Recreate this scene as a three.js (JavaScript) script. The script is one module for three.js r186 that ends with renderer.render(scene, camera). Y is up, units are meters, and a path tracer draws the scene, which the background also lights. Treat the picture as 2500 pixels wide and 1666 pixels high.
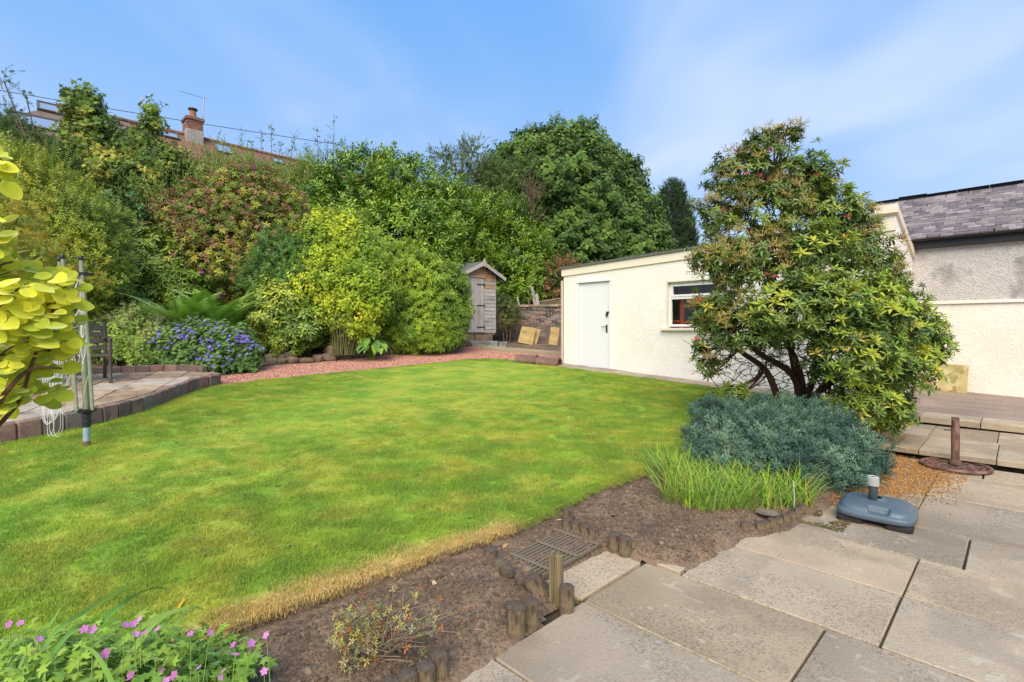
import * as THREE from 'three';
import { mergeGeometries } from 'three/addons/utils/BufferGeometryUtils.js';
import { ImprovedNoise } from 'three/addons/math/ImprovedNoise.js';

// ------------------------------------------------------------------ camera, sky, sun, exposure
// World: +X runs to the near right along the house walls, -Z to the far right, y up, metres.
const scene = new THREE.Scene();
const EYE = 1.37;
const camera = new THREE.PerspectiveCamera(67.65, 1024 / 682, 0.05, 900);
camera.position.set(0, EYE, 0);
camera.lookAt(-10, EYE, -10);
camera.setViewOffset(1024, 682, 0, 11.5, 1024, 682);

const renderer = new THREE.WebGLRenderer({ antialias: true });
renderer.setSize(1024, 682);
renderer.toneMapping = THREE.LinearToneMapping;
renderer.toneMappingExposure = 1.2;
renderer.shadowMap.enabled = true;

const SUN_DIR = new THREE.Vector3(0.56, 0.92, 0.78).normalize();
const sun = new THREE.DirectionalLight(new THREE.Color().setRGB(1.0, 0.885, 0.70), 4.5);
sun.position.copy(SUN_DIR).multiplyScalar(60).add(new THREE.Vector3(-6, 0, -6));
sun.target.position.set(-6, 0, -6);
sun.castShadow = true; sun.shadow.radius = 95; sun.shadow.mapSize.set(2048, 2048);
Object.assign(sun.shadow.camera, { left: -35, right: 35, top: 35, bottom: -35, near: 1, far: 140 });
scene.add(sun, sun.target);

// ------------------------------------------------------------------ seeded noise
function mulberry(a) { return () => { a |= 0; a = a + 0x6D2B79F5 | 0; let t = Math.imul(a ^ a >>> 15, 1 | a); t = t + Math.imul(t ^ t >>> 7, 61 | t) ^ t; return ((t ^ t >>> 14) >>> 0) / 4294967296; }; }
let R = mulberry(11);
const rr = (a, b) => a + (b - a) * R();
const seed = n => { R = mulberry(n); };
const clamp = (x, a = 0, b = 1) => Math.min(b, Math.max(a, x));
const mix = (a, b, t) => a + (b - a) * t;
const sstep = (a, b, x) => { const t = clamp((x - a) / (b - a)); return t * t * (3 - 2 * t); };
const mix3 = (a, b, t) => [mix(a[0], b[0], t), mix(a[1], b[1], t), mix(a[2], b[2], t)];
const TAB = new Float32Array(65536), TX = new Uint32Array(2048), TY = new Uint32Array(2048); { const r = mulberry(3); for (let i = 0; i < 65536; i++) TAB[i] = r(); for (let i = 0; i < 2048; i++) { TX[i] = r() * 65536; TY[i] = r() * 65536; } }
const h2 = (ix, iy, s) => TAB[TX[(ix + s * 37) & 2047] ^ TY[(iy + s * 101) & 2047]];
function vn(x, y, s = 0, p = 0) {
  let ix = Math.floor(x), iy = Math.floor(y); const fx = x - ix, fy = y - iy;
  let jx = ix + 1, jy = iy + 1;
  if (p) { ix = ((ix % p) + p) % p; jx = ((jx % p) + p) % p; iy = ((iy % p) + p) % p; jy = ((jy % p) + p) % p; }
  const u = fx * fx * (3 - 2 * fx), v = fy * fy * (3 - 2 * fy);
  return mix(mix(h2(ix, iy, s), h2(jx, iy, s), u), mix(h2(ix, jy, s), h2(jx, jy, s), u), v);
}
function fbm(x, y, oct = 4, s = 0, p = 0) { let a = 0.5, t = 0, n = 0; for (let i = 0; i < oct; i++) { t += a * vn(x, y, s + i * 7, p); n += a; a *= 0.5; x *= 2; y *= 2; p *= 2; } return t / n; }
const n3 = new ImprovedNoise();

// ------------------------------------------------------------------ the sky: blue air with thin streaks of cirrus
{
  const w = 1024, h = 512, d = new Float32Array(w * h * 4);
  for (let j = 0; j < h; j++) {
    const el = ((j + 0.5) / h - 0.5) * Math.PI, sy = Math.sin(el), cy = Math.cos(el);
    for (let i = 0; i < w; i++) {
      const az = ((i + 0.5) / w - 0.5) * 2 * Math.PI, x = Math.cos(az) * cy, z = Math.sin(az) * cy;
      const t = clamp(sy), k = Math.pow(1 - t, 2.6);
      let r = mix(0.12, 0.72, k), g = mix(0.395, 0.875, k), b = mix(0.92, 1.06, k);
      if (sy > -0.02) {
        const q = 1 / (Math.max(sy, 0) + 0.22), px = x * q, pz = z * q;
        const wob = fbm(px * 0.8 + 5, pz * 0.8 + 9, 3, 3);
        const a1 = px * 0.80 + pz * 0.60, a2 = -px * 0.60 + pz * 0.80;
        let c = fbm(a1 * 0.8 + wob * 1.4 + 1.3, a2 * 1.35 + wob * 2.0 + 8.1, 5, 21);
        c = sstep(0.44, 0.84, c) * 0.6;
        let c2 = fbm(a1 * 0.45 + 31, a2 * 0.9 + 7 + wob, 3, 40);
        c = clamp(c + sstep(0.5, 0.8, c2) * 0.2) * sstep(-0.02, 0.10, sy);
        r = mix(r, 0.82, c); g = mix(g, 0.91, c); b = mix(b, 1.06, c);
      } else { r = mix(r, 0.20, 0.7); g = mix(g, 0.22, 0.7); b = mix(b, 0.20, 0.7); }
      const o = (j * w + i) * 4; d[o] = r * 0.86; d[o + 1] = g * 0.86; d[o + 2] = b * 0.86; d[o + 3] = 1;
    }
  }
  const sky = new THREE.DataTexture(d, w, h, THREE.RGBAFormat, THREE.FloatType);
  sky.mapping = THREE.EquirectangularReflectionMapping; sky.magFilter = THREE.LinearFilter; sky.minFilter = THREE.LinearFilter; sky.wrapS = THREE.RepeatWrapping; sky.needsUpdate = true;
  scene.background = sky; scene.environment = sky;
}

// ------------------------------------------------------------------ helpers
const V3 = THREE.Vector3, S2 = Math.SQRT1_2, FP = 1243;
const v3 = (x, y, z) => new V3(x, y, z);
const at = (px, py, D) => { const l = (px - 1250) / FP * D; return v3(S2 * (l - D), EYE + (805 - py) / FP * D, S2 * (-l - D)); };
const H = (x, z) => { const X = clamp(x, -40, 20), Z = clamp(z, -40, 20); return -0.143 - 0.05 * X - 0.03 * Z + 0.035 * clamp(-(X + Z) * S2 - 12, 0, 12); };
const bank = (x, z) => H(x, z) + (0.16 + 0.17 * clamp(-11.9 - x, 0, 9)) * sstep(-11.75, -12.0, x) * sstep(-10.4, -9.4, z);
function onG(px, py, h = H) {
  let a = 0.6, b = 60; const f = D => { const p = at(px, py, D); return p.y - h(p.x, p.z); };
  for (let i = 0; i < 60; i++) { const m = (a + b) / 2; if (f(m) > 0) a = m; else b = m; }
  const p = at(px, py, a); p.y = h(p.x, p.z); return p;
}
const used = {};
function numbered(n) { const k = used[n] = (used[n] ?? -1) + 1; return k ? n + '_' + String(k).padStart(3, '0') : n; }
function tag(o, label, category, group) { o.userData.label = label; o.userData.category = category; if (group) o.userData.group = group; return o; }
function thing(name, label, category, pos, group, turn = 0) { const o = new THREE.Group(); o.name = numbered(name); if (pos) o.position.copy(pos); o.rotation.y = turn; scene.add(o); return tag(o, label, category, group); }
function mesh(name, geo, mat, parent) { const m = new THREE.Mesh(geo, mat); m.name = parent ? name : numbered(name); m.castShadow = m.receiveShadow = true; (parent || scene).add(m); return m; }
function structure(name) { const o = new THREE.Group(); o.name = numbered(name); o.userData.kind = 'structure'; scene.add(o); return o; }
function structMesh(name, geo, mat) { const m = mesh(name, geo, mat); m.userData.kind = 'structure'; return m; }
const col = (r, g, b) => new THREE.Color().setRGB(r, g, b);

const SR = new Uint8Array(4097); for (let i = 0; i <= 4096; i++) { const c = i / 4096; SR[i] = Math.round(255 * (c <= 0.0031308 ? 12.92 * c : 1.055 * Math.pow(c, 1 / 2.4) - 0.055)); }
function tex(w, h, fn, metres) {            // fn(u, v) gives a linear colour; tiles over [metres] square
  const d = new Uint8Array(w * h * 4);
  for (let j = 0; j < h; j++) for (let i = 0; i < w; i++) { const c = fn((i + 0.5) / w, (j + 0.5) / h), o = (j * w + i) * 4; for (let k = 0; k < 3; k++) d[o + k] = SR[Math.round(clamp(c[k]) * 4096)]; d[o + 3] = 255; }
  const t = new THREE.DataTexture(d, w, h); t.colorSpace = THREE.SRGBColorSpace; return finish(t, metres);
}
function bumpTex(w, h, fn, metres) {
  const d = new Uint8Array(w * h * 4);
  for (let j = 0; j < h; j++) for (let i = 0; i < w; i++) { const c = Math.round(255 * clamp(fn((i + 0.5) / w, (j + 0.5) / h))), o = (j * w + i) * 4; d[o] = d[o + 1] = d[o + 2] = c; d[o + 3] = 255; }
  return finish(new THREE.DataTexture(d, w, h), metres);
}
function finish(t, metres) {
  t.wrapS = t.wrapT = THREE.RepeatWrapping; t.magFilter = THREE.LinearFilter; t.minFilter = THREE.LinearMipmapLinearFilter; t.generateMipmaps = true;
  if (metres) { const [a, b] = Array.isArray(metres) ? metres : [metres, metres]; t.repeat.set(1 / a, 1 / b); }
  t.needsUpdate = true; return t;
}
const std = o => new THREE.MeshStandardMaterial({ roughness: 0.9, side: THREE.DoubleSide, ...o });

class GB {                                  // triangle soup with flat normals and metric uv
  constructor() { this.p = []; }
  tri(a, b, c) { this.p.push(a.x, a.y, a.z, b.x, b.y, b.z, c.x, c.y, c.z); return this; }
  quad(a, b, c, d) { return this.tri(a, b, c).tri(a, c, d); }
  geo(ou = 0, ov = 0) { const g = new THREE.BufferGeometry(); g.setAttribute('position', new THREE.Float32BufferAttribute(this.p, 3)); g.computeVertexNormals(); return boxUV(g, ou, ov); }
}
function boxUV(g, ou = 0, ov = 0, swap = false) {
  if (g.index) g = g.toNonIndexed();
  const p = g.attributes.position, uv = new Float32Array(p.count * 2);
  for (let i = 0; i < p.count; i += 3) {
    const ax = p.getX(i + 1) - p.getX(i), ay = p.getY(i + 1) - p.getY(i), az = p.getZ(i + 1) - p.getZ(i), bx = p.getX(i + 2) - p.getX(i), by = p.getY(i + 2) - p.getY(i), bz = p.getZ(i + 2) - p.getZ(i);
    const nx = Math.abs(ay * bz - az * by), ny = Math.abs(az * bx - ax * bz), nz = Math.abs(ax * by - ay * bx);
    for (let k = 0; k < 3; k++) {
      const x = p.getX(i + k), y = p.getY(i + k), z = p.getZ(i + k); let u, v;
      if (ny >= nx && ny >= nz) { u = x; v = z; } else if (nx >= nz) { u = z; v = y; } else { u = x; v = y; }
      uv[(i + k) * 2] = (swap ? v : u) + ou; uv[(i + k) * 2 + 1] = (swap ? u : v) + ov;
    }
  }
  g.setAttribute('uv', new THREE.BufferAttribute(uv, 2)); if (!g.attributes.normal) g.computeVertexNormals(); return g;
}
function cbox(w, h, d, c = 0.006, ou = 0, ov = 0, swap = false, jit = 0) {   // box on y=0 with chamfered top and upright edges
  const g = new GB(), X = w / 2, Z = d / 2, J = () => jit ? rr(-jit, jit) : 0;
  const ring = (x, y, z) => [v3(-x + c, y, z), v3(x - c, y, z), v3(x, y, z - c), v3(x, y, -z + c), v3(x - c, y, -z), v3(-x + c, y, -z), v3(-x, y, -z + c), v3(-x, y, z - c)];
  const a = ring(X, 0, Z), b = ring(X, h - c, Z), t = ring(X - c, h, Z - c);
  if (jit) for (let i = 0; i < 8; i++) { const q = v3(J(), J(), J()); b[i].add(q); t[i].add(q); }
  for (let i = 0; i < 8; i++) { const j = (i + 1) % 8; g.quad(a[i], a[j], b[j], b[i]); g.quad(b[i], b[j], t[j], t[i]); }
  for (let i = 1; i < 7; i++) { g.tri(t[0], t[i], t[i + 1]); g.tri(a[0], a[i + 1], a[i]); }
  return boxUV(g.geo(), ou, ov, swap);
}
function block(x0, x1, y0, y1, z0, z1, c = 0.004, swap = false) { const g = cbox(x1 - x0, y1 - y0, z1 - z0, c, 0, 0, swap); g.translate((x0 + x1) / 2, y0, (z0 + z1) / 2); return boxUV(g, R(), R(), swap); }
function prism(pts, y0, y1) {               // upright slab of a convex or concave outline [x, z]
  const s = new THREE.Shape(pts.map(([x, z]) => new THREE.Vector2(x, -z)));
  const g = new THREE.ExtrudeGeometry(s, { depth: y1 - y0, bevelEnabled: false }); g.rotateX(-Math.PI / 2); g.translate(0, y0, 0); return boxUV(g);
}
function tube(pts, radii, seg = 7, cap = true) {      // tapered tube through points
  const P = pts.map(p => p.isVector3 ? p : v3(...p)), n = P.length, rad = i => Array.isArray(radii) ? (radii.length === n ? radii[i] : mix(radii[0], radii[1], i / (n - 1))) : radii;
  const pos = [], uv = [], idx = []; let side = null, len = 0;
  for (let i = 0; i < n; i++) {
    const t = P[Math.min(n - 1, i + 1)].clone().sub(P[Math.max(0, i - 1)]).normalize();
    if (!side) side = (Math.abs(t.y) < 0.9 ? v3(0, 1, 0) : v3(1, 0, 0)).cross(t).normalize(); else side.sub(t.clone().multiplyScalar(side.dot(t))).normalize();
    const up = t.clone().cross(side); if (i) len += P[i].distanceTo(P[i - 1]);
    for (let k = 0; k <= seg; k++) { const a = k / seg * 2 * Math.PI, r = rad(i), c = Math.cos(a) * r, s = Math.sin(a) * r; pos.push(P[i].x + side.x * c + up.x * s, P[i].y + side.y * c + up.y * s, P[i].z + side.z * c + up.z * s); uv.push(k / seg * 2 * Math.PI * Math.max(r, 0.01), len); }
  }
  for (let i = 0; i < n - 1; i++) for (let k = 0; k < seg; k++) { const a = i * (seg + 1) + k, b = a + seg + 1; idx.push(a, a + 1, b, b, a + 1, b + 1); }
  if (cap) for (const i of [0, n - 1]) { const c = pos.length / 3; pos.push(P[i].x, P[i].y, P[i].z); uv.push(0, 0); for (let k = 0; k < seg; k++) { const a = i * (seg + 1) + k; idx.push(c, i ? a : a + 1, i ? a + 1 : a); } }
  const g = new THREE.BufferGeometry(); g.setAttribute('position', new THREE.Float32BufferAttribute(pos, 3)); g.setAttribute('uv', new THREE.Float32BufferAttribute(uv, 2)); g.setIndex(idx); g.computeVertexNormals(); return g;
}
const merge = a => mergeGeometries(a.map(g => { const q = g.index ? g.toNonIndexed() : g; for (const k of Object.keys(q.attributes)) if (!['position', 'normal', 'uv', 'color'].includes(k)) q.deleteAttribute(k); return q; }));
function curve(pts, n) { return new THREE.CatmullRomCurve3(pts).getPoints(n); }
function inPoly(x, z, P) { let c = false; for (let i = 0, j = P.length - 1; i < P.length; j = i++) { const [xi, zi] = P[i], [xj, zj] = P[j]; if ((zi > z) !== (zj > z) && x < (xj - xi) * (z - zi) / (zj - zi) + xi) c = !c; } return c; }
function edgeDist(x, z, P) { let m = 1e9; for (let i = 0, j = P.length - 1; i < P.length; j = i++) { const [ax, az] = P[j], [bx, bz] = P[i], dx = bx - ax, dz = bz - az, t = clamp(((x - ax) * dx + (z - az) * dz) / (dx * dx + dz * dz || 1)); m = Math.min(m, Math.hypot(x - ax - dx * t, z - az - dz * t)); } return m; }
const XZ = p => [p.x, p.z];
const Q = new THREE.Quaternion(), M4 = new THREE.Matrix4(), UP = v3(0, 1, 0);
function instances(name, geo, mat, list, parent, stuff = true) {      // list of {p, q, s, c}
  const m = new THREE.InstancedMesh(geo, mat, list.length); m.name = parent ? name : numbered(name); const sc = v3(1, 1, 1), c = new THREE.Color();
  list.forEach((o, i) => { if (Array.isArray(o.s)) sc.set(...o.s); else sc.set(o.s, o.s, o.s); m.setMatrixAt(i, M4.compose(o.p, o.q, sc)); if (o.c) m.setColorAt(i, c.setRGB(...o.c)); });
  m.castShadow = m.receiveShadow = true; if (stuff) m.userData.kind = 'stuff'; (parent || scene).add(m); return m;
}
const turnTo = (axis, spin = R() * 6.283) => new THREE.Quaternion().setFromUnitVectors(UP, axis).multiply(new THREE.Quaternion().setFromAxisAngle(UP, spin));
const yaw = a => new THREE.Quaternion().setFromAxisAngle(UP, a);
// ------------------------------------------------------------------ materials of the setting
const concreteTex = s => tex(1024, 1024, (u, v) => {
  const big = fbm(u * 3, v * 3, 4, s, 3), st = fbm(u * 2 + 0.3, v * 7, 3, s + 3, 0), fine = vn(u * 330, v * 330, s + 5, 330), mid = vn(u * 170, v * 170, s + 9, 170), g2 = vn(u * 420, v * 420, s + 2, 420);
  let c = mix3([0.315, 0.245, 0.165], [0.43, 0.34, 0.24], sstep(0.25, 0.75, big));
  const wear = sstep(0.32, 0.62, fbm(u * 5, v * 5, 3, s + 30, 5));
  const sp = sstep(0.50, 0.72, fine * 0.6 + mid * 0.4) * (0.25 + 0.75 * wear);
  c = mix3(c, [0.125, 0.105, 0.083], sp * 0.62);
  c = mix3(c, [0.46, 0.41, 0.34], sstep(0.72, 0.92, g2) * 0.4);
  c = mix3(c, [0.50, 0.44, 0.33], sstep(0.80, 0.88, vn(u * 41, v * 41, s + 61, 41)) * sstep(0.45, 0.6, fbm(u * 3 + 1, v * 3, 2, s + 64, 3)) * 0.55);
  const stain = sstep(0.60, 0.78, fbm(u * 4 + 9, v * 4 + 3, 4, s + 50, 4)); c = mix3(c, [0.19, 0.15, 0.11], stain * 0.35);
  return c;
}, 1.55);
const slabBump = bumpTex(1024, 1024, (u, v) => 0.55 * vn(u * 330, v * 330, 5, 330) + 0.3 * vn(u * 170, v * 170, 8, 170) + 0.3 * fbm(u * 12, v * 12, 3, 4, 12), 1.55);
const slabTexA = concreteTex(1), slabTexB = concreteTex(77);
const slabMats = [[1, 1, 1], [0.86, 0.86, 0.87], [1.1, 1.06, 1.0], [0.94, 0.91, 0.85], [1.03, 1.02, 1.0]].map((c, i) => std({ map: i % 2 ? slabTexA : slabTexB, color: col(...c), bumpMap: slabBump, bumpScale: 0.0022, roughness: 0.93 }));
const soilTex = tex(1024, 1024, (u, v) => {
  const a = fbm(u * 9, v * 9, 5, 4, 9), f = vn(u * 160, v * 160, 3, 160), g = vn(u * 70, v * 70, 12, 70);
  let c = mix3([0.075, 0.048, 0.029], [0.225, 0.15, 0.095], sstep(0.25, 0.75, a * 0.55 + f * 0.25 + g * 0.2));
  return mix3(c, [0.26, 0.2, 0.15], sstep(0.86, 0.95, vn(u * 240, v * 240, 31, 240)));
}, 1.2);
const soilBump = bumpTex(1024, 1024, (u, v) => fbm(u * 30, v * 30, 5, 14, 30), 1.2);
const soilMat = std({ map: soilTex, bumpMap: soilBump, bumpScale: 0.02, roughness: 1 });
const beddingMat = std({ map: tex(512, 512, (u, v) => { const a = fbm(u * 20, v * 20, 4, 6, 20), m = sstep(0.52, 0.7, fbm(u * 5, v * 5, 4, 9, 5)); return mix3(mix3([0.02, 0.016, 0.012], [0.085, 0.06, 0.036], a), [0.10, 0.085, 0.028], m * 0.6); }, 1.4), roughness: 1 });
const tarTex = tex(1024, 1024, (u, v) => {
  const b = fbm(u * 4, v * 4, 5, 71, 4), f = vn(u * 230, v * 230, 72, 230), st = fbm(u * 3, v * 18, 3, 73, 3);
  let c = mix3([0.205, 0.155, 0.125], [0.315, 0.245, 0.20], sstep(0.25, 0.75, b * 0.6 + st * 0.4)); c = mix3(c, [0.09, 0.07, 0.06], sstep(0.7, 0.85, f) * 0.6); return mix3(c, [0.42, 0.34, 0.28], sstep(0.15, 0.04, f) * 0.6);
}, 2.2);
const tarMat = std({ map: tarTex, bumpMap: slabBump, bumpScale: 0.003 });
const stoneTex = (a, b, dk, s) => tex(512, 512, (u, v) => { const n = fbm(u * 5, v * 5, 5, s, 5), l = fbm(u * 3, v * 12, 3, s + 4, 3), f = vn(u * 120, v * 120, s + 8, 120); let c = mix3(a, b, sstep(0.25, 0.75, n * 0.6 + l * 0.4)); c = mix3(c, dk, sstep(0.58, 0.75, fbm(u * 8, v * 8, 4, s + 20, 8)) * 0.7); return c.map(q => q * (0.8 + 0.4 * f)); }, 1.1);
const stoneBump = bumpTex(512, 512, (u, v) => 0.7 * fbm(u * 10, v * 10, 5, 91, 10) + 0.3 * vn(u * 90, v * 90, 92, 90), 1.1);
const sandA = std({ map: stoneTex([0.30, 0.21, 0.13], [0.45, 0.34, 0.23], [0.16, 0.105, 0.065], 101), bumpMap: stoneBump, bumpScale: 0.008 });
const sandB = std({ map: stoneTex([0.24, 0.15, 0.085], [0.36, 0.24, 0.15], [0.09, 0.06, 0.045], 121), bumpMap: stoneBump, bumpScale: 0.008 });
const sandC = std({ map: stoneTex([0.34, 0.28, 0.215], [0.46, 0.385, 0.30], [0.2, 0.15, 0.11], 141), bumpMap: stoneBump, bumpScale: 0.008 });
const rockMats = [[0.75, 0.68, 0.58], [0.9, 0.85, 0.78], [0.62, 0.5, 0.42], [0.55, 0.55, 0.5]].map(c => std({ map: sandC.map, color: col(...c), bumpMap: stoneBump, bumpScale: 0.015 }));

// ------------------------------------------------------------------ ground sheet, out to the horizon
{
  const axis = []; for (let i = -46; i <= 46; i++) { const t = i / 46; axis.push(Math.sign(t) * (Math.abs(t) * 22 + Math.pow(Math.abs(t), 5) * 380)); }
  const n = axis.length, pos = [], idx = [];
  const G = (x, z) => {
    let y = bank(x, z) - 0.06;
    y = mix(y, -0.16, sstep(-2.9, -2.6, x)); if (x > -2.9 && z < -7) y = mix(y, 0.0, sstep(-7, -9, z));
    return y;
  };
  for (const z0 of axis) for (const x0 of axis) { const x = x0 - 8, z = z0 - 6; pos.push(x, G(x, z), z); }
  for (let j = 0; j < n - 1; j++) for (let i = 0; i < n - 1; i++) { const a = j * n + i; idx.push(a, a + n, a + 1, a + 1, a + n, a + n + 1); }
  const g = new THREE.BufferGeometry(); g.setAttribute('position', new THREE.Float32BufferAttribute(pos, 3)); g.setIndex(idx); g.computeVertexNormals();
  const uv = []; for (let i = 0; i < pos.length; i += 3) uv.push(pos[i], pos[i + 2]); g.setAttribute('uv', new THREE.Float32BufferAttribute(uv, 2));
  structMesh('ground', g, soilMat);
}

// ------------------------------------------------------------------ lawn
const LAWN = [[-2.52, 5], [-2.52, -0.4], [-2.58, -0.85], [-2.50, -1.6], [-2.42, -2.3], [-2.40, -2.8], [-2.46, -3.4], [-2.40, -4.0], [-2.42, -4.6], [-2.42, -5.6], [-2.7, -6.6], [-2.9, -9.08], [-8.5, -9.08], [-9.1, -9.0], [-9.55, -8.75], [-9.78, -8.3], [-9.86, -7.4], [-9.84, -5], [-9.8, -3.2], [-9.62, -2.52], [-9.38, -2.12], [-9.05, -1.9], [-8.7, -1.64], [-8.3, -1.38], [-7.98, -1.1], [-7.66, -0.72], [-7.45, -0.35], [-7.32, 0.02], [-7.25, 0.6], [-7.2, 5]];
const dryEdge = (x, z) => { if (x < -4) return 0; const ex = z > -0.85 ? -2.55 : mix(-2.58, -2.42, clamp((-0.85 - z) / 1.4)); const d = ex - x; return (1 - sstep(0.05, 0.14 + 0.16 * vn(z * 4, 3, 5), d)) * sstep(-2.55, -2.3, z) * sstep(-0.35, -0.6, z); };
function lawnColor(x, z, pick = 0.5) {
  const w = fbm(x * 0.7 + 3, z * 0.7, 3, 12), p = fbm((x - z) * 2.1 + w * 1.2, (x + z) * 3.4 + 7, 5, 33), q = fbm(x * 3.1, z * 3.1, 3, 52), r = fbm(x * 9, z * 9, 2, 63);
  const y = sstep(0.44, 0.74, p * 0.62 + q * 0.26 + r * 0.22);
  let c = mix3([0.195, 0.325, 0.018], [0.275, 0.40, 0.022], sstep(0.3, 0.7, q));
  c = mix3(c, [0.54, 0.43, 0.06], clamp(y * (0.2 + 0.8 * pick)) * 0.72);
  c = mix3(c, [0.15, 0.32, 0.016], sstep(0.58, 0.74, fbm(x * 3.3 + 40, z * 3.3 + 11, 4, 81)) * 0.5);
  return mix3(c, mix3([0.62, 0.43, 0.11], [0.72, 0.54, 0.22], r), dryEdge(x, z) * 0.95);
}
{
  const s = new THREE.Shape(LAWN.map(([x, z]) => new THREE.Vector2(x, -z))), g = new THREE.ShapeGeometry(s); g.rotateX(-Math.PI / 2);
  const p = g.attributes.position, uv = g.attributes.uv;
  for (let i = 0; i < p.count; i++) { p.setY(i, H(p.getX(i), p.getZ(i)) - 0.005); uv.setXY(i, (p.getX(i) + 10) / 8, (p.getZ(i) + 10) / 16); }
  g.computeVertexNormals();
  const edge = new GB(); LAWN.forEach(([ax, az], i) => { const [bx, bz] = LAWN[(i + 1) % LAWN.length], n = Math.max(1, Math.round(Math.hypot(bx - ax, bz - az) / 0.05)); for (let k = 0; k < n; k++) { const q = (t, y, o) => { const x = mix(ax, bx, t), z = mix(az, bz, t), w = o * (0.012 + 0.03 * vn(x * 14, z * 14, 6)); return v3(x + w, H(x, z) + y, z - w * 0.3); }, t0 = k / n, t1 = (k + 1) / n; edge.quad(q(t0, -0.09, 1), q(t1, -0.09, 1), q(t1, -0.006, 0), q(t0, -0.006, 0)); } });
  const t = tex(512, 1024, (u, v) => { const x = u * 8 - 10, z = v * 16 - 10, k = 0.62 + 0.5 * vn(x * 60, z * 60, 3); return lawnColor(x, z).map(c => c * k); });
  const lawn = structure('lawn'); mesh('turf', g, std({ map: t, roughness: 1 }), lawn); mesh('cut_edge', edge.geo(), soilMat, lawn);
}
const leafy = o => new THREE.MeshPhysicalMaterial({ color: 0xffffff, roughness: 1, transmission: 0.35, thickness: 0, side: THREE.DoubleSide, ...o });
const grassMat = leafy({ transmission: 0.3 });
{
  seed(5);
  const patch = (n, hgt) => { const g = new GB(); for (let i = 0; i < n; i++) { const a = R() * 6.283, r = Math.sqrt(R()) * 0.085, x = Math.cos(a) * r, z = Math.sin(a) * r, h = hgt * rr(0.55, 1.15), w = rr(0.0012, 0.0022), b = R() * 6.283, bx = Math.cos(b), bz = Math.sin(b), l = h * rr(0.15, 1.0), d = R() * 6.283, dx = Math.cos(d) * l, dz = Math.sin(d) * l;
    const A = v3(x - bx * w, 0, z - bz * w), B = v3(x + bx * w, 0, z + bz * w), C = v3(x + dx * 0.4 + bx * w * 0.8, h * 0.6, z + dz * 0.4 + bz * w * 0.8), Dd = v3(x + dx * 0.4 - bx * w * 0.8, h * 0.6, z + dz * 0.4 - bz * w * 0.8), T = v3(x + dx, h, z + dz); g.quad(A, B, C, Dd).tri(Dd, C, T); } return g.geo(); };
  const geos = [patch(95, 0.026), patch(95, 0.03), patch(110, 0.022)], lists = [[], [], []], straw = [];
  for (let i = 0; i < 16500; i++) {
    const x = rr(-9.9, -2.4), z = rr(-9.1, 1.2); if (!inPoly(x, z, LAWN)) continue;
    const D = -(x + z) * S2; if (D < 1.2) continue;
    const c = lawnColor(x + rr(-0.06, 0.06), z + rr(-0.06, 0.06), R()), k = rr(0.85, 1.2), dry = dryEdge(x, z);
    lists[i % 3].push({ p: v3(x, H(x, z) - 0.006, z), q: yaw(R() * 6.283), s: [1, rr(0.8, 1.25), 1], c: [c[0] * k, c[1] * k, c[2] * k] });
    if (dry > 0.5 && R() < 0.8) straw.push({ p: v3(x + rr(0, 0.05), H(x, z) - 0.004, z), q: new THREE.Quaternion().setFromUnitVectors(UP, v3(rr(-0.7, 0.9), 1, rr(-0.7, 0.7)).normalize()).multiply(yaw(R() * 6.283)), s: [1.0, rr(0.7, 1.3), 1.0], c: [rr(0.5, 0.75), rr(0.36, 0.54), rr(0.09, 0.22)] });
  }
  for (let z = 1; z > -9; z -= 0.035) {     // the ragged rim that leans over the cut edge
    const ex = LAWN.reduce((m, [px, pz], i) => { const [qx, qz] = LAWN[(i + 1) % LAWN.length]; if (px > -3.2 && qx > -3.2 && (pz - z) * (qz - z) <= 0 && pz !== qz) return mix(px, qx, (z - pz) / (qz - pz)); return m; }, -2.5);
    for (let k = 0; k < 3; k++) { const x = ex - rr(-0.02, 0.05), c = lawnColor(x - 0.03, z), d = dryEdge(x - 0.03, z); lists[k].push({ p: v3(x, H(x, z) - rr(0.004, 0.02), z), q: new THREE.Quaternion().setFromUnitVectors(UP, v3(rr(0, 0.6), 1, rr(-0.3, 0.3)).normalize()).multiply(yaw(R() * 6)), s: [0.6, rr(0.5, 0.95), 0.6], c: d > 0.4 ? [0.62, 0.45, 0.15] : c }); }
  }
  const gr = thing('lawn_grass', 'short mown lawn grass, patchy green and yellow, filling the garden', 'grass'); gr.userData.kind = 'stuff';
  geos.forEach((g, i) => instances('blades', g, grassMat, lists[i], gr));
  instances('dry_blades', patch(60, 0.016), grassMat, straw, gr);
}

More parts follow.
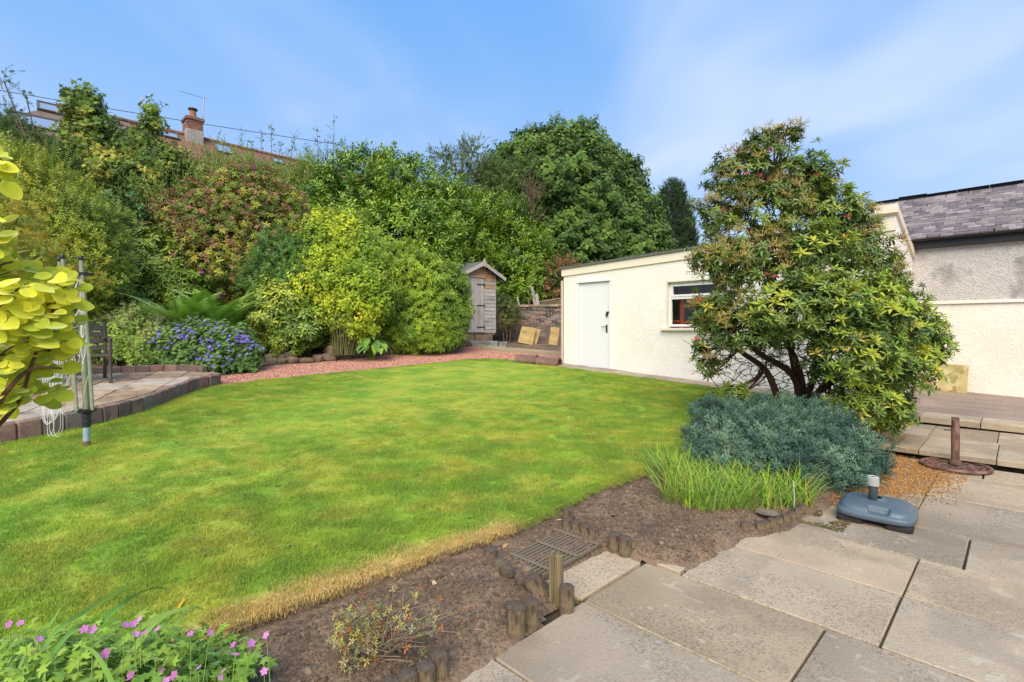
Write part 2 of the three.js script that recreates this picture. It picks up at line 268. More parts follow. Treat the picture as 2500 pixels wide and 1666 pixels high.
// ------------------------------------------------------------------ gravel path with red chippings
const GRAVEL = [[-9.62, -2.45], [-9.82, -3.2], [-9.86, -5], [-9.88, -7.4], [-9.80, -8.3], [-9.57, -8.77], [-9.1, -9.02], [-7.9, -9.12], [-7.9, -10.4], [-9.3, -10.6], [-11.2, -10.4], [-12.0, -10.1], [-11.95, -6], [-12.05, -3.6], [-12.1, -2.6], [-10.5, -2.2]];
{
  const s = new THREE.Shape(GRAVEL.map(([x, z]) => new THREE.Vector2(x, -z))), g = new THREE.ShapeGeometry(s); g.rotateX(-Math.PI / 2);
  const p = g.attributes.position, uv = g.attributes.uv; for (let i = 0; i < p.count; i++) { p.setY(i, H(p.getX(i), p.getZ(i)) - 0.012); uv.setXY(i, p.getX(i), p.getZ(i)); }
  // the far rise of the terrain bends this sheet, so it is cut into a grid
  const gg = new GB(), st = 0.2; for (let x = -12.2; x < -7.8; x += st) for (let z = -10.7; z < -2.1; z += st) { if (!inPoly(x + st / 2, z + st / 2, GRAVEL)) continue; const q = (a, b) => v3(a, H(a, b) - 0.012, b); gg.quad(q(x, z), q(x, z + st), q(x + st, z + st), q(x + st, z)); }
  const t = tex(1024, 1024, (u, v) => { const a = vn(u * 90, v * 90, 3, 90), b = vn(u * 45, v * 45, 9, 45), c = fbm(u * 4, v * 4, 3, 4, 4); return mix3(mix3([0.16, 0.06, 0.04], [0.42, 0.19, 0.14], a), [0.5, 0.3, 0.24], sstep(0.7, 0.9, b) * 0.6).map(k => k * (0.8 + 0.4 * c)); }, 1.6);
  structMesh('gravel_path', gg.geo(), std({ map: t, roughness: 1 }));
  seed(21); const stone = new THREE.IcosahedronGeometry(1, 0), list = [];
  for (let i = 0; i < 52000; i++) { const x = rr(-12.1, -7.9), z = rr(-10.6, -2.2); if (!inPoly(x, z, GRAVEL)) continue; const k = rr(0.7, 1.3), w = R(); list.push({ p: v3(x, H(x, z) - 0.006, z), q: new THREE.Quaternion().set(R() - 0.5, R() - 0.5, R() - 0.5, R()).normalize(), s: [rr(0.010, 0.02), rr(0.006, 0.011), rr(0.008, 0.016)], c: w < 0.12 ? [0.5 * k, 0.36 * k, 0.3 * k] : w < 0.25 ? [0.2 * k, 0.09 * k, 0.07 * k] : [0.52 * k, 0.245 * k, 0.175 * k] }); }
  const o = instances('red_chippings', stone, std({ roughness: 0.95 }), list); tag(o, 'pinkish red stone chippings spread over the path beside the lawn', 'gravel');
}

// ------------------------------------------------------------------ concrete slab patio
const patio = structure('patio');
{
  seed(31);
  mesh('bedding', prism([[-1.75, 2.2], [4.5, 2.2], [4.5, -6.9], [-1.25, -6.9], [-1.25, -4.5], [-1.4, -3.2], [-1.5, -2.75], [-2.3, -2.72], [-2.3, -1.9], [-1.75, -1.8]], -0.09, -0.024), beddingMat, patio);
  const rows = [[1.53, 0.93, -0.9, 0.915], [0.93, 0.33, -0.5, 0.915], [0.33, -0.27, -0.8, 0.915], [-0.27, -0.87, -0.65, 0.915], [-0.87, -1.45, -1.1, 0.915], [-1.45, -2.07, -0.65, 0.915], [-2.07, -2.68, -0.635, 0.93], [-2.68, -3.28, -0.432, 0.918], [-3.28, -3.88, -0.432, 0.918], [-3.88, -4.5, -0.235, 0.915], [-4.5, -5.42, -0.557, 0.61], [-5.42, -6.34, -0.557, 0.61], [-6.34, -6.84, -0.25, 0.915]];
  for (const [z0, z1, j, pit] of rows) {
    const left = z1 > -2.7 ? -1.57 : z1 > -3.3 ? -1.36 : -1.4;
    for (let k = -4; k < 6; k++) {
      let x0 = j + (k - 1) * pit, x1 = j + k * pit; if (x1 < left + 0.05 || x0 > 3.6) continue; if (x0 < left) { if (x1 - left < 0.3 && z1 > -2.7) continue; x0 = left; }
      const gap = rr(0.008, 0.014), w = x1 - x0 - gap, d = z0 - z1 - gap;
      const g = cbox(w, 0.05, d, 0.005, rr(0, 9), rr(0, 9), R() < 0.5); const m = mesh('paving_slab', g, slabMats[Math.floor(R() * 5)], patio);
      m.position.set((x0 + x1) / 2, -0.05 + rr(-0.003, 0.002), (z0 + z1) / 2); m.rotation.set(rr(-0.003, 0.003), rr(-0.003, 0.003), rr(-0.003, 0.003));
    }
  }
  // the cut slabs next to the drain grate
  for (const [x0, x1, z0, z1] of [[-1.83, -1.578, -2.075, -2.655], [-1.58, -1.36, -2.70, -3.26], [-2.24, -2.135, -2.08, -2.66]]) { const m = mesh('paving_slab', cbox(x1 - x0 - 0.006, 0.05, z0 - z1 - 0.006, 0.005, R() * 9, R() * 9), slabMats[2], patio); m.position.set((x0 + x1) / 2, -0.047, (z0 + z1) / 2); }
}
// raised slab step, the flat kerb slabs above it and the drive
{
  seed(41);
  const step = structure('raised_path');
  mesh('bedding', prism([[-1.15, -6.96], [4, -6.96], [4, -8.7], [-1.3, -8.7]], -0.1, 0.046), beddingMat, step);
  for (const [z0, z1] of [[-6.85, -7.83], [-7.83, -8.7]]) for (let k = -1; k < 6; k++) {
    const j = z0 > -7 ? -0.77 : -0.79, x0 = k < 0 ? -1.3 : j + k * 0.6, x1 = j + (k + 1) * 0.6, m = mesh('paving_slab', cbox(x1 - x0 - 0.007, 0.055, z0 - z1 - 0.008, 0.006, R() * 9, R() * 9), slabMats[Math.floor(R() * 5)], step);
    m.position.set((x0 + x1) / 2, 0.046 + rr(-0.002, 0.003), (z0 + z1) / 2);
  }
  const kerb = structure('kerb');
  mesh('bedding', prism([[-2.9, -8.75], [4, -8.62], [4, -9.2], [-2.9, -9.2]], -0.1, 0.10), beddingMat, kerb);
  for (let k = 0; k < 11; k++) { const x0 = -2.9 + 0.12 + k * 0.605, y = 0.125 - 0.012 * (x0 + 1), m = mesh('kerb_slab', cbox(0.598, 0.08, 0.5, 0.008, R() * 9, R() * 9), slabMats[[1, 4, 1, 0, 4][k % 5]], kerb); m.position.set(x0 + 0.3, y, -8.97); m.rotation.set(0.0, rr(-0.006, 0.006), rr(-0.02, 0.0)); }
  const g = new GB(), q = (x, z) => v3(x, mix(0.205 - 0.018 * (x + 1), 0.31 - 0.045 * x, clamp((-9.2 - z) / 2)), z);
  for (let x = -1.34; x < 6; x += 0.5) for (let z = -9.2; z > -11.4; z -= 0.4) g.quad(q(x, z), q(x + 0.5, z), q(x + 0.5, z - 0.4), q(x, z - 0.4));
  structMesh('driveway', g.geo(), tarMat);
  // narrow concrete path at the foot of the garage, with its own joints
  const path = structure('garage_path');
  for (let k = 0; k < 8; k++) { const x0 = -7.85 + k * 0.8, x1 = Math.min(x0 + 0.795, -1.5), gg = cbox(x1 - x0, 0.06, 0.47, 0.01, R() * 9, R() * 9); const m = mesh('path_slab', gg, slabMats[[1, 1, 4, 1, 0][k % 5]], path); m.position.set((x0 + x1) / 2, H((x0 + x1) / 2, -9.3) - 0.045, -9.33); m.rotation.z = -0.05; m.rotation.x = 0.03; }
}

// ------------------------------------------------------------------ soil beds
const SOIL = [[-2.46, 2.2], [-2.5, -0.85], [-2.36, -2.3], [-2.36, -3.4], [-2.34, -4.6], [-2.34, -5.6], [-2.62, -6.6], [-2.8, -9.0], [-1.45, -8.8], [-1.25, -6.9], [-1.12, -5.8], [-1.02, -4.83], [-1.14, -3.8], [-1.3, -3.4], [-1.34, -2.78], [-1.60, -2.68], [-1.82, -2.64], [-1.84, -2.08], [-1.66, -2.05], [-1.56, -1.5], [-1.58, 0], [-1.56, 2.2]];
const soilTop = (x, z) => { const d = edgeDist(x, z, SOIL) + (fbm(x * 9, z * 9, 3, 4) - 0.5) * 0.06, n = (fbm(x * 14, z * 14, 4, 9) - 0.5) * 0.05 + (fbm(x * 3, z * 3, 2, 19) - 0.5) * 0.05; return soilY(x, z) + clamp(d, -0.05, 0.07) * 0.5 * (x < -2.3 ? 0 : 1) + n * clamp(d * 8 + 0.25, 0, 1) + 0.004; };
const soilY = (x, z) => { const t = clamp((x + 2.45) / 0.85), hi = H(-2.45, z) - 0.055, lo = z < -6.6 ? 0.06 : 0.0; return mix(hi, lo, t); };
{
  const st = 0.022, nx = Math.round(1.75 / st), nz = Math.round(11.4 / st), pos = [], uv = [], idx = [], ok = [];
  for (let j = 0; j <= nz; j++) for (let i = 0; i <= nx; i++) {
    const x = -2.78 + i * st, z = 2.2 - j * st, ins = inPoly(x, z, SOIL), d = edgeDist(x, z, SOIL) * (ins ? 1 : -1) + (fbm(x * 9, z * 9, 3, 4) - 0.5) * 0.06;
    const n = (fbm(x * 14, z * 14, 4, 9) - 0.5) * 0.05 + (fbm(x * 3, z * 3, 2, 19) - 0.5) * 0.05;
    const onLawn = x < -2.3 ? 0 : 1;
    const y = soilY(x, z) + clamp(d, -0.05, 0.07) * 0.5 * onLawn + n * clamp(d * 8 + 0.25, 0, 1) + 0.004;
    pos.push(x, y, z); uv.push(x, z); ok.push(d > -0.035 || !onLawn && d > -0.3);
  }
  for (let j = 0; j < nz; j++) for (let i = 0; i < nx; i++) { const a = j * (nx + 1) + i, b = a + nx + 1; if (ok[a] && ok[a + 1] && ok[b] && ok[b + 1]) idx.push(a, a + 1, b, b, a + 1, b + 1); }
  const g = new THREE.BufferGeometry(); g.setAttribute('position', new THREE.Float32BufferAttribute(pos, 3)); g.setAttribute('uv', new THREE.Float32BufferAttribute(uv, 2)); g.setIndex(idx); g.computeVertexNormals();
  structMesh('soil_bed', g, soilMat);
  seed(51); const clod = new THREE.IcosahedronGeometry(1, 1), p = clod.attributes.position; for (let i = 0; i < p.count; i++) { const a = v3().fromBufferAttribute(p, i), k = 1 + 0.35 * n3.noise(a.x * 1.7, a.y * 1.7, a.z * 1.7 + 4); p.setXYZ(i, a.x * k, a.y * k * 0.75, a.z * k); } clod.computeVertexNormals();
  const list = []; for (let i = 0; i < 60000; i++) { const x = rr(-2.5, -1.05), z = rr(1.2, -5); if (!inPoly(x, z, SOIL) || edgeDist(x, z, SOIL) < 0.02) continue; const s = Math.pow(R(), 16) * 0.014 + rr(0.0018, 0.0045), k = rr(0.6, 1.35); list.push({ p: v3(x, soilTop(x, z) + rr(-0.003, 0.003), z), q: new THREE.Quaternion().set(R() - 0.5, R() - 0.5, R() - 0.5, R()).normalize(), s: [s * rr(0.8, 1.4), s, s * rr(0.8, 1.3)], c: R() < 0.03 ? [0.2 * k, 0.15 * k, 0.11 * k] : [0.145 * k, 0.098 * k, 0.063 * k] }); }
  tag(instances('soil_crumbs', clod, std({ roughness: 1 }), list), 'loose crumbs and clods of brown earth on the narrow bed', 'soil');
}
// ------------------------------------------------------------------ wood, metal, paint
const woodTex = (a, b, dk, s) => tex(256, 1024, (u, v) => { const w = fbm(u * 3, v * 4, 3, s, 0), g = fbm(u * 40 + w * 6, v * 3, 4, s + 3), l = vn(u * 90, v * 6, s + 7); let c = mix3(a, b, sstep(0.25, 0.75, g)); c = mix3(c, dk, sstep(0.62, 0.8, l) * 0.5 + sstep(0.6, 0.75, fbm(u * 5, v * 3, 3, s + 11)) * 0.45); return c; }, [0.25, 1.3]);
const woodBump = bumpTex(256, 512, (u, v) => fbm(u * 48, v * 4, 4, 61), [0.25, 1.0]);
const greyWood = std({ map: woodTex([0.40, 0.35, 0.31], [0.58, 0.52, 0.47], [0.24, 0.195, 0.16], 201), bumpMap: woodBump, bumpScale: 0.003 });
const greyWood2 = std({ map: woodTex([0.34, 0.29, 0.25], [0.52, 0.455, 0.405], [0.21, 0.165, 0.135], 221), bumpMap: woodBump, bumpScale: 0.003 });
const tanWood = std({ map: woodTex([0.42, 0.24, 0.125], [0.58, 0.36, 0.20], [0.25, 0.13, 0.065], 241), bumpMap: woodBump, bumpScale: 0.003 });
const oldWood = std({ map: woodTex([0.125, 0.09, 0.05], [0.25, 0.185, 0.105], [0.05, 0.035, 0.025], 261), bumpMap: woodBump, bumpScale: 0.008 });
const plankWood = std({ map: woodTex([0.28, 0.22, 0.14], [0.42, 0.34, 0.23], [0.14, 0.1, 0.06], 281), bumpMap: woodBump, bumpScale: 0.006 });
const darkWood = std({ map: woodTex([0.085, 0.06, 0.045], [0.13, 0.095, 0.075], [0.05, 0.035, 0.03], 291), bumpMap: woodBump, bumpScale: 0.002, roughness: 0.6 });
const roughcast = bumpTex(1024, 1024, (u, v) => { const a = vn(u * 90, v * 90, 3, 90), b = vn(u * 170, v * 170, 8, 170), c = fbm(u * 6, v * 6, 3, 5, 6); return 0.55 * sstep(0.2, 0.9, a) + 0.3 * b + 0.25 * c; }, 1.3);
const creamTex = (a, b, s) => tex(512, 512, (u, v) => { const n = fbm(u * 4, v * 4, 4, s, 4), f = vn(u * 60, v * 60, s + 4, 60); return mix3(a, b, sstep(0.3, 0.7, n * 0.7 + f * 0.3)); }, 2.6);
const creamWall = std({ map: creamTex([0.80, 0.755, 0.68], [0.86, 0.82, 0.75], 301), bumpMap: roughcast, bumpScale: 0.006, roughness: 0.85 });
const paleWall = std({ map: creamTex([0.74, 0.68, 0.585], [0.80, 0.745, 0.655], 311), bumpMap: roughcast, bumpScale: 0.004, roughness: 0.85 });
const dashWall = std({ map: tex(1024, 1024, (u, v) => { const f = vn(u * 120, v * 120, 5, 120), g = vn(u * 60, v * 60, 6, 60), n = fbm(u * 5, v * 5, 4, 9, 5); let c = mix3([0.40, 0.37, 0.345], [0.64, 0.60, 0.565], f * 0.6 + g * 0.4); return mix3(c, [0.16, 0.145, 0.135], sstep(0.52, 0.75, n) * 0.6 + sstep(0.78, 0.9, f) * 0.4); }, 1.5), bumpMap: roughcast, bumpScale: 0.008 });
const creamPaint = std({ color: col(0.76, 0.68, 0.54), roughness: 0.6 });
const whitePaint = std({ color: col(0.74, 0.745, 0.75), roughness: 0.4 });
const black = std({ color: col(0.012, 0.012, 0.013), roughness: 0.5 });
const iron = std({ color: col(0.03, 0.03, 0.033), roughness: 0.55, metalness: 0.4 });
const steel = std({ color: col(0.42, 0.40, 0.37), roughness: 0.35, metalness: 0.9 });
const feltMat = std({ map: tex(256, 256, (u, v) => { const f = vn(u * 90, v * 90, 3, 90), n = fbm(u * 4, v * 4, 3, 8, 4); return mix3([0.07, 0.072, 0.066], [0.17, 0.17, 0.155], f * 0.5 + n * 0.5); }, 0.8), roughness: 1 });
const glassMat = new THREE.MeshPhysicalMaterial({ color: 0xffffff, roughness: 0.02, transmission: 1, thickness: 0, ior: 1.5 });
const plinthMat = std({ map: tex(512, 512, (u, v) => mix3([0.06, 0.052, 0.042], [0.24, 0.205, 0.165], fbm(u * 14, v * 14, 5, 14, 14)), 1.2), bumpMap: stoneBump, bumpScale: 0.02 });

// ------------------------------------------------------------------ the rendered garage
{
  seed(61);
  const X0 = -7.81, X1 = -1.34, Z = -9.58, top = x => mix(2.70, 2.925, (x - X0) / (X1 - X0)), base = x => mix(0.50, 0.15, (x - X0) / (X1 - X0));
  const t = thing('garage', 'cream roughcast flat roofed garage with white door and window', 'garage', v3(X0, 0.4, Z)); const P = (g) => g.translate(-X0, -0.4, -Z);
  const sh = new THREE.Shape([[X0, 0], [X1 - 0.2005, 0], [X1 - 0.2005, top(X1)], [X0, top(X0)]].map(p => new THREE.Vector2(...p)));
  const hole = (a, b, c, d) => sh.holes.push(new THREE.Path([[a, c], [b, c], [b, d], [a, d]].map(p => new THREE.Vector2(...p))));
  hole(-7.39, -6.47, 0.44, 2.50); hole(-5.13, -3.80, 1.40, 2.36);
  const front = new THREE.ExtrudeGeometry(sh, { depth: 0.2, bevelEnabled: false }); front.translate(0, 0, Z - 0.2); mesh('wall', P(boxUV(front)), creamWall, t);
  // other walls, floor, back
  mesh('wall', P(block(X0, X0 + 0.2, 0.1, 2.68, -13.2, Z - 0.201, 0.002)), creamWall, t);
  mesh('wall', P(block(X0 + 0.201, X1 - 0.201, 0.1, 2.68, -13.4, -13.201, 0.002)), creamWall, t);
  mesh('floor', P(block(X0 + 0.2, X1 - 0.2, 0.3, 0.42, -13.2, Z - 0.201, 0.002)), plinthMat, t);
  // right hand side wall with a doorway in it
  const ss = new THREE.Shape([[9.58, 0], [13.4, 0], [13.4, 2.6], [11.27, 2.74], [10.9, 2.80], [9.58, 3.12]].map(p => new THREE.Vector2(...p)));
  ss.holes.push(new THREE.Path([[10.25, 0.25], [11.0, 0.25], [11.0, 2.2], [10.25, 2.2]].map(p => new THREE.Vector2(...p))));
  const side = new THREE.ExtrudeGeometry(ss, { depth: 0.2, bevelEnabled: false }); side.rotateY(Math.PI / 2); side.translate(X1 - 0.2, 0, 0); mesh('wall', P(boxUV(side)), creamWall, t);
  mesh('recess_panel', P(block(X1 - 0.6, X1 - 0.55, 0.25, 2.2, -11.0, -10.25, 0.002)), paleWall, t);
  mesh('recess_soffit', P(block(X1 - 0.55, X1 - 0.2, 2.2, 2.24, -11.0, -10.25, 0.002)), creamPaint, t);
  mesh('wall_light', P(new THREE.SphereGeometry(0.045, 14, 10).translate(X1 - 0.40, 2.10, -10.86)), std({ color: col(0.35, 0.33, 0.3), roughness: 0.3 }), t);
  const vb = curve([v3(0, 3.27, -9.5), v3(0, 3.02, -10.3), v3(0, 2.84, -10.9), v3(0, 2.755, -11.22), v3(0, 2.74, -11.34)], 14), vg = new GB();
  for (let i = 0; i < vb.length - 1; i++) { const a = vb[i], b = vb[i + 1], q = (p, x, y) => v3(x, p.y + y, p.z), xa = X1 + 0.035, xb = X1 - 0.26; vg.quad(q(a, xa, -0.13), q(b, xa, -0.13), q(b, xa, 0), q(a, xa, 0)); vg.quad(q(a, xa, 0), q(b, xa, 0), q(b, xb, 0), q(a, xb, 0)); vg.quad(q(a, xb, -0.13), q(a, xa, -0.13), q(b, xa, -0.13), q(b, xb, -0.13)); if (!i) vg.quad(q(a, xb, -0.13), q(a, xa, -0.13), q(a, xa, 0), q(a, xb, 0)); }
  mesh('verge_board', P(vg.geo()), creamPaint, t);
  // roof and fascia, following the fall
  const strip = (y0, y1, za, zb, xa, xb, o = 0) => { const g = new GB(), A = (x, y, z) => v3(x, top(x) + y, z); const f = [[xa, y0, za], [xb, y0, za], [xb, y1, za], [xa, y1, za], [xa, y0, zb], [xb, y0, zb], [xb, y1, zb], [xa, y1, zb]].map(q => A(...q)); g.quad(f[0], f[1], f[2], f[3]).quad(f[5], f[4], f[7], f[6]).quad(f[3], f[2], f[6], f[7]).quad(f[4], f[5], f[1], f[0]).quad(f[4], f[0], f[3], f[7]).quad(f[1], f[5], f[6], f[2]); return g.geo(o, o); };
  mesh('fascia', P(strip(-0.045, 0.125, Z + 0.03, Z + 0.001, X0 - 0.05, X1 - 0.001)), creamPaint, t);
  mesh('roof', P(strip(0.126, 0.175, Z + 0.06, -13.45, X0 - 0.10, X1 - 0.261)), feltMat, t);
  mesh('roof_deck', P(strip(0.001, 0.124, Z - 0.02, -13.4, X0 + 0.002, X1 - 0.262)), oldWood, t);
  const plg = new GB(); for (let i = 0; i < 24; i++) { const a = mix(X0, X1, i / 24), b = mix(X0, X1, (i + 1) / 24), q = (x, y, z) => v3(x, base(x) + y + 0.012 * (vn(x * 9, 1, 4) - 0.5) * (y > 0.02 ? 1.5 : 0), z); const hh = 0.045; plg.quad(q(a, -0.15, Z + 0.02), q(b, -0.15, Z + 0.02), q(b, hh, Z + 0.016), q(a, hh, Z + 0.016)); plg.quad(q(a, hh, Z + 0.016), q(b, hh, Z + 0.016), q(b, hh + 0.012, Z + 0.001), q(a, hh + 0.012, Z + 0.001)); }
  mesh('plinth', P(plg.geo()), plinthMat, t);
  mesh('downpipe', P(tube([v3(X0 - 0.05, 2.55, Z + 0.0), v3(X0 - 0.05, 0.56, Z + 0.0)], 0.034, 12)), std({ color: col(0.52, 0.41, 0.33), roughness: 0.6 }), t);
  mesh('gutter', P(tube([v3(X0 - 0.11, 2.70, Z + 0.04), v3(X0 - 0.11, 2.66, -13.3)], 0.055, 10)), iron, t);
  // door
  const dg = block(-7.345, -6.515, 0.47, 2.455, Z - 0.07, Z - 0.03, 0.003); mesh('door_frame', P(merge([block(-7.392, -7.35, 0.44, 2.46, Z - 0.11, Z + 0.004, 0.003), block(-6.51, -6.468, 0.44, 2.46, Z - 0.11, Z + 0.004, 0.003), block(-7.41, -6.45, 2.461, 2.52, Z - 0.11, Z + 0.022, 0.004)])), whitePaint, t);
  const door = mesh('door', P(dg), whitePaint, t); 
  mesh('threshold', P(block(-7.39, -6.47, 0.40, 0.465, Z - 0.15, Z + 0.03, 0.006)), plinthMat, t);
  const lev = merge([block(-6.61, -6.57, 1.30, 1.48, Z - 0.029, Z - 0.019, 0.003), tube([v3(-6.59, 1.43, Z - 0.02), v3(-6.59, 1.43, Z + 0.025)], 0.010, 8), tube([v3(-6.585, 1.43, Z + 0.028), v3(-6.70, 1.43, Z + 0.028)], 0.009, 8)]); mesh('handle', P(lev), iron, door);
  const hasp = merge([block(-6.60, -6.47, 1.735, 1.775, Z - 0.029, Z - 0.016, 0.003), block(-6.60, -6.545, 1.67, 1.735, Z - 0.015, Z + 0.012, 0.006), tube([v3(-6.585, 1.735, Z), v3(-6.585, 1.765, Z), v3(-6.56, 1.765, Z), v3(-6.56, 1.735, Z)], 0.006, 6)]); mesh('padlock_hasp', P(hasp), black, door);
  // window
  const wf = [], bar = (a, b, c, d, za = -0.13, zb = -0.075) => block(a, b, c, d, Z + za, Z + zb, 0.004);
  const win = mesh('window', P(merge([bar(-5.10, -5.05, 1.43, 2.33), bar(-3.88, -3.83, 1.43, 2.33), bar(-5.05, -3.88, 2.28, 2.33), bar(-5.05, -3.88, 1.43, 1.475), bar(-5.05, -3.88, 1.985, 2.035, -0.13, -0.07)])), whitePaint, t);
  mesh('top_sash', P(merge([bar(-5.05, -5.015, 2.036, 2.28, -0.12, -0.06), bar(-3.915, -3.88, 2.036, 2.28, -0.12, -0.06), bar(-5.014, -3.916, 2.245, 2.28, -0.12, -0.06), bar(-5.014, -3.916, 2.036, 2.075, -0.12, -0.06)])), whitePaint, win);
  mesh('pane', P(new THREE.PlaneGeometry(1.10, 0.17).translate(-4.465, 2.16, Z - 0.095)), glassMat, win);
  mesh('pane', P(new THREE.PlaneGeometry(1.17, 0.51).translate(-4.465, 1.73, Z - 0.105)), glassMat, win);
  mesh('sill', P(block(-5.22, -3.72, 1.352, 1.402, Z - 0.12, Z + 0.07, 0.006)), creamPaint, win);
  mesh('reveal', P(merge([block(-5.131, -5.101, 1.403, 2.36, Z - 0.135, Z + 0.003, 0.002), block(-5.10, -3.80, 2.331, 2.362, Z - 0.135, Z + 0.003, 0.002)])), creamPaint, win);
  // the orange steel stand that shows through the pane
  const o = std({ color: col(0.55, 0.10, 0.025), roughness: 0.5 }), st = thing('steel_stand', 'orange red steel stand seen through the garage window', 'tool stand', v3(-5.06, 0.42, -10.15));
  mesh('post', block(-0.035, 0.035, 0.001, 1.75, -0.035, 0.035, 0.004), o, st); mesh('shelf_arm', block(-0.30, -0.036, 1.10, 1.15, -0.05, 0.05, 0.004), o, st); mesh('shelf_arm', block(0.036, 0.24, 1.08, 1.12, -0.05, 0.05, 0.004), o, st); mesh('foot', block(-0.25, 0.25, 0, 0.04, 0.036, 0.09, 0.004), o, st); mesh('foot', block(-0.25, 0.25, 0, 0.04, -0.09, -0.036, 0.004), o, st);
}

// ------------------------------------------------------------------ the house with the slate roof
{
  seed(71);
  const Z = -11.27, t = thing('slate_roofed_house', 'pale rendered house wall under a grey slate roof beside the drive', 'house', v3(-1.34, 0.25, Z)), P = g => g.translate(1.34, -0.25, -Z);
  mesh('wall', P(block(-1.339, 6, -0.3, 1.80, Z - 0.25, Z, 0.003)), paleWall, t).userData.label = 'smooth cream painted lower wall';
  mesh('upper_wall', P(block(-1.339, 6, 1.85, 2.86, Z - 0.25, Z + 0.01, 0.003)), dashWall, t).userData.label = 'grey stained roughcast upper wall';
  mesh('band_course', P(block(-1.339, 6, 1.801, 1.849, Z - 0.2, Z + 0.035, 0.006)), paleWall, t);
  const y0 = 2.93, z0 = -11.10, y1 = 4.05, z1 = -13.3, sl = Math.hypot(y1 - y0, z1 - z0), ang = Math.atan2(y1 - y0, z0 - z1);
  mesh('eaves_board', P(block(-1.31, 6, 2.76, 2.90, Z + 0.011, Z + 0.12, 0.004)), black, t);
  const gp = []; for (let k = 0; k <= 8; k++) { const a = Math.PI + k / 8 * Math.PI; gp.push([Math.cos(a) * 0.055, Math.sin(a) * 0.055]); }
  const gg = new GB(); for (let k = 0; k < 8; k++) { const [a, b] = gp[k], [c, d] = gp[k + 1], zc = Z + 0.185, yc = 2.93; gg.quad(v3(-1.30, yc + b, zc + a), v3(6, yc + b, zc + a), v3(6, yc + d, zc + c), v3(-1.30, yc + d, zc + c)); } for (let k = 1; k < 8; k++) gg.tri(v3(-1.30, 2.93 + gp[0][1], Z + 0.185 + gp[0][0]), v3(-1.30, 2.93 + gp[k][1], Z + 0.185 + gp[k][0]), v3(-1.30, 2.93 + gp[k + 1]?.[1], Z + 0.185 + gp[k + 1]?.[0]));
  mesh('gutter', P(gg.geo()), black, t);
  const roof = new THREE.Group(); roof.name = 'roof'; t.add(roof); roof.position.set(1.34, y0 - 0.25, z0 - Z); roof.rotation.x = ang;    // local: -z runs up the slope
  mesh('roof_boarding', block(-2.3, 6, -0.05, -0.012, -sl, 0, 0.002), oldWood, roof);
  const slMat = [[0.185, 0.152, 0.148], [0.14, 0.115, 0.115], [0.23, 0.19, 0.185], [0.17, 0.132, 0.135], [0.11, 0.092, 0.092]].map((c, i) => std({ map: stoneTex(c, c.map(q => q * 1.45), c.map(q => q * 0.55), 400 + i * 9), roughness: 0.85, bumpMap: stoneBump, bumpScale: 0.004 }));
  const rest = slMat.map(() => []), rows = 16, ex = (sl - 0.06) / rows;
  for (let r = 0; r < rows; r++) for (let k = 0; k < 60; k++) {
    const w0 = 0.165, xx = -2.2 + (k + (r % 2) * 0.5) * w0 + rr(-0.012, 0.012); if (xx > 5.9) continue;
    const g = cbox(w0 - 0.004, 0.009, ex * 2.0, 0.002, R() * 5, R() * 5); g.rotateX(-0.045 + rr(-0.008, 0.008)); g.rotateY(rr(-0.014, 0.014)); g.translate(xx, 0.006 + rr(0, 0.004), -r * ex - ex * 0.9 + rr(-0.012, 0.012) + 0.06);
    const mi = Math.floor(R() * 5); if (xx > -2.3 && xx < 0.62) mesh('slate', g, slMat[mi], roof); else rest[mi].push(g);
  }
  rest.forEach((a, i) => { mesh('slates', merge(a), slMat[i], roof).userData.kind = 'stuff'; });
  for (let k = 0; k < 20; k++) { const g = new THREE.CylinderGeometry(0.085, 0.085, 0.46, 10, 1, false, 0, Math.PI); g.rotateZ(Math.PI / 2); g.rotateX(-Math.PI / 2 * 0); const a = boxUV(g.toNonIndexed()); a.rotateX(-Math.PI / 2); a.translate(-2.05 + k * 0.465, 0, 0); const m = mesh('ridge_tile', a, std({ color: col(0.045, 0.042, 0.044), roughness: 0.8 }), t); m.position.set(1.34, y1 - 0.25 + 0.0, z1 - Z); m.rotation.z = rr(-0.008, 0.008); }
  { const g = new GB(); g.quad(v3(-2.3, y1 - 0.02, z1 - 0.02), v3(6, y1 - 0.02, z1 - 0.02), v3(6, y0, z1 - 2.2), v3(-2.3, y0, z1 - 2.2)); mesh('back_slope', P(g.geo()), feltMat, t); }
  mesh('gable_wall', P(block(-2.25, -2.05, 0, 2.9, -15.2, -13.45, 0.003)), paleWall, t); mesh('back_wall', P(block(-2.04, 6, 0, 2.9, -15.4, -15.2, 0.003)), paleWall, t);
  // weathered board leaning on the wall
  const b = mesh('leaning_board', boxUV(cbox(0.72, 0.47, 0.02, 0.003)), std({ map: tex(256, 256, (u, v) => { const n = fbm(u * 5, v * 5, 5, 501, 0), m = fbm(u * 9, v * 9, 4, 505); let c = mix3([0.52, 0.44, 0.24], [0.40, 0.33, 0.14], sstep(0.3, 0.7, n)); c = mix3(c, [0.17, 0.16, 0.04], sstep(0.5, 0.68, m) * sstep(0.85, 0.3, v) * 0.7); return mix3(c, [0.26, 0.12, 0.03], sstep(0.62, 0.72, fbm(u * 4 + 3, v * 4, 3, 512)) * 0.8); }, 0.8) }));
  b.position.set(-0.98, 0.335, -11.10); b.rotation.x = -0.26; b.rotation.z = -0.03; tag(b, 'yellowed mossy square board leaning against the pale house wall', 'board');
}

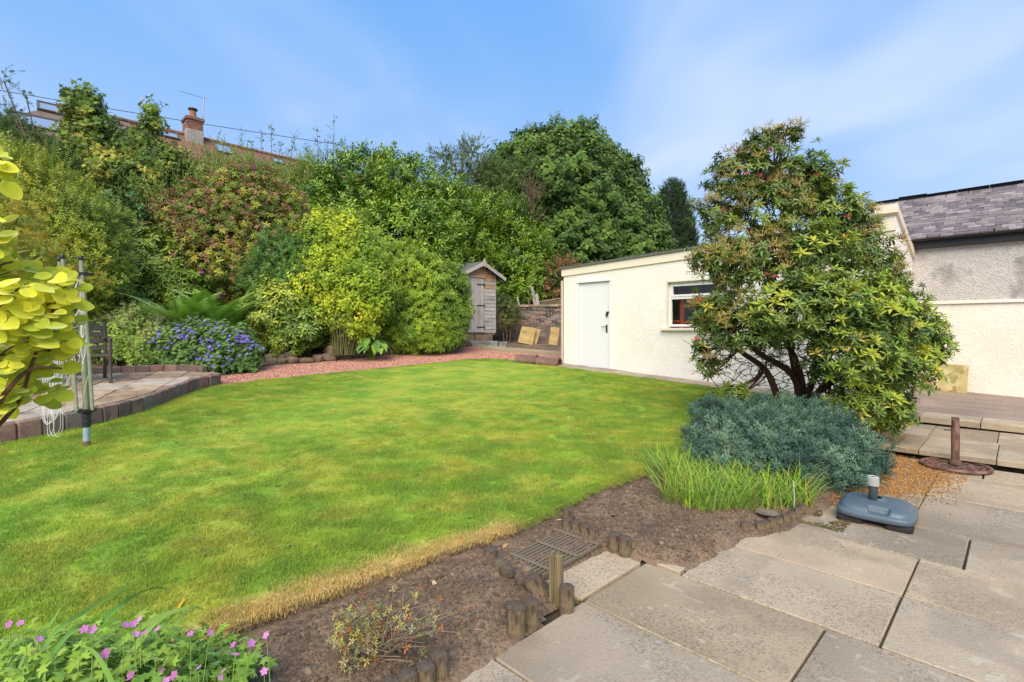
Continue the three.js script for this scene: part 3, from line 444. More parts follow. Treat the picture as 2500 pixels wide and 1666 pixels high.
// ------------------------------------------------------------------ timber shed
{
  seed(81);
  const FX = -12.03, Zc = -10.6, F = 1.26, t = thing('garden_shed', 'small weathered timber shed with plank door and apex roof', 'shed', v3(FX, 1.0, Zc)), loc = (x, y, z) => [x - FX, y - 1.0, z - Zc];
  const put = (name, g, m, parent = t) => mesh(name, g.translate(-FX, -1.0, -Zc), m, parent);
  const roofY = z => 3.46 - 0.464 * Math.abs(z - Zc);
  const zl = -9.94, zr = -11.26, dl = -10.06, dr = -10.75, bh = 0.118;
  for (let r = 0; r < 19; r++) {
    const y0 = F + r * bh, y1 = y0 + bh - 0.003, hw = Math.min(0.66, (3.44 - (y0 + bh * 0.4)) / 0.464); if (hw < 0.1) break;
    const m = y0 > 2.9 ? tanWood : y0 > 2.66 ? (R() < 0.5 ? tanWood : greyWood2) : R() < 0.5 ? greyWood : greyWood2;
    const bd = (za, zb, mm) => { const g = boxUV(cbox(0.02, y1 - y0, zb - za, 0.004), R(), R(), true); g.rotateZ(0.10); g.translate(FX + 0.005, y0, (za + zb) / 2); put('board', g, mm); };
    if (y0 < 2.98) { bd(dl + 0.03, Math.min(zl, Zc + hw), m); bd(Math.max(zr, Zc - hw), dr - 0.03, m); } else bd(Zc - hw, Zc + hw, m);
    if (y0 < 3.05) { const g = boxUV(cbox(1.8, y1 - y0, 0.02, 0.004), R(), R(), true); g.rotateX(-0.10); g.translate(FX - 0.91, y0, zl - 0.002); put('board', g, R() < 0.5 ? greyWood : greyWood2); }
  }
  put('back_panel', block(FX - 1.84, FX - 1.82, F, 3.1, zr, zl - 0.03, 0.003), greyWood2); put('side_panel', block(FX - 1.82, FX - 0.02, F, 3.12, zr, zr + 0.02, 0.003), greyWood2);
  put('corner_trim', block(FX - 0.02, FX + 0.022, F, 3.13, zl - 0.012, zl + 0.024, 0.003), greyWood); put('corner_trim', block(FX - 0.02, FX + 0.022, F, 3.13, zr - 0.02, zr + 0.016, 0.003), greyWood2);
  const door = new THREE.Group(); door.name = 'door'; t.add(door);
  for (let k = 0; k < 5; k++) { const w = (dl - dr) / 5, z = dr + k * w; put('plank', block(FX + 0.006, FX + 0.03, F + 0.02, 2.985, z + 0.002, z + w - 0.002, 0.003), [greyWood, greyWood2, greyWood, greyWood, greyWood2][k], door); }
  for (const y of [2.78, 2.12, 1.44]) put('hinge', merge([block(FX + 0.031, FX + 0.037, y - 0.018, y + 0.018, dr + 0.001, dr + 0.30, 0.001), block(FX + 0.031, FX + 0.04, y - 0.05, y + 0.05, dr - 0.03, dr - 0.001, 0.002)]), iron, door);
  put('latch', block(FX + 0.031, FX + 0.042, 2.05, 2.09, dl - 0.10, dl + 0.03, 0.002), iron, door);
  put('door_lintel', block(FX - 0.01, FX + 0.055, 2.99, 3.03, dr - 0.05, dl + 0.05, 0.004, true), tanWood);
  const slab = (s) => { const g = boxUV(cbox(2.1, 0.025, 1.10, 0.004)); g.translate(0, 0, s * 0.53); g.rotateX(s * Math.atan(0.464)); g.translate(FX - 0.87, 3.475, Zc); return g; };
  put('felt_roof', slab(1), feltMat); put('felt_roof', slab(-1), feltMat);
  const barge = s => { const g = boxUV(cbox(0.025, 0.105, 1.075, 0.004), R(), R(), true); g.translate(0, -0.09, s * 0.53); g.rotateX(s * Math.atan(0.464)); g.translate(FX + 0.20, 3.47, Zc); return g; };
  put('barge_board', barge(1), greyWood); put('barge_board', barge(-1), greyWood);
  { const s = new THREE.Shape([[0, 0.11], [0.07, 0.0], [0.05, -0.1], [0, -0.16], [-0.05, -0.1], [-0.07, 0]].map(p => new THREE.Vector2(...p))), g = new THREE.ExtrudeGeometry(s, { depth: 0.022, bevelEnabled: false }); g.rotateY(Math.PI / 2); g.translate(FX + 0.216, 3.47, Zc); put('finial', boxUV(g, 0, 0), greyWood); }
  put('floor_bearer', block(FX - 1.8, FX + 0.01, F - 0.06, F - 0.002, zr + 0.02, zl - 0.02, 0.004, true), oldWood);
  for (const z of [zl - 0.24, zl - 0.66, zr + 0.32]) put('base_block', boxUV(cbox(0.42, 0.30, 0.38, 0.02, R(), R(), false, 0.012).translate(FX - 0.18, F - 0.36, z)), rockMats[2]);
}

// ------------------------------------------------------------------ brick boundary wall and what leans on it
{
  seed(91);
  const A = at(1200, 805, 17.9), B = at(1400, 805, 17.2); A.y = B.y = 0; const len = A.distanceTo(B), ang = Math.atan2(-(B.z - A.z), B.x - A.x);
  const t = thing('brick_wall', 'low old boundary wall of dark worn bricks between shed and garage', 'wall', v3(A.x, 0.85, A.z), null, ang);     // local x along, +z to the garden
  mesh('lower_wall', block(0, len, -0.3, 0.68, -0.14, 0.02, 0.01), std({ map: tex(512, 512, (u, v) => { const n = fbm(u * 6, v * 6, 5, 601, 6), m = fbm(u * 3, v * 3, 4, 606, 3); let c = mix3([0.075, 0.055, 0.045], [0.2, 0.15, 0.12], n); c = mix3(c, [0.30, 0.28, 0.25], sstep(0.6, 0.75, fbm(u * 9, v * 9, 3, 609, 9)) * 0.4); return mix3(c, [0.33, 0.10, 0.03], sstep(0.62, 0.74, m) * 0.55); }, 1.6), bumpMap: stoneBump, bumpScale: 0.03 }), t).userData.label = 'dark stained rendered base of the wall';
  mesh('mortar', block(0.005, len - 0.005, 0.681, 1.30, -0.12, 0.004, 0.004), std({ color: col(0.30, 0.28, 0.25) }), t);
  const bm = [[0.13, 0.085, 0.065], [0.085, 0.065, 0.055], [0.20, 0.11, 0.08], [0.16, 0.13, 0.11], [0.06, 0.05, 0.045]].map((c, i) => std({ map: stoneTex(c, c.map(q => q * 1.7), c.map(q => q * 0.5), 620 + i * 9), bumpMap: stoneBump, bumpScale: 0.015 }));
  for (let r = 0; r < 8; r++) for (let k = -1; k < len / 0.225 + 1; k++) { let x0 = k * 0.225 + (r % 2) * 0.1125, x1 = x0 + 0.213; x0 = Math.max(0, x0); x1 = Math.min(len, x1); if (x1 - x0 < 0.05) continue; const g = cbox(x1 - x0, 0.066, 0.11, 0.008, R() * 3, R() * 3, false, 0.006); g.translate((x0 + x1) / 2, 0.688 + r * 0.0765, -0.042 + rr(-0.008, 0.014)); mesh('brick', g, bm[Math.floor(R() * 5)], t); }
  for (let k = 0; k < len / 0.34; k++) { const g = cbox(0.335, 0.07, 0.22, 0.02, R(), R(), false, 0.012); g.translate(k * 0.34 + 0.17, 1.302, -0.05); mesh('coping_stone', g, rockMats[[0, 2, 3][k % 3]], t); }
  // posts and boards behind the wall
  const stake = (px, py, py2, D, w, lean, label, m) => { const a = at(px, py, D), y0 = bank(a.x, a.z) - 0.3, h = (py2 - py) / FP * D + 1.6, g = boxUV(cbox(w, h, w * 0.7, 0.01, R(), R(), false, 0.012)); const o = mesh('timber_stake', g, m); o.position.set(a.x, a.y - h * Math.cos(lean) * 1.0, a.z); o.rotation.y = Math.PI / 4; o.rotation.z = lean; o.rotation.order = 'YXZ'; o.position.x += S2 * Math.sin(lean) * h; o.position.z -= S2 * Math.sin(lean) * h; tag(o, label, 'stake'); return o; };
  stake(1262, 725, 748, 18.6, 0.05, 0.24, 'thin leaning stake above the brick wall beside the shed', greyWood); stake(1290, 727, 748, 18.6, 0.06, 0.1, 'short brown stake standing behind the brick wall', oldWood);
  stake(1297, 700, 748, 18.7, 0.11, 0.22, 'tall broad grey post leaning behind the brick wall', greyWood); stake(1310, 718, 748, 18.5, 0.09, 0.14, 'split half post beside the tall grey post', greyWood2);
  const p0 = at(1318, 738, 18.9), fp = thing('fence_panel', 'brown lapped fence panel leaning beyond the brick wall', 'fence panel', v3(p0.x, p0.y - 1.2, p0.z), null, ang); fp.rotation.z = 0.14;
  for (let k = 0; k < 9; k++) { const g = boxUV(cbox(1.9, 0.15, 0.014, 0.002, 0, 0, true), R(), R(), true); g.rotateX(0.06); g.translate(0.93, k * 0.13, 0); mesh('slat', g, oldWood, fp); }
  mesh('capping', block(-0.04, 1.9, 1.19, 1.225, -0.03, 0.04, 0.004, true), plankWood, fp); mesh('batten', boxUV(block(0.55, 0.60, 0, 1.18, 0.02, 0.05, 0.003)), oldWood, fp);
  // paving slabs leaning on the wall foot
  const ochre = std({ map: stoneTex([0.33, 0.225, 0.08], [0.46, 0.34, 0.15], [0.2, 0.14, 0.06], 660), bumpMap: stoneBump, bumpScale: 0.006 });
  const lean = (px, py, D, w, h, tilt, roll, label) => { const p = at(px, py, D), o = mesh('leaning_slab', boxUV(cbox(w, h, 0.045, 0.005, R(), R())), ochre); o.position.copy(p); o.rotation.order = 'YXZ'; o.rotation.set(-tilt, ang + 0.05, roll); return tag(o, label, 'paving slab'); };
  lean(1282, 840, 16.6, 0.50, 0.60, 0.42, -0.16, 'square ochre paving slab leaning at the front by the brick wall'); lean(1291, 842, 16.75, 0.50, 0.60, 0.40, -0.22, 'second ochre slab leaning just behind the square one'); lean(1350, 843, 16.4, 0.29, 0.60, 0.30, -0.10, 'narrow ochre slab leaning on the wall near the garage'); lean(1384, 846, 16.2, 0.3, 0.6, 0.25, -0.16, 'slab half hidden by the garage downpipe');
}
// sleeper, grey step stones, clay ridge tiles on the gravel
{
  seed(95);
  const beam = (name, a, b, w, h, m, label, cat, drop = 0.03) => { const A = onG(...a), B = onG(...b), l = A.distanceTo(B), o = mesh(name, boxUV(cbox(l, h, w, 0.015, R(), R(), false, 0.01), 0, 0, true), m); o.position.copy(A).add(B).multiplyScalar(0.5); o.position.y -= drop; o.rotation.order = 'YXZ'; o.rotation.y = Math.atan2(-(B.z - A.z), B.x - A.x); o.rotation.z = Math.asin((B.y - A.y) / l); return tag(o, label, cat); };
  beam('timber_sleeper', [1178, 853], [1376, 869], 0.30, 0.13, plankWood, 'long weathered timber laid as step at the end of the gravel', 'sleeper');
  const slate = std({ map: stoneTex([0.24, 0.25, 0.235], [0.38, 0.39, 0.36], [0.12, 0.12, 0.11], 680), bumpMap: stoneBump, bumpScale: 0.015 });
  beam('step_stone', [1148, 843.5], [1216, 845], 0.36, 0.17, slate, 'long blue grey stone step below the shed', 'stone step'); beam('step_stone', [1219, 845], [1238, 845.5], 0.34, 0.16, slate, 'short blue grey block ending the stone step', 'stone step');
  const clay = std({ map: stoneTex([0.145, 0.075, 0.055], [0.23, 0.13, 0.10], [0.07, 0.045, 0.04], 690), roughness: 0.65, bumpMap: stoneBump, bumpScale: 0.003 });
  const A = onG(1262, 884), B = onG(1366, 894), dir = B.clone().sub(A).normalize(), ang = Math.atan2(-dir.z, dir.x);
  [[0, 0.56, 'reddish clay ridge tile lying at the far end on gravel'], [0.57, 0.58, 'brown clay ridge tile lying end on towards the garage']].forEach(([s, l, label], i) => {
    const g = new GB(), n = 12, pr = r => { const a = []; for (let k = 0; k <= n; k++) { const q = (-0.06 + 1.12 * k / n) * Math.PI; a.push([Math.cos(q) * r, Math.sin(q) * r * 1.12 + 0.05]); } return a; }, o = pr(0.135), q = pr(0.118);
    for (let k = 0; k < n; k++) { const f = (P, x) => v3(x, P[1], P[0]); g.quad(f(o[k], 0), f(o[k], l), f(o[k + 1], l), f(o[k + 1], 0)); g.quad(f(q[k], 0), f(q[k + 1], 0), f(q[k + 1], l), f(q[k], l)); for (const x of [0, l]) g.quad(f(o[k], x), f(q[k], x), f(q[k + 1], x), f(o[k + 1], x)); }
    const rim = tube(o.map(P => v3(l - 0.02, P[1], P[0])), 0.014, 6), body = g.geo(); const m = mesh('ridge_tile', merge([body, rim]), clay); m.position.copy(A).addScaledVector(dir, s); m.position.y = H(m.position.x, m.position.z) - 0.02; m.rotation.y = ang + (i ? -0.03 : 0.02); m.rotation.z = 0.03 * (i ? -1 : 0); tag(m, label, 'ridge tile');
  });
}

// ------------------------------------------------------------------ the long house up the hill, aerial and cable
{
  seed(99);
  const RX = -27.75, RY = 10.5, EXx = -24.2, EY = 7.3, Za = -1.6, Zb = -24, t = thing('hillside_house', 'long house with brown and red tiled roof up the hill', 'house', v3(-27.7, 2.5, -10)), P = g => g.translate(27.7, -2.5, 10);
  const tiles = (a, b, s) => std({ map: tex(512, 512, (u, v) => { const r = Math.floor(v * 24), k = Math.floor(u * 20 + (r % 2) * 0.5), n = h2(k % 20, r, s), f = (v * 24) % 1, g = fbm(u * 4, v * 4, 3, s + 2, 4); return mix3(a, b, n * 0.5 + g * 0.5).map(q => q * (f < 0.16 ? 0.5 : 1)); }, 3.6), bumpMap: bumpTex(512, 512, (u, v) => 1 - (v * 24) % 1, 3.6), bumpScale: 0.03 });
  const red = tiles([0.17, 0.08, 0.055], [0.28, 0.14, 0.09], 700), brn = tiles([0.145, 0.095, 0.08], [0.24, 0.165, 0.14], 710);
  const pl = (za, zb, hip, m) => { const g = new GB(); g.quad(v3(EXx, EY, za + (hip ? 3.6 : 0)), v3(EXx, EY, zb), v3(RX, RY, zb), v3(RX, RY, za)); if (hip) g.tri(v3(EXx, EY, za + 3.6), v3(RX, RY, za), v3(RX - 3.5, EY, za + 3.6)); const b = g.geo(); const uv = b.attributes.uv, p = b.attributes.position; for (let i = 0; i < p.count; i++) uv.setXY(i, p.getZ(i), (p.getY(i) - EY) * 1.47); mesh('roof', P(b), m, t); };
  pl(Za, -3.9, true, brn); pl(-3.9, Zb, false, red);
  { const g = new GB(); g.quad(v3(RX - 3.5, EY, Za + 3.6), v3(RX, RY, Za), v3(RX, RY, Zb), v3(RX - 3.5, EY, Zb)); mesh('roof', P(g.geo()), red, t); }
  mesh('wall', P(block(RX - 3.2, EXx - 0.35, 1.5, EY - 0.02, Zb, Za + 3.2, 0.004)), std({ color: col(0.55, 0.52, 0.48) }), t);
  for (let k = 0; k < 44; k++) mesh('ridge_tile', P(tube([v3(RX, RY + 0.02, Za - k * 0.45), v3(RX, RY + 0.02, Za - k * 0.45 - 0.44)], 0.1, 8)), std({ color: k < 6 ? col(0.13, 0.08, 0.06) : col(0.22, 0.1, 0.06) }), t);
  const roofPt = (px, py) => { let a = 5, b = 60; const f = D => { const p = at(px, py, D); return p.x - mix(RX, EXx, (RY - p.y) / (RY - EY)); }; for (let i = 0; i < 60; i++) { const m = (a + b) / 2; if (f(m) > 0) a = m; else b = m; } return at(px, py, a); };
  const tilt = Math.atan2(RY - EY, EXx - RX), frame = std({ color: col(0.10, 0.085, 0.07), roughness: 0.6 }), sky = std({ color: col(0.5, 0.55, 0.6), roughness: 0.08, metalness: 0.6 });
  for (const [x, y, w, h] of [[151, 273, 1.5, 0.75], [84, 300, 1.5, 0.95], [411, 331, 0.8, 0.6], [546, 366, 0.8, 0.9], [678, 395, 0.6, 0.55]]) { const p = roofPt(x * 1, y), f = new THREE.Group(); f.name = 'skylight'; t.add(f); f.position.copy(p).sub(t.position); f.rotation.z = -tilt; mesh('frame', merge([block(-h / 2, h / 2, 0.01, 0.10, -w / 2, -w / 2 + 0.07), block(-h / 2, h / 2, 0.01, 0.10, w / 2 - 0.07, w / 2), block(-h / 2, -h / 2 + 0.07, 0.01, 0.10, -w / 2 + 0.07, w / 2 - 0.07), block(h / 2 - 0.07, h / 2, 0.01, 0.10, -w / 2 + 0.07, w / 2 - 0.07)]), frame, f); mesh('pane', block(-h / 2 + 0.07, h / 2 - 0.07, 0.03, 0.06, -w / 2 + 0.07, w / 2 - 0.07, 0.002), sky, f); }
  // chimney
  const c = at(467, 340, 24.3), ch = new THREE.Group(); ch.name = 'chimney'; t.add(ch); ch.position.set(RX, RY - 0.7, c.z).sub(t.position);
  const brick = std({ map: tex(256, 256, (u, v) => { const r = Math.floor(v * 10), k = Math.floor(u * 5 + (r % 2) * 0.5), n = h2(k, r, 9), fx = (u * 5 + (r % 2) * 0.5) % 1, fy = (v * 10) % 1; return fx < 0.05 || fy < 0.1 ? [0.2, 0.15, 0.12] : mix3([0.16, 0.065, 0.045], [0.30, 0.14, 0.09], n); }, 0.9) });
  mesh('rendered_base', block(-0.42, 0.42, 0, 0.92, -0.36, 0.36, 0.02), std({ map: creamTex([0.36, 0.33, 0.3], [0.5, 0.46, 0.42], 730), bumpMap: roughcast, bumpScale: 0.02 }), ch); mesh('brick_stack', block(-0.40, 0.40, 0.921, 1.38, -0.34, 0.34, 0.02), brick, ch); mesh('brick_collar', block(-0.45, 0.45, 1.381, 1.52, -0.39, 0.39, 0.02), brick, ch); mesh('flaunching', block(-0.33, 0.33, 1.521, 1.60, -0.27, 0.27, 0.05), plinthMat, ch);
  mesh('chimney_pot', boxUV(new THREE.CylinderGeometry(0.13, 0.16, 0.34, 14).translate(0, 1.765, 0).toNonIndexed()), std({ color: col(0.30, 0.13, 0.08) }), ch); mesh('pot_cowl', boxUV(new THREE.CylinderGeometry(0.2, 0.2, 0.06, 14).translate(0, 1.995, 0).toNonIndexed()), black, ch); mesh('pot_cowl', boxUV(new THREE.CylinderGeometry(0.06, 0.06, 0.05, 10).translate(0, 1.95, 0).toNonIndexed()), black, ch);
  // aerial on the chimney
  const a0 = at(493, 311, 24.5), a1 = at(498, 240, 24.5), a2 = at(444, 224, 24.9), ae = thing('tv_aerial', 'thin television aerial on a mast beside the chimney', 'aerial', a0), Q0 = p => p.clone().sub(a0);
  mesh('mast', tube([Q0(a0), Q0(a1)], 0.022, 6), steel, ae); mesh('boom', tube([Q0(a1), Q0(a2)], 0.014, 6), steel, ae); mesh('bracket', tube([v3(0, 0.1, 0), v3(-0.2, 0.05, 0.25)], 0.016, 5), steel, ae);
  for (let k = 0; k < 12; k++) { const p = Q0(a1.clone().lerp(a2, 0.08 + k * 0.08)); mesh('element', tube([p.clone().add(v3(0, 0, 0.16)), p.clone().add(v3(0, 0, -0.16))], 0.008, 5), steel, ae); }
  const ca = at(-120, 200, 15.5), cb = at(1080, 388, 24), pts = []; for (let k = 0; k <= 24; k++) { const s = k / 24, p = ca.clone().lerp(cb, s); p.y -= 0.4 * 4 * s * (1 - s) * 0.25; pts.push(p); }
  const w = mesh('overhead_cable', tube(pts, 0.012, 5), black); tag(w, 'thin black overhead cable strung across the sky above hedges', 'cable');
}
// ------------------------------------------------------------------ foliage tools
function leafTris(g, M, L, W, { fold = 0.25, droop = 0.25, seg = 2, shape = 0.85, tip = 0 } = {}) {
  const q = (x, y, z) => v3(x, y, z).applyMatrix4(M); let pl = q(0, 0, 0), pr = pl, pc = pl;
  for (let i = 1; i <= seg + 1; i++) {
    const t = i / (seg + 1), w = i > seg ? tip : W / 2 * Math.pow(Math.sin(Math.PI * Math.pow(t, shape)), 0.85), y = -droop * L * t * t, c = q(0, y, L * t), l = q(-w, y + fold * w, L * t), r = q(w, y + fold * w, L * t);
    if (i === 1) g.tri(pc, l, c).tri(pc, c, r); else if (i > seg && !tip) g.tri(pl, c, pc).tri(pc, c, pr); else g.quad(pl, l, c, pc).quad(pc, c, r, pr);
    pl = l; pr = r; pc = c;
  }
}
const LM = (pos, az, el, roll = 0) => new THREE.Matrix4().makeTranslation(pos.x, pos.y, pos.z).multiply(new THREE.Matrix4().makeRotationY(az)).multiply(new THREE.Matrix4().makeRotationX(-el)).multiply(new THREE.Matrix4().makeRotationZ(roll));
function rosette({ n = 8, L = 1, W = 0.3, el = [0.1, 0.9], ...o }) { const g = new GB(); for (let i = 0; i < n; i++) { const t = i / n, e = mix(el[0], el[1], t) + rr(-0.12, 0.12), a = i * 2.4 + rr(-0.2, 0.2), k = mix(1, 0.65, t) * rr(0.85, 1.1); leafTris(g, LM(v3(0, t * 0.12 * L, 0), a, e, rr(-0.3, 0.3)), L * k, W * k, o); } return g.geo(); }
function twig({ n = 10, len = 1, L = 0.4, W = 0.14, el = [0.2, 0.8], bend = 0.3, ...o }) {
  const g = new GB(), dx = rr(-bend, bend), dz = rr(-bend, bend), P = t => v3(dx * t * t * len, len * t, dz * t * t * len), w = 0.012 * len;
  for (let i = 0; i < 3; i++) { const a = P(i / 3), b = P((i + 1) / 3); g.quad(v3(a.x - w, a.y, a.z), v3(a.x + w, a.y, a.z), v3(b.x + w, b.y, b.z), v3(b.x - w, b.y, b.z)); }
  for (let i = 0; i < n; i++) { const t = 0.12 + 0.88 * (i + 1) / n, k = rr(0.75, 1.1) * (t > 0.9 ? 0.8 : 1); leafTris(g, LM(P(Math.min(t, 1)), i * 2.4 + rr(-0.4, 0.4), mix(el[0], el[1], t) + rr(-0.2, 0.2), rr(-0.4, 0.4)), L * k, W * k, o); }
  return g.geo();
}
function palmate(g, M, S, lobes = 5) { const q = (a, r, y = 0) => v3(Math.sin(a) * r, y, S * 0.35 + Math.cos(a) * r).applyMatrix4(M), c = q(0, 0); for (let i = 0; i < lobes; i++) { const a = (i - (lobes - 1) / 2) * 0.95, k = S * (0.72 - 0.09 * Math.abs(i - (lobes - 1) / 2)), h = 0.47; g.tri(c, q(a - h, k * 0.5, -0.04 * S), q(a, k, -0.12 * S)).tri(c, q(a, k, -0.12 * S), q(a + h, k * 0.5, -0.04 * S)); } }
function palmTwig({ n = 8, len = 1, S = 0.4, lobes = 5, el = [-0.3, 0.5] }) { const g = new GB(); for (let i = 0; i < n; i++) { const t = (i + 1) / n; palmate(g, LM(v3(rr(-0.06, 0.06), len * t, rr(-0.06, 0.06)), i * 2.4 + rr(-0.4, 0.4), mix(el[0], el[1], t) + rr(-0.3, 0.3), rr(-0.4, 0.4)), S * rr(0.7, 1.1), lobes); } return g.geo(); }
const LB = (px, py, D, rx, ry, rz) => { const k = D / FP; return { c: at(px, py, D), r: [rx * k, (ry ?? rx) * k, rz ?? rx * k] }; };   // a lobe of foliage: centre and radii in metres
function scatter(lobes, n, { depth = 0.35, bump = 0.22, gap = 0, floor = null, low = 1, seedN = 1, freq = 1.6 } = {}) {
  const out = [], cum = []; let tot = 0; for (const l of lobes) { tot += l.r[0] * l.r[1] + l.r[0] * l.r[2]; cum.push(tot); }
  for (let tries = 0; out.length < n && tries < n * 8; tries++) {
    const pick = R() * tot; let li = 0; while (cum[li] < pick) li++; const l = lobes[li];
    const y = rr(-1, 1), a = R() * 6.283, s = Math.sqrt(1 - y * y), d = v3(Math.cos(a) * s, y, Math.sin(a) * s); if (y < 0 && R() > low) continue;
    const nb = n3.noise(d.x * freq + l.c.x * 0.9 + seedN, d.y * freq + l.c.y, d.z * freq + l.c.z * 0.9), f = (1 + bump * nb * 1.6) * (1 - depth * Math.pow(R(), 1.8));
    const p = v3(l.c.x + d.x * l.r[0] * f, l.c.y + d.y * l.r[1] * f, l.c.z + d.z * l.r[2] * f);
    if (floor !== null && p.y < (typeof floor === 'function' ? floor(p.x, p.z) : floor) + 0.03) continue;
    let deep = false; for (const m of lobes) if (m !== l) { const e = ((p.x - m.c.x) / m.r[0]) ** 2 + ((p.y - m.c.y) / m.r[1]) ** 2 + ((p.z - m.c.z) / m.r[2]) ** 2; if (e < 0.5 && R() < 0.85) { deep = true; break; } } if (deep) continue;
    if (gap && n3.noise(p.x * 2.3 + seedN * 3, p.y * 2.3, p.z * 2.3) > 1 - gap) continue;
    const nn = v3(d.x / l.r[0], d.y / l.r[1], d.z / l.r[2]).normalize(); out.push({ p, n: nn, l });
  }
  return out;
}
function dress(parent, name, geos, mat, pts, { s = [0.8, 1.2], up = 0.4, jit = 0.5, pal, vary = 0.15, f = 1.1, clump = 0.55 } = {}) {
  const o = parent.position, lists = geos.map(() => []);
  pts.forEach(({ p, n }, i) => {
    const ax = n.clone().multiplyScalar(1 - up).add(v3(rr(-jit, jit), up + rr(-jit, jit), rr(-jit, jit))).normalize();
    const t = clamp(clump * (0.5 + 0.9 * n3.noise(p.x * f + 9, p.y * f, p.z * f)) + (1 - clump) * R(), 0, 0.9999), c = pal[Math.floor(t * pal.length)], k = 1 + rr(-vary, vary);
    lists[i % geos.length].push({ p: p.clone().sub(o), q: turnTo(ax), s: rr(...s), c: c.map(q => q * k) });
  });
  geos.forEach((g, i) => lists[i].length && instances(name, g, mat, lists[i], parent));
}
const barkMat = std({ map: tex(256, 512, (u, v) => mix3([0.06, 0.04, 0.026], [0.19, 0.13, 0.085], fbm(u * 14, v * 5, 5, 811, 0)), [0.3, 0.6]), bumpMap: bumpTex(256, 256, (u, v) => fbm(u * 16, v * 5, 4, 815), [0.3, 0.6]), bumpScale: 0.012 });
const rustBark = std({ map: tex(256, 512, (u, v) => mix3([0.055, 0.026, 0.014], [0.20, 0.10, 0.055], fbm(u * 14, v * 5, 5, 821, 0)), [0.3, 0.6]), bumpMap: barkMat.bumpMap, bumpScale: 0.01 });
function limbs(parent, name, base, targets, r0, mat, { r1 = 0.012, rise = 0.5, wob = 0.12, spread = 0.05, seg = 6, merged = true } = {}) {
  const gs = targets.map(T => { const b = base.clone().add(v3(rr(-spread, spread), 0, rr(-spread, spread))), d = T.clone().sub(b), L = d.length(), m1 = b.clone().add(v3(d.x * 0.25, d.y * rise * 0.75, d.z * 0.25)), m2 = b.clone().add(v3(d.x * 0.62, d.y * 0.72, d.z * 0.62)); for (const m of [m1, m2]) m.add(v3(rr(-wob, wob), rr(-wob, wob) * 0.5, rr(-wob, wob)).multiplyScalar(L * 0.3)); return tube(curve([b, m1, m2, T].map(p => p.sub(parent.position)), 10), [r0 * rr(0.7, 1.1), r1], seg); });
  return mesh(name, merge(gs), mat, parent);
}
const leafMat = leafy({ transmission: 0.22 }), glossLeaf = std({ roughness: 0.42 }), softLeaf = leafy({ transmission: 0.2 }), matLeaf = std({ roughness: 0.8 });
function shrub(name, label, category, group, lobes, opt, layers) {
  const px = lobes.reduce((a, l) => a + l.c.x, 0) / lobes.length, pz = lobes.reduce((a, l) => a + l.c.z, 0) / lobes.length, gy = opt.y ?? bank(px, pz), base = opt.base ?? v3(px, gy, pz);
  const t = thing(name, label, category, base, group);
  if (opt.trunk) { const top = lobes.reduce((a, l) => l.c.y > a.y ? l.c : a, lobes[0].c); const th = opt.trunkH ?? 0.45, f = base.clone().lerp(v3(base.x, top.y, base.z), th); mesh('trunk', tube(curve([v3(0, -0.25, 0), f.clone().sub(base).multiplyScalar(0.5).add(v3(rr(-0.1, 0.1), 0, rr(-0.1, 0.1))), f.clone().sub(base)], 6), [opt.trunk, opt.trunk * 0.75], 9), barkMat, t); limbs(t, 'limbs', f.clone().add(v3(0, -0.1, 0)), lobes.map(l => l.c.clone().lerp(f, 0.1)), opt.trunk * 0.5, barkMat, { spread: opt.trunk * 0.3 }); }
  else limbs(t, 'stems', base.clone().add(v3(0, -0.05, 0)), lobes.map(l => l.c.clone()), opt.stem ?? 0.035, opt.bark ?? barkMat, { spread: opt.spread ?? 0.25 });
  for (const ly of layers) dress(t, ly.name ?? 'leaves', ly.geos, ly.mat ?? leafMat, scatter(ly.lobes ?? lobes, ly.n, { floor: opt.floor ?? bank, ...ly }), ly);
  return t;
}
const many = (k, f) => Array.from({ length: k }, f);

// ------------------------------------------------------------------ trees and shrubs behind the garden
seed(1001);
const G_laurel = many(3, () => twig({ n: 11, len: 0.34, L: 0.15, W: 0.058, el: [0.1, 0.95], droop: 0.25, fold: 0.3, seg: 1 }));
const G_small = many(3, () => twig({ n: 14, len: 0.24, L: 0.062, W: 0.032, el: [0, 0.8], seg: 1 }));
const G_maple = many(3, () => palmTwig({ n: 9, len: 0.42, S: 0.20 }));
const G_lime = many(3, () => twig({ n: 13, len: 0.46, L: 0.16, W: 0.12, el: [-0.5, 0.3], droop: 0.5, seg: 1 }));
const G_willow = many(3, () => twig({ n: 18, len: 0.55, L: 0.11, W: 0.02, el: [0.4, 1.1], seg: 1, bend: 0.5 }));
const G_rhodo = many(3, () => rosette({ n: 9, L: 0.12, W: 0.042, el: [-0.35, 0.75], droop: 0.3, seg: 1 }));
const G_aucuba = many(3, () => rosette({ n: 10, L: 0.17, W: 0.062, el: [-0.35, 0.8], droop: 0.35, seg: 2 }));
const G_mound = many(3, () => rosette({ n: 11, L: 0.13, W: 0.036, el: [-0.3, 0.9], droop: 0.35, seg: 1 }));
const G_gold = many(3, () => palmTwig({ n: 12, len: 0.28, S: 0.085, lobes: 3, el: [-0.3, 0.4] }));
const G_conifer = many(2, () => twig({ n: 16, len: 0.5, L: 0.16, W: 0.03, el: [0.9, 1.3], seg: 1 }));
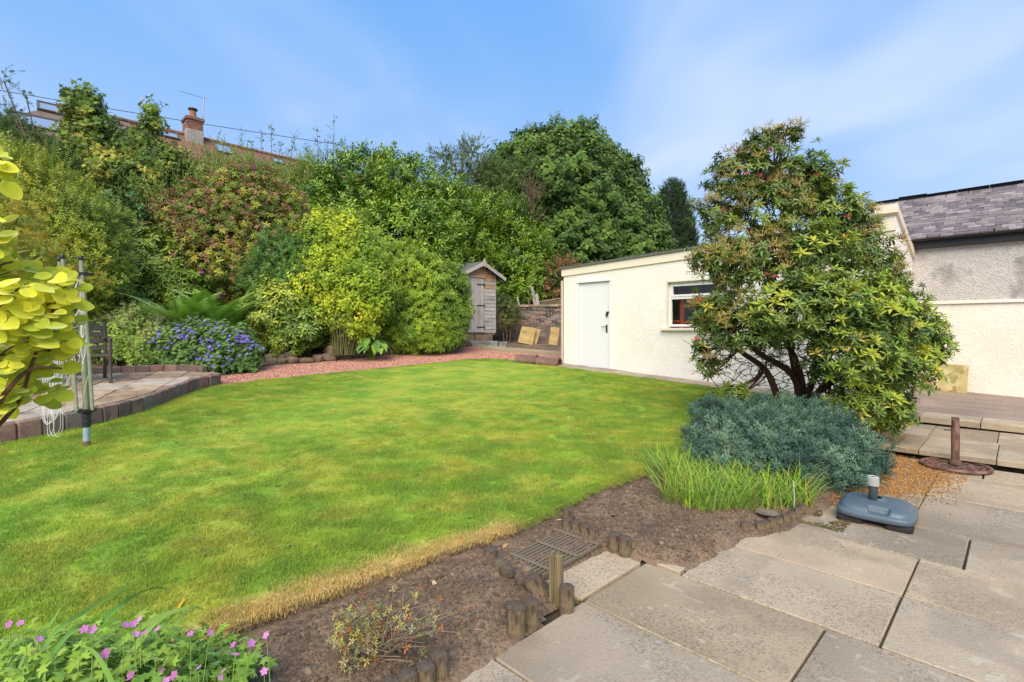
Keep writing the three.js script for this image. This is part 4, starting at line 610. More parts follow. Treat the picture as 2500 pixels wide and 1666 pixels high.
const PAL = {
  laurel: [[0.081, 0.164, 0.015], [0.132, 0.244, 0.019], [0.203, 0.329, 0.022], [0.325, 0.420, 0.035]],
  lime: [[0.053, 0.119, 0.018], [0.091, 0.178, 0.023], [0.155, 0.248, 0.031]],
  rhodo: [[0.114, 0.167, 0.023], [0.190, 0.255, 0.031], [0.381, 0.367, 0.045]],
  aucuba: [[0.100, 0.179, 0.021], [0.199, 0.287, 0.030], [0.354, 0.402, 0.043]],
  mound: [[0.125, 0.240, 0.019], [0.237, 0.364, 0.024], [0.376, 0.494, 0.029]],
  gold: [[0.17, 0.29, 0.02], [0.27, 0.40, 0.024], [0.40, 0.51, 0.026], [0.54, 0.59, 0.03], [0.68, 0.64, 0.045]],
  tawny: [[0.160, 0.240, 0.027], [0.278, 0.361, 0.034], [0.427, 0.441, 0.038]],
  willow: [[0.165, 0.257, 0.048], [0.267, 0.352, 0.063], [0.332, 0.397, 0.079]],
  maple: [[0.079, 0.155, 0.021], [0.158, 0.236, 0.030], [0.395, 0.378, 0.047]],
};
shrub('broadleaf_tree', 'large dense dark green broadleaf tree rising behind the garage', 'tree', null,
  [[1355, 410, 24, 84], [1290, 400, 24.3, 58], [1428, 420, 24, 80], [1240, 453, 24.5, 56], [1485, 468, 24, 72], [1380, 508, 23, 125], [1528, 550, 24, 66], [1480, 584, 23, 110], [1578, 614, 24, 48], [1330, 604, 23, 110], [1400, 660, 22.6, 110], [1520, 650, 23, 100], [1605, 635, 24, 34], [1290, 650, 24, 80]].map(a => LB(...a)), { trunk: 0.32, trunkH: 0.35, y: 1.0 },
  [{ name: 'crown', geos: G_lime, n: 11500, pal: PAL.lime, s: [0.8, 1.5], up: 0.1, jit: 0.7, bump: 0.4, freq: 2.6, depth: 0.45, gap: 0.78 }]);
shrub('cypress_tree', 'slim dark columnar conifer behind the broadleaf tree', 'tree', null, [LB(1642, 502, 30, 25, 46), LB(1648, 560, 30, 37, 66), LB(1652, 615, 30, 42, 80)], { trunk: 0.16, trunkH: 0.5, y: 1.0 },
  [{ name: 'crown', geos: G_conifer, n: 3600, pal: [[0.03, 0.07, 0.022], [0.05, 0.10, 0.03]], s: [0.8, 1.3], up: 0.75, jit: 0.25, bump: 0.12, depth: 0.3 }]);
shrub('laurel_shrub', 'tall leafy cherry laurel hedge, highest part above golden shrub', 'shrub', 'tall laurels behind the bed', [[800, 528, 17, 78], [885, 473, 17, 88], [975, 478, 17.2, 85], [1062, 523, 17.8, 85], [860, 584, 16.5, 110], [985, 604, 16.3, 120], [1090, 614, 18.4, 110], [800, 640, 16.5, 90], [940, 710, 15.9, 90]].map(a => LB(...a)), { trunk: 0.09, trunkH: 0.3 },
  [{ geos: G_laurel, mat: glossLeaf, n: 6800, pal: PAL.laurel, s: [0.8, 1.35], up: 0.5, jit: 0.45, bump: 0.35, freq: 2.4, depth: 0.4, gap: 0.72 }]);
shrub('laurel_shrub', 'tall leafy cherry laurel hedge sloping down behind the shed', 'shrub', 'tall laurels behind the bed', [[1150, 563, 19.8, 88], [1235, 619, 20, 92], [1290, 690, 19.9, 62], [1150, 660, 19.9, 105], [1260, 700, 19.9, 72], [1180, 730, 19.8, 75], [1080, 670, 19.2, 80], [1310, 640, 20.2, 38]].map(a => LB(...a)), { trunk: 0.08, trunkH: 0.3, base: v3(-15.9, 1.3, -13.2) },
  [{ geos: G_laurel, mat: glossLeaf, n: 6200, pal: PAL.laurel, s: [0.75, 1.25], up: 0.5, jit: 0.45, bump: 0.35, freq: 2.4, depth: 0.4, gap: 0.72 }]);
shrub('slender_tree', 'thin open tree with airy twigs between laurel and big tree', 'tree', null, [[1090, 390, 20.5, 36], [1150, 368, 20.5, 34], [1125, 430, 20.5, 55], [1185, 420, 20.8, 48], [1075, 425, 20.5, 22], [1160, 480, 20.5, 60]].map(a => LB(...a)), { trunk: 0.09, trunkH: 0.5, y: 1.8 },
  [{ name: 'crown', geos: G_small, n: 1250, pal: [[0.06, 0.11, 0.02], [0.11, 0.165, 0.03], [0.17, 0.2, 0.05]], s: [0.9, 1.5], up: 0.3, jit: 0.6, bump: 0.5, depth: 0.9, gap: 0.5 }]);
shrub('elder_tree', 'elder with creamy white flower heads before the dark tree', 'tree', null, [[1225, 455, 21.3, 55], [1285, 430, 21.4, 45], [1210, 520, 21, 60], [1262, 520, 21, 55], [1320, 470, 21.3, 38], [1250, 590, 20.6, 55]].map(a => LB(...a)), { trunk: 0.1, trunkH: 0.4, y: 1.6 },
  [{ name: 'crown', geos: G_small, n: 2000, pal: [[0.06, 0.115, 0.02], [0.10, 0.165, 0.03], [0.14, 0.2, 0.04]], s: [1.0, 1.6], up: 0.3, jit: 0.6, bump: 0.4, depth: 0.7, gap: 0.35 },
  { name: 'flower_heads', geos: [rosette({ n: 8, L: 0.06, W: 0.05, el: [0, 0.3], seg: 1 })], mat: matLeaf, n: 130, pal: [[0.42, 0.40, 0.28], [0.52, 0.5, 0.38]], s: [0.8, 1.3], up: 0.7, jit: 0.2, depth: 0.1 }]);
{ // dead twiggy tree
  seed(1050); const b = at(1300, 620, 20.3); b.y = 1.5; const t = thing('bare_tree', 'leafless brown twiggy tree standing before the dark crown', 'tree', b), gs = [];
  mesh('trunk', tube([v3(0, -0.2, 0), v3(0.05, 1.4, 0), at(1298, 540, 20.3).sub(b)], [0.06, 0.03], 6), barkMat, t);
  for (let k = 0; k < 46; k++) { const p = at(rr(1292, 1304), rr(560, 470), 20.3).sub(b), q = p.clone().add(v3(rr(-0.7, 0.7), rr(0.2, 1.1), rr(-0.7, 0.7))), m = p.clone().lerp(q, 0.5).add(v3(rr(-0.12, 0.12), rr(-0.05, 0.15), rr(-0.12, 0.12))); gs.push(tube([p, m, q], [0.014, 0.005], 4, false)); for (let j = 0; j < 3; j++) { const a = m.clone().lerp(q, rr(0, 1)); gs.push(tube([a, a.clone().add(v3(rr(-0.3, 0.3), rr(0, 0.4), rr(-0.3, 0.3)))], [0.007, 0.004], 4, false)); } }
  mesh('twigs', merge(gs), std({ color: col(0.17, 0.115, 0.075) }), t);
}
seed(1060);
shrub('red_leaf_shrub', 'reddish bronze shrub peeping beside the garage corner', 'shrub', null, [[1352, 665, 19.2, 24], [1368, 700, 19.2, 24], [1345, 705, 19.2, 20], [1380, 660, 19.2, 24]].map(a => LB(...a)), { stem: 0.02, y: 1.2 },
  [{ geos: G_small, n: 620, pal: [[0.09, 0.15, 0.03], [0.22, 0.20, 0.04], [0.36, 0.12, 0.06]], s: [0.9, 1.4], up: 0.5, jit: 0.5, bump: 0.4, clump: 0.2 }]);
shrub('wall_shrub', 'straggly small leaved shrub growing over the wall beside shed', 'shrub', null, [[1232, 755, 16.9, 22], [1252, 772, 16.9, 20], [1222, 735, 16.8, 13], [1238, 790, 16.8, 15]].map(a => LB(...a)), { stem: 0.014, y: 1.0 },
  [{ geos: G_small, n: 420, pal: [[0.07, 0.11, 0.02], [0.12, 0.16, 0.03], [0.2, 0.18, 0.05]], s: [0.6, 1.1], up: 0.4, jit: 0.7, bump: 0.4, depth: 0.7, gap: 0.3 }]);
shrub('willow_thicket', 'feathery pale green thicket below the red tiled roof', 'shrub', null, [[255, 515, 17, 55], [330, 500, 17.2, 66], [420, 500, 17.4, 74], [520, 500, 17.6, 72], [620, 495, 17.8, 66], [700, 485, 18, 55], [760, 460, 18.3, 52], [440, 540, 16.6, 120], [600, 520, 16.8, 110], [300, 560, 16.4, 100]].map(a => LB(...a)), { stem: 0.04, spread: 0.8 },
  [{ geos: G_willow, n: 6800, pal: PAL.willow, s: [0.8, 1.4], up: 0.75, jit: 0.35, bump: 0.35, freq: 2.2, depth: 0.5, gap: 0.1 }]);
{ // thin suckers with loose leaves against the sky
  seed(1080); const tips = [[590, 318], [640, 328], [662, 300], [688, 345], [722, 322], [748, 350], [772, 306], [800, 338], [816, 282], [842, 330], [862, 348], [890, 378], [612, 345], [828, 350], [706, 362], [780, 372]];
  for (const [px, py] of tips) {
    const D = rr(17.9, 18.8), top = at(px, py, D), foot = at(px + rr(-25, 25), 470, D); const b = v3(foot.x, bank(foot.x, foot.z), foot.z), t = thing('sapling', 'thin upright sapling with sparse leaves rising above the thicket', 'sapling', b, 'thin saplings above the thicket'), c = curve([v3(0, -0.1, 0), foot.clone().sub(b).add(v3(rr(-0.2, 0.2), -0.5, 0)), foot.clone().sub(b).lerp(top.clone().sub(b), 0.6).add(v3(rr(-0.1, 0.1), 0, rr(-0.1, 0.1))), top.clone().sub(b)], 14);
    mesh('stem', tube(c, [0.022, 0.004], 5), barkMat, t); const list = []; for (let k = 0; k < 26; k++) { const s = 0.45 + 0.55 * Math.pow(R(), 0.8), p = c[Math.round(s * 14)].clone().add(v3(rr(-0.14, 0.14), rr(-0.1, 0.08), rr(-0.14, 0.14)).multiplyScalar(1.5 - s)), q = rr(0.8, 1.2); list.push({ p, q: turnTo(v3(rr(-1, 1), rr(0, 1), rr(-1, 1)).normalize()), s: rr(0.35, 0.75), c: [0.12 * q, 0.18 * q, 0.03 * q] }); } instances('leaves', G_small[k3(px)], leafMat, list, t);
  }
  function k3(x) { return Math.floor(x) % 3; }
}
seed(1090);
shrub('sycamore_sapling', 'young sycamore with large lobed leaves, taller left shoot', 'sapling', null, [[225, 379, 15.8, 42], [205, 279, 15.8, 26], [212, 324, 15.8, 36], [268, 429, 15.6, 44], [205, 242, 15.8, 15], [258, 314, 15.9, 14], [200, 434, 15.6, 42]].map(a => LB(...a)), { stem: 0.03, spread: 0.2 },
  [{ geos: G_maple, n: 1100, pal: PAL.maple, s: [0.6, 1.0], up: 0.35, jit: 0.5, bump: 0.45, freq: 2.4, depth: 0.6, gap: 0.3 }]);
shrub('sycamore_sapling', 'young sycamore with large lobed leaves, below the chimney', 'sapling', null, [[340, 365, 16, 34], [375, 425, 15.9, 48], [320, 440, 15.8, 50], [372, 310, 16, 14], [378, 275, 16, 9], [425, 395, 16, 22]].map(a => LB(...a)), { stem: 0.03, spread: 0.2 },
  [{ geos: G_maple, n: 850, pal: PAL.maple, s: [0.6, 1.0], up: 0.35, jit: 0.5, bump: 0.45, freq: 2.4, depth: 0.6, gap: 0.3 }]);
shrub('airy_tree', 'sparse tree with bare twigs at the edge before the grey roof', 'tree', null, [[10, 200, 11, 22, 40], [25, 270, 11, 32], [62, 232, 11, 14, 30], [20, 320, 11, 50], [85, 340, 11, 30]].map(a => LB(...a)), { stem: 0.02, spread: 0.15, base: v3(-15.0, 1.6, -0.9) },
  [{ name: 'crown', geos: G_small, n: 260, pal: [[0.07, 0.12, 0.03], [0.12, 0.17, 0.04]], s: [0.35, 0.7], up: 0.4, jit: 0.7, bump: 0.5, depth: 0.9, gap: 0.4 }]);
// backing evergreens and the bed shrubs
shrub('holly_bush', 'deep green evergreen bush filling the shade behind the flowering shrubs', 'shrub', null, [[300, 590, 14.8, 110], [440, 680, 14.6, 110], [560, 740, 14.4, 110], [700, 640, 14.8, 120], [820, 690, 15.0, 100], [240, 700, 13.4, 90], [650, 800, 14, 60], [900, 800, 14.8, 80]].map(a => LB(...a)), { stem: 0.05, spread: 0.6 },
  [{ geos: G_aucuba, n: 3600, mat: glossLeaf, pal: [[0.05, 0.125, 0.02], [0.08, 0.17, 0.026]], s: [0.8, 1.3], up: 0.4, jit: 0.6, bump: 0.3, depth: 0.4 }]);
shrub('tawny_shrub', 'broad fine leaved olive green shrub at the edge behind the dryer', 'shrub', null, [[85, 490, 10, 112], [200, 555, 10, 86], [60, 600, 9.6, 120], [185, 640, 9.8, 95], [40, 410, 10.4, 52], [245, 640, 10, 45], [-40, 520, 9.8, 120], [130, 720, 9.6, 90], [20, 740, 9.4, 90]].map(a => LB(...a)), { stem: 0.035, spread: 0.3 },
  [{ geos: G_small, n: 9000, pal: PAL.tawny, s: [0.6, 1.1], up: 0.35, jit: 0.6, bump: 0.3, freq: 2.6, depth: 0.4, gap: 0.15 }]);
shrub('ivy_mass', 'dark ivy mass with yellow tips under the grey roof', 'shrub', null, [[25, 360, 12.2, 55], [85, 372, 12.4, 42], [130, 395, 12.4, 34], [15, 310, 12.4, 26]].map(a => LB(...a)), { stem: 0.03, spread: 0.3 },
  [{ geos: G_small, n: 1500, pal: [[0.05, 0.11, 0.018], [0.09, 0.17, 0.02], [0.30, 0.28, 0.03]], s: [0.7, 1.2], up: 0.4, jit: 0.6, bump: 0.35 }]);
const RH = [[560, 505, 13.6, 92], [650, 520, 13.6, 92], [480, 540, 13.4, 80], [705, 580, 13.4, 62], [560, 620, 13, 125], [450, 615, 13, 85], [645, 640, 12.9, 90], [420, 510, 13.6, 40], [590, 445, 13.8, 45], [500, 690, 12.8, 80]].map(a => LB(...a));
shrub('rhododendron', 'large rhododendron with rusty red shoots and fading purple flowers', 'shrub', null, RH, { stem: 0.05, spread: 0.3, bark: rustBark },
  [{ geos: G_rhodo, n: 5200, pal: PAL.rhodo, s: [0.8, 1.25], up: 0.4, jit: 0.45, bump: 0.3, freq: 2.4, depth: 0.4, gap: 0.2 },
  { name: 'red_shoots', geos: [rosette({ n: 8, L: 0.10, W: 0.03, el: [0.2, 1.1], seg: 1 })], n: 2100, pal: [[0.34, 0.13, 0.075], [0.42, 0.18, 0.10], [0.38, 0.12, 0.13]], s: [0.7, 1.1], up: 0.6, jit: 0.3, depth: 0.06, bump: 0.3, freq: 2.4, low: 0.3, gap: 0.25, seedN: 1 },
  { name: 'flower_trusses', geos: [rosette({ n: 10, L: 0.055, W: 0.045, el: [-0.2, 1.2], seg: 1 })], mat: softLeaf, n: 150, pal: [[0.42, 0.12, 0.40], [0.38, 0.13, 0.26], [0.33, 0.12, 0.16]], s: [0.8, 1.5], up: 0.4, depth: 0.05, bump: 0.3, freq: 2.4 }]);
shrub('viburnum_shrub', 'rounded mid green shrub with small leaves next to the rhododendron', 'shrub', null, [[690, 640, 12.5, 68], [650, 690, 12.4, 55], [725, 690, 12.5, 55], [690, 730, 12.4, 55], [615, 640, 12.7, 35]].map(a => LB(...a)), { stem: 0.03 },
  [{ geos: G_small, n: 3000, pal: [[0.085, 0.20, 0.035], [0.13, 0.27, 0.045], [0.18, 0.33, 0.06]], s: [0.6, 1.0], up: 0.4, jit: 0.55, bump: 0.35, gap: 0.2 }]);
shrub('aucuba_shrub', 'broad leaved evergreen shrub behind the fern and bench', 'shrub', null, [[300, 690, 11.8, 75], [385, 655, 12, 82], [440, 710, 11.8, 55], [255, 735, 11.6, 45], [350, 745, 11.6, 70], [290, 620, 12.2, 50]].map(a => LB(...a)), { stem: 0.035 },
  [{ geos: G_aucuba, mat: glossLeaf, n: 2300, pal: PAL.aucuba, s: [0.7, 1.15], up: 0.35, jit: 0.45, bump: 0.3, depth: 0.4, gap: 0.2 }]);
shrub('bigleaf_shrub', 'low glossy shrub with long pointed leaves behind the purple flowers', 'shrub', null, [[690, 765, 12, 72], [640, 790, 11.9, 58], [740, 800, 12, 55], [690, 825, 11.9, 45], [615, 825, 11.9, 32], [670, 720, 12.1, 48]].map(a => LB(...a)), { stem: 0.03 },
  [{ geos: G_aucuba, mat: glossLeaf, n: 1900, pal: PAL.aucuba, s: [0.7, 1.15], up: 0.4, jit: 0.4, bump: 0.3, depth: 0.4, gap: 0.2 }]);
{ const L = [[830, 590, 12.9, 62], [785, 620, 12.8, 62], [870, 640, 12.8, 66], [800, 700, 12.6, 72], [880, 720, 12.6, 70], [915, 690, 12.8, 38], [845, 760, 12.5, 55], [757, 660, 12.7, 40], [785, 545, 13, 20], [858, 548, 13, 24], [925, 745, 12.6, 30], [760, 750, 12.5, 38], [800, 790, 12.4, 38], [880, 795, 12.5, 36]].map(a => LB(...a)), b = onG(838, 862, (x, z) => H(x, z) + 0.2);
  const t = shrub('golden_shrub', 'golden yellow leaved shrub on a bundle of thin stems', 'shrub', null, L, { base: b, stem: 0.012, spread: 0.22 },
    [{ geos: G_gold, mat: softLeaf, n: 4600, pal: PAL.gold, s: [0.7, 1.25], up: 0.45, jit: 0.5, bump: 0.35, freq: 2.6, depth: 0.45, gap: 0.25, clump: 0.7 }]);
  const gs = []; for (let k = 0; k < 60; k++) { const a = R() * 6.283, r = 0.26 * Math.sqrt(R()), x = Math.cos(a) * r, z = Math.sin(a) * r; gs.push(tube([v3(x, -0.05, z), v3(x * 1.15 + rr(-0.05, 0.05), 0.4, z * 1.15 + rr(-0.05, 0.05)), v3(x * 1.9, 0.95, z * 1.9)], [0.008, 0.006], 4, false)); } mesh('cane_bundle', merge(gs), std({ color: col(0.15, 0.15, 0.05) }), t); }
shrub('pieris_mound', 'dense rounded light green evergreen mound beside the shed', 'shrub', null, [[1000, 690, 14, 90], [1060, 720, 13.9, 84], [1108, 765, 13.9, 48], [960, 775, 13.7, 70], [1040, 790, 13.6, 74], [985, 640, 14.1, 50], [1082, 690, 14, 52], [930, 640, 14.2, 38], [1000, 820, 13.6, 50], [1095, 810, 13.7, 42]].map(a => LB(...a)), { stem: 0.04 },
  [{ geos: G_mound, n: 5600, pal: PAL.mound, s: [0.75, 1.15], up: 0.45, jit: 0.35, bump: 0.22, freq: 2.6, depth: 0.35, gap: 0.1 }]);
// ------------------------------------------------------------------ stone edging of the raised bed
const rockGeos = []; { seed(2001); for (let v = 0; v < 8; v++) { const g = new THREE.IcosahedronGeometry(1, 2), p = g.attributes.position, o = v * 7.3; for (let i = 0; i < p.count; i++) { const a = v3().fromBufferAttribute(p, i), b = a.clone(); b.x = Math.sign(b.x) * Math.pow(Math.abs(b.x), 0.7); b.y = Math.sign(b.y) * Math.pow(Math.abs(b.y), 0.7); b.z = Math.sign(b.z) * Math.pow(Math.abs(b.z), 0.7); const k = 1 + 0.22 * n3.noise(a.x * 1.4 + o, a.y * 1.4, a.z * 1.4) + 0.08 * n3.noise(a.x * 4 + o, a.y * 4, a.z * 4); p.setXYZ(i, b.x * k, b.y * k, b.z * k); } g.computeVertexNormals(); const q = boxUV(g.toNonIndexed()); rockGeos.push(q); } }
{
  seed(2010); const t = thing('stone_edging', 'low edging of rough mossy stones between gravel and shrub bed', 'stone edging', v3(-11.85, H(-11.85, -6.5), -6.5));
  for (let z = -3.2; z > -9.9;) {
    const w = rr(0.16, 0.42), x = -11.84 + rr(-0.06, 0.06) - (z > -3.6 ? 0.1 : 0), h = rr(0.08, 0.15), y = H(x, z - w / 2) + h * 0.5; const m = mesh('stone', rockGeos[Math.floor(R() * 8)], rockMats[Math.floor(R() * 4)], t); m.position.set(x, y, z - w / 2).sub(t.position); m.scale.set(rr(0.11, 0.17), h * 0.72, w * 0.52); m.rotation.set(rr(-0.15, 0.15), rr(-0.35, 0.35), rr(-0.15, 0.15));
    if (R() < 0.55) { const u = mesh('stone', rockGeos[Math.floor(R() * 8)], rockMats[Math.floor(R() * 4)], t), s = rr(0.6, 1.15); u.position.set(x - rr(0.08, 0.26), y + h * 0.9, z - w / 2 + rr(-0.06, 0.06)).sub(t.position); u.scale.set(0.12 * s, 0.075 * s, 0.17 * s); u.rotation.set(rr(-0.3, 0.3), R() * 6, rr(-0.3, 0.3)); }
    z -= w * 0.98;
  }
  const big = (px, py, D, s, label) => { const p = at(px, py, D), m = mesh('boulder', rockGeos[3], rockMats[0]); m.position.copy(p); m.scale.set(s, s * 0.9, s); m.rotation.set(0.3, px, 0.2); tag(m, label, 'boulder'); };
  big(815, 858, 12.35, 0.20, 'upright rounded boulder at the foot of the golden shrub'); big(692, 852, 12.0, 0.14, 'pale boulder among leaves behind the stone edging');
}
// ------------------------------------------------------------------ curved flagstone terrace with the brick rim
const TP = (x, z) => H(x, z) + 0.185;
{
  seed(2030);
  const rim = [[-7.18, 5.0], [-7.22, 2.4], [-7.26, 0.6], [-7.34, 0.02], [-7.48, -0.36], [-7.69, -0.74], [-8.01, -1.13], [-8.33, -1.42], [-8.73, -1.68], [-9.08, -1.94], [-9.42, -2.17], [-9.66, -2.5], [-9.86, -2.62], [-10.10, -2.55]].map(([x, z]) => v3(x, 0, z)), c = new THREE.CatmullRomCurve3(rim), Lc = c.getLength(), tr = structure('stone_terrace');
  const inner = c.getPoints(60).map(p => [p.x, p.z]);
  const poly = [...inner.map(([x, z]) => [x - 0.06, z + 0.04]), [-10.75, -2.2], [-11.0, -1.0], [-11.1, 1], [-11.1, 5]];
  const bed = new THREE.Shape(poly.map(([x, z]) => new THREE.Vector2(x, -z))), bg = new THREE.ExtrudeGeometry(bed, { depth: 0.3, bevelEnabled: false }); bg.rotateX(-Math.PI / 2); { const p = bg.attributes.position; for (let i = 0; i < p.count; i++) p.setY(i, TP(p.getX(i), p.getZ(i)) + p.getY(i) - 0.315); } mesh('bedding', boxUV(bg), beddingMat, tr);
  const rb = [[0.17, 0.11, 0.085], [0.13, 0.09, 0.072], [0.21, 0.125, 0.095], [0.16, 0.125, 0.105], [0.19, 0.10, 0.08]].map((k, i) => std({ map: stoneTex(k, k.map(q => q * 1.5), k.map(q => q * 0.5), 840 + i * 9), bumpMap: stoneBump, bumpScale: 0.006 }));
  const n = Math.round(Lc / 0.205);
  for (let i = 0; i < n; i++) { const p = c.getPointAt((i + 0.5) / n), d = c.getTangentAt((i + 0.5) / n), m = mesh('edging_block', cbox(Lc / n - 0.007, 0.215, 0.10, 0.012, R() * 5, R() * 5, false, 0.003), rb[Math.floor(R() * 5)], tr); m.position.set(p.x, TP(p.x, p.z) - 0.212 + rr(-0.003, 0.004), p.z); m.rotation.order = 'YXZ'; m.rotation.y = Math.atan2(-d.z, d.x); m.rotation.z = Math.atan2(H(p.x + d.x, p.z + d.z) - H(p.x, p.z), 1); }
  // inner row of blocks at the back, holding the planting
  const bc = new THREE.CatmullRomCurve3([[-10.12, -2.5], [-10.6, -2.28], [-10.95, -1.7], [-11.1, -0.9], [-11.15, 1], [-11.15, 4]].map(([x, z]) => v3(x, 0, z))), bl = bc.getLength(), bn = Math.round(bl / 0.21);
  for (let i = 0; i < bn; i++) { const p = bc.getPointAt((i + 0.5) / bn), d = bc.getTangentAt((i + 0.5) / bn), m = mesh('edging_block', cbox(bl / bn - 0.006, 0.21, 0.1, 0.012, R() * 5, R() * 5, false, 0.003), rb[Math.floor(R() * 5)], tr); m.position.set(p.x, TP(p.x, p.z) - 0.11, p.z); m.rotation.y = Math.atan2(-d.z, d.x); }
  // flagstones, cut to the curve
  const clip = (P, a, b) => { const o = [], s = p => (b[0] - a[0]) * (p[1] - a[1]) - (b[1] - a[1]) * (p[0] - a[0]); for (let i = 0; i < P.length; i++) { const p = P[i], q = P[(i + 1) % P.length], sp = s(p), sq = s(q); if (sp >= 0) o.push(p); if (sp * sq < 0) { const t = sp / (sp - sq); o.push([mix(p[0], q[0], t), mix(p[1], q[1], t)]); } } return o; };
  const cl = [...inner.filter((_, i) => i % 4 === 0).map(([x, z]) => [x - 0.085, z + 0.03]), [-10.6, -2.12], [-10.95, -1.2], [-11.04, 5]];
  { const c2 = [...cl].sort((a, b) => a[0] - b[0] || a[1] - b[1]), cr = (o, a, b) => (a[0] - o[0]) * (b[1] - o[1]) - (a[1] - o[1]) * (b[0] - o[0]), half = q => { const h = []; for (const p of q) { while (h.length > 1 && cr(h[h.length - 2], h[h.length - 1], p) <= 0) h.pop(); h.push(p); } h.pop(); return h; }; cl.length = 0; cl.push(...half(c2), ...half(c2.reverse())); }
  let area = 0; cl.forEach((p, i) => { const q = cl[(i + 1) % cl.length]; area += p[0] * q[1] - q[0] * p[1]; }); if (area < 0) cl.reverse();
  const th = 0.42, cs = Math.cos(th), sn = Math.sin(th), fm = [sandA, sandB, sandA, sandC, sandB, sandA, sandB];
  const rows = []; { let v = -7; while (v < 8) { const h = rr(0.38, 0.6); rows.push([v, v + h]); v += h; } }
  for (const [v0, v1] of rows) for (let u = -14; u < 4;) {
    const w = rr(0.45, 0.95); let P = [[u, v0], [u + w - 0.014, v0], [u + w - 0.014, v1 - 0.014], [u, v1 - 0.014]].map(([a, b]) => [a * cs - b * sn, a * sn + b * cs]); u += w;
    let ar = 0; P.forEach((p, i) => { const q = P[(i + 1) % 4]; ar += p[0] * q[1] - q[0] * p[1]; }); if (ar < 0) P.reverse();
    for (let i = 0; i < cl.length && P.length; i++) P = clip(P, cl[i], cl[(i + 1) % cl.length]); if (P.length < 3) continue; let A2 = 0; P.forEach((p, i) => { const q = P[(i + 1) % P.length]; A2 += p[0] * q[1] - q[0] * p[1]; }); if (A2 < 0.03) continue;
    const g = new GB(), dy = rr(-0.004, 0.004), y = p => TP(p[0], p[1]) + dy, cx = P.reduce((a, p) => a + p[0], 0) / P.length, cz = P.reduce((a, p) => a + p[1], 0) / P.length, ins = P.map(p => [mix(p[0], cx, 0.02), mix(p[1], cz, 0.02)]), T = (p, d) => v3(p[0], y(p) + d, p[1]);
    for (let i = 0; i < P.length; i++) { const j = (i + 1) % P.length; g.quad(T(P[i], -0.03), T(P[j], -0.03), T(P[j], -0.005), T(P[i], -0.005)); g.quad(T(P[i], -0.005), T(P[j], -0.005), T(ins[j], 0), T(ins[i], 0)); if (i > 0 && i < P.length - 1) g.tri(T(ins[0], 0), T(ins[i + 1], 0), T(ins[i], 0)); }
    mesh('flagstone', g.geo(R() * 5, R() * 5), fm[Math.floor(R() * 7)], tr);
  }
}
// ------------------------------------------------------------------ bench on the terrace
{
  seed(2050); const b = v3(-9.78, TP(-9.78, -1.15), -1.15), t = thing('garden_bench', 'dark brown slatted garden bench standing on the flagstone terrace', 'bench', b), y0 = (x, z) => TP(b.x + x, b.z + z) - b.y;
  const bm = std({ color: col(0.075, 0.052, 0.042), roughness: 0.5 });
  for (const z of [0, 1.42]) { mesh('front_leg', tube(curve([v3(0.04, y0(0, z), z), v3(0.0, 0.2, z), v3(0.005, 0.42, z), v3(0.0, 0.66, z)], 8), 0.024, 6), bm, t); mesh('back_leg', tube(curve([v3(-0.58, y0(-0.55, z), z), v3(-0.52, 0.4, z), v3(-0.62, 0.92, z)], 8), 0.024, 6), bm, t); mesh('armrest', boxUV(merge([tube(curve([v3(0.03, 0.655, z), v3(-0.15, 0.68, z), v3(-0.35, 0.675, z), v3(-0.56, 0.64, z)], 8), [0.024, 0.024], 6)])), bm, t); }
  for (let k = 0; k < 6; k++) mesh('seat_slat', block(-0.50 + k * 0.087, -0.43 + k * 0.087, 0.40, 0.424, -0.03, 1.45, 0.003), darkWood, t);
  mesh('seat_rail', block(-0.49, 0.02, 0.36, 0.398, 0.01, 0.05, 0.003), bm, t); mesh('seat_rail', block(-0.49, 0.02, 0.36, 0.398, 1.37, 1.41, 0.003), bm, t);
  for (let k = 0; k < 4; k++) { const g = block(-0.012, 0.012, 0, 0.075, -0.03, 1.45, 0.003); g.rotateZ(0.2); const m = mesh('back_slat', g, darkWood, t); m.position.set(-0.53 - k * 0.026, 0.48 + k * 0.105, 0); }
}
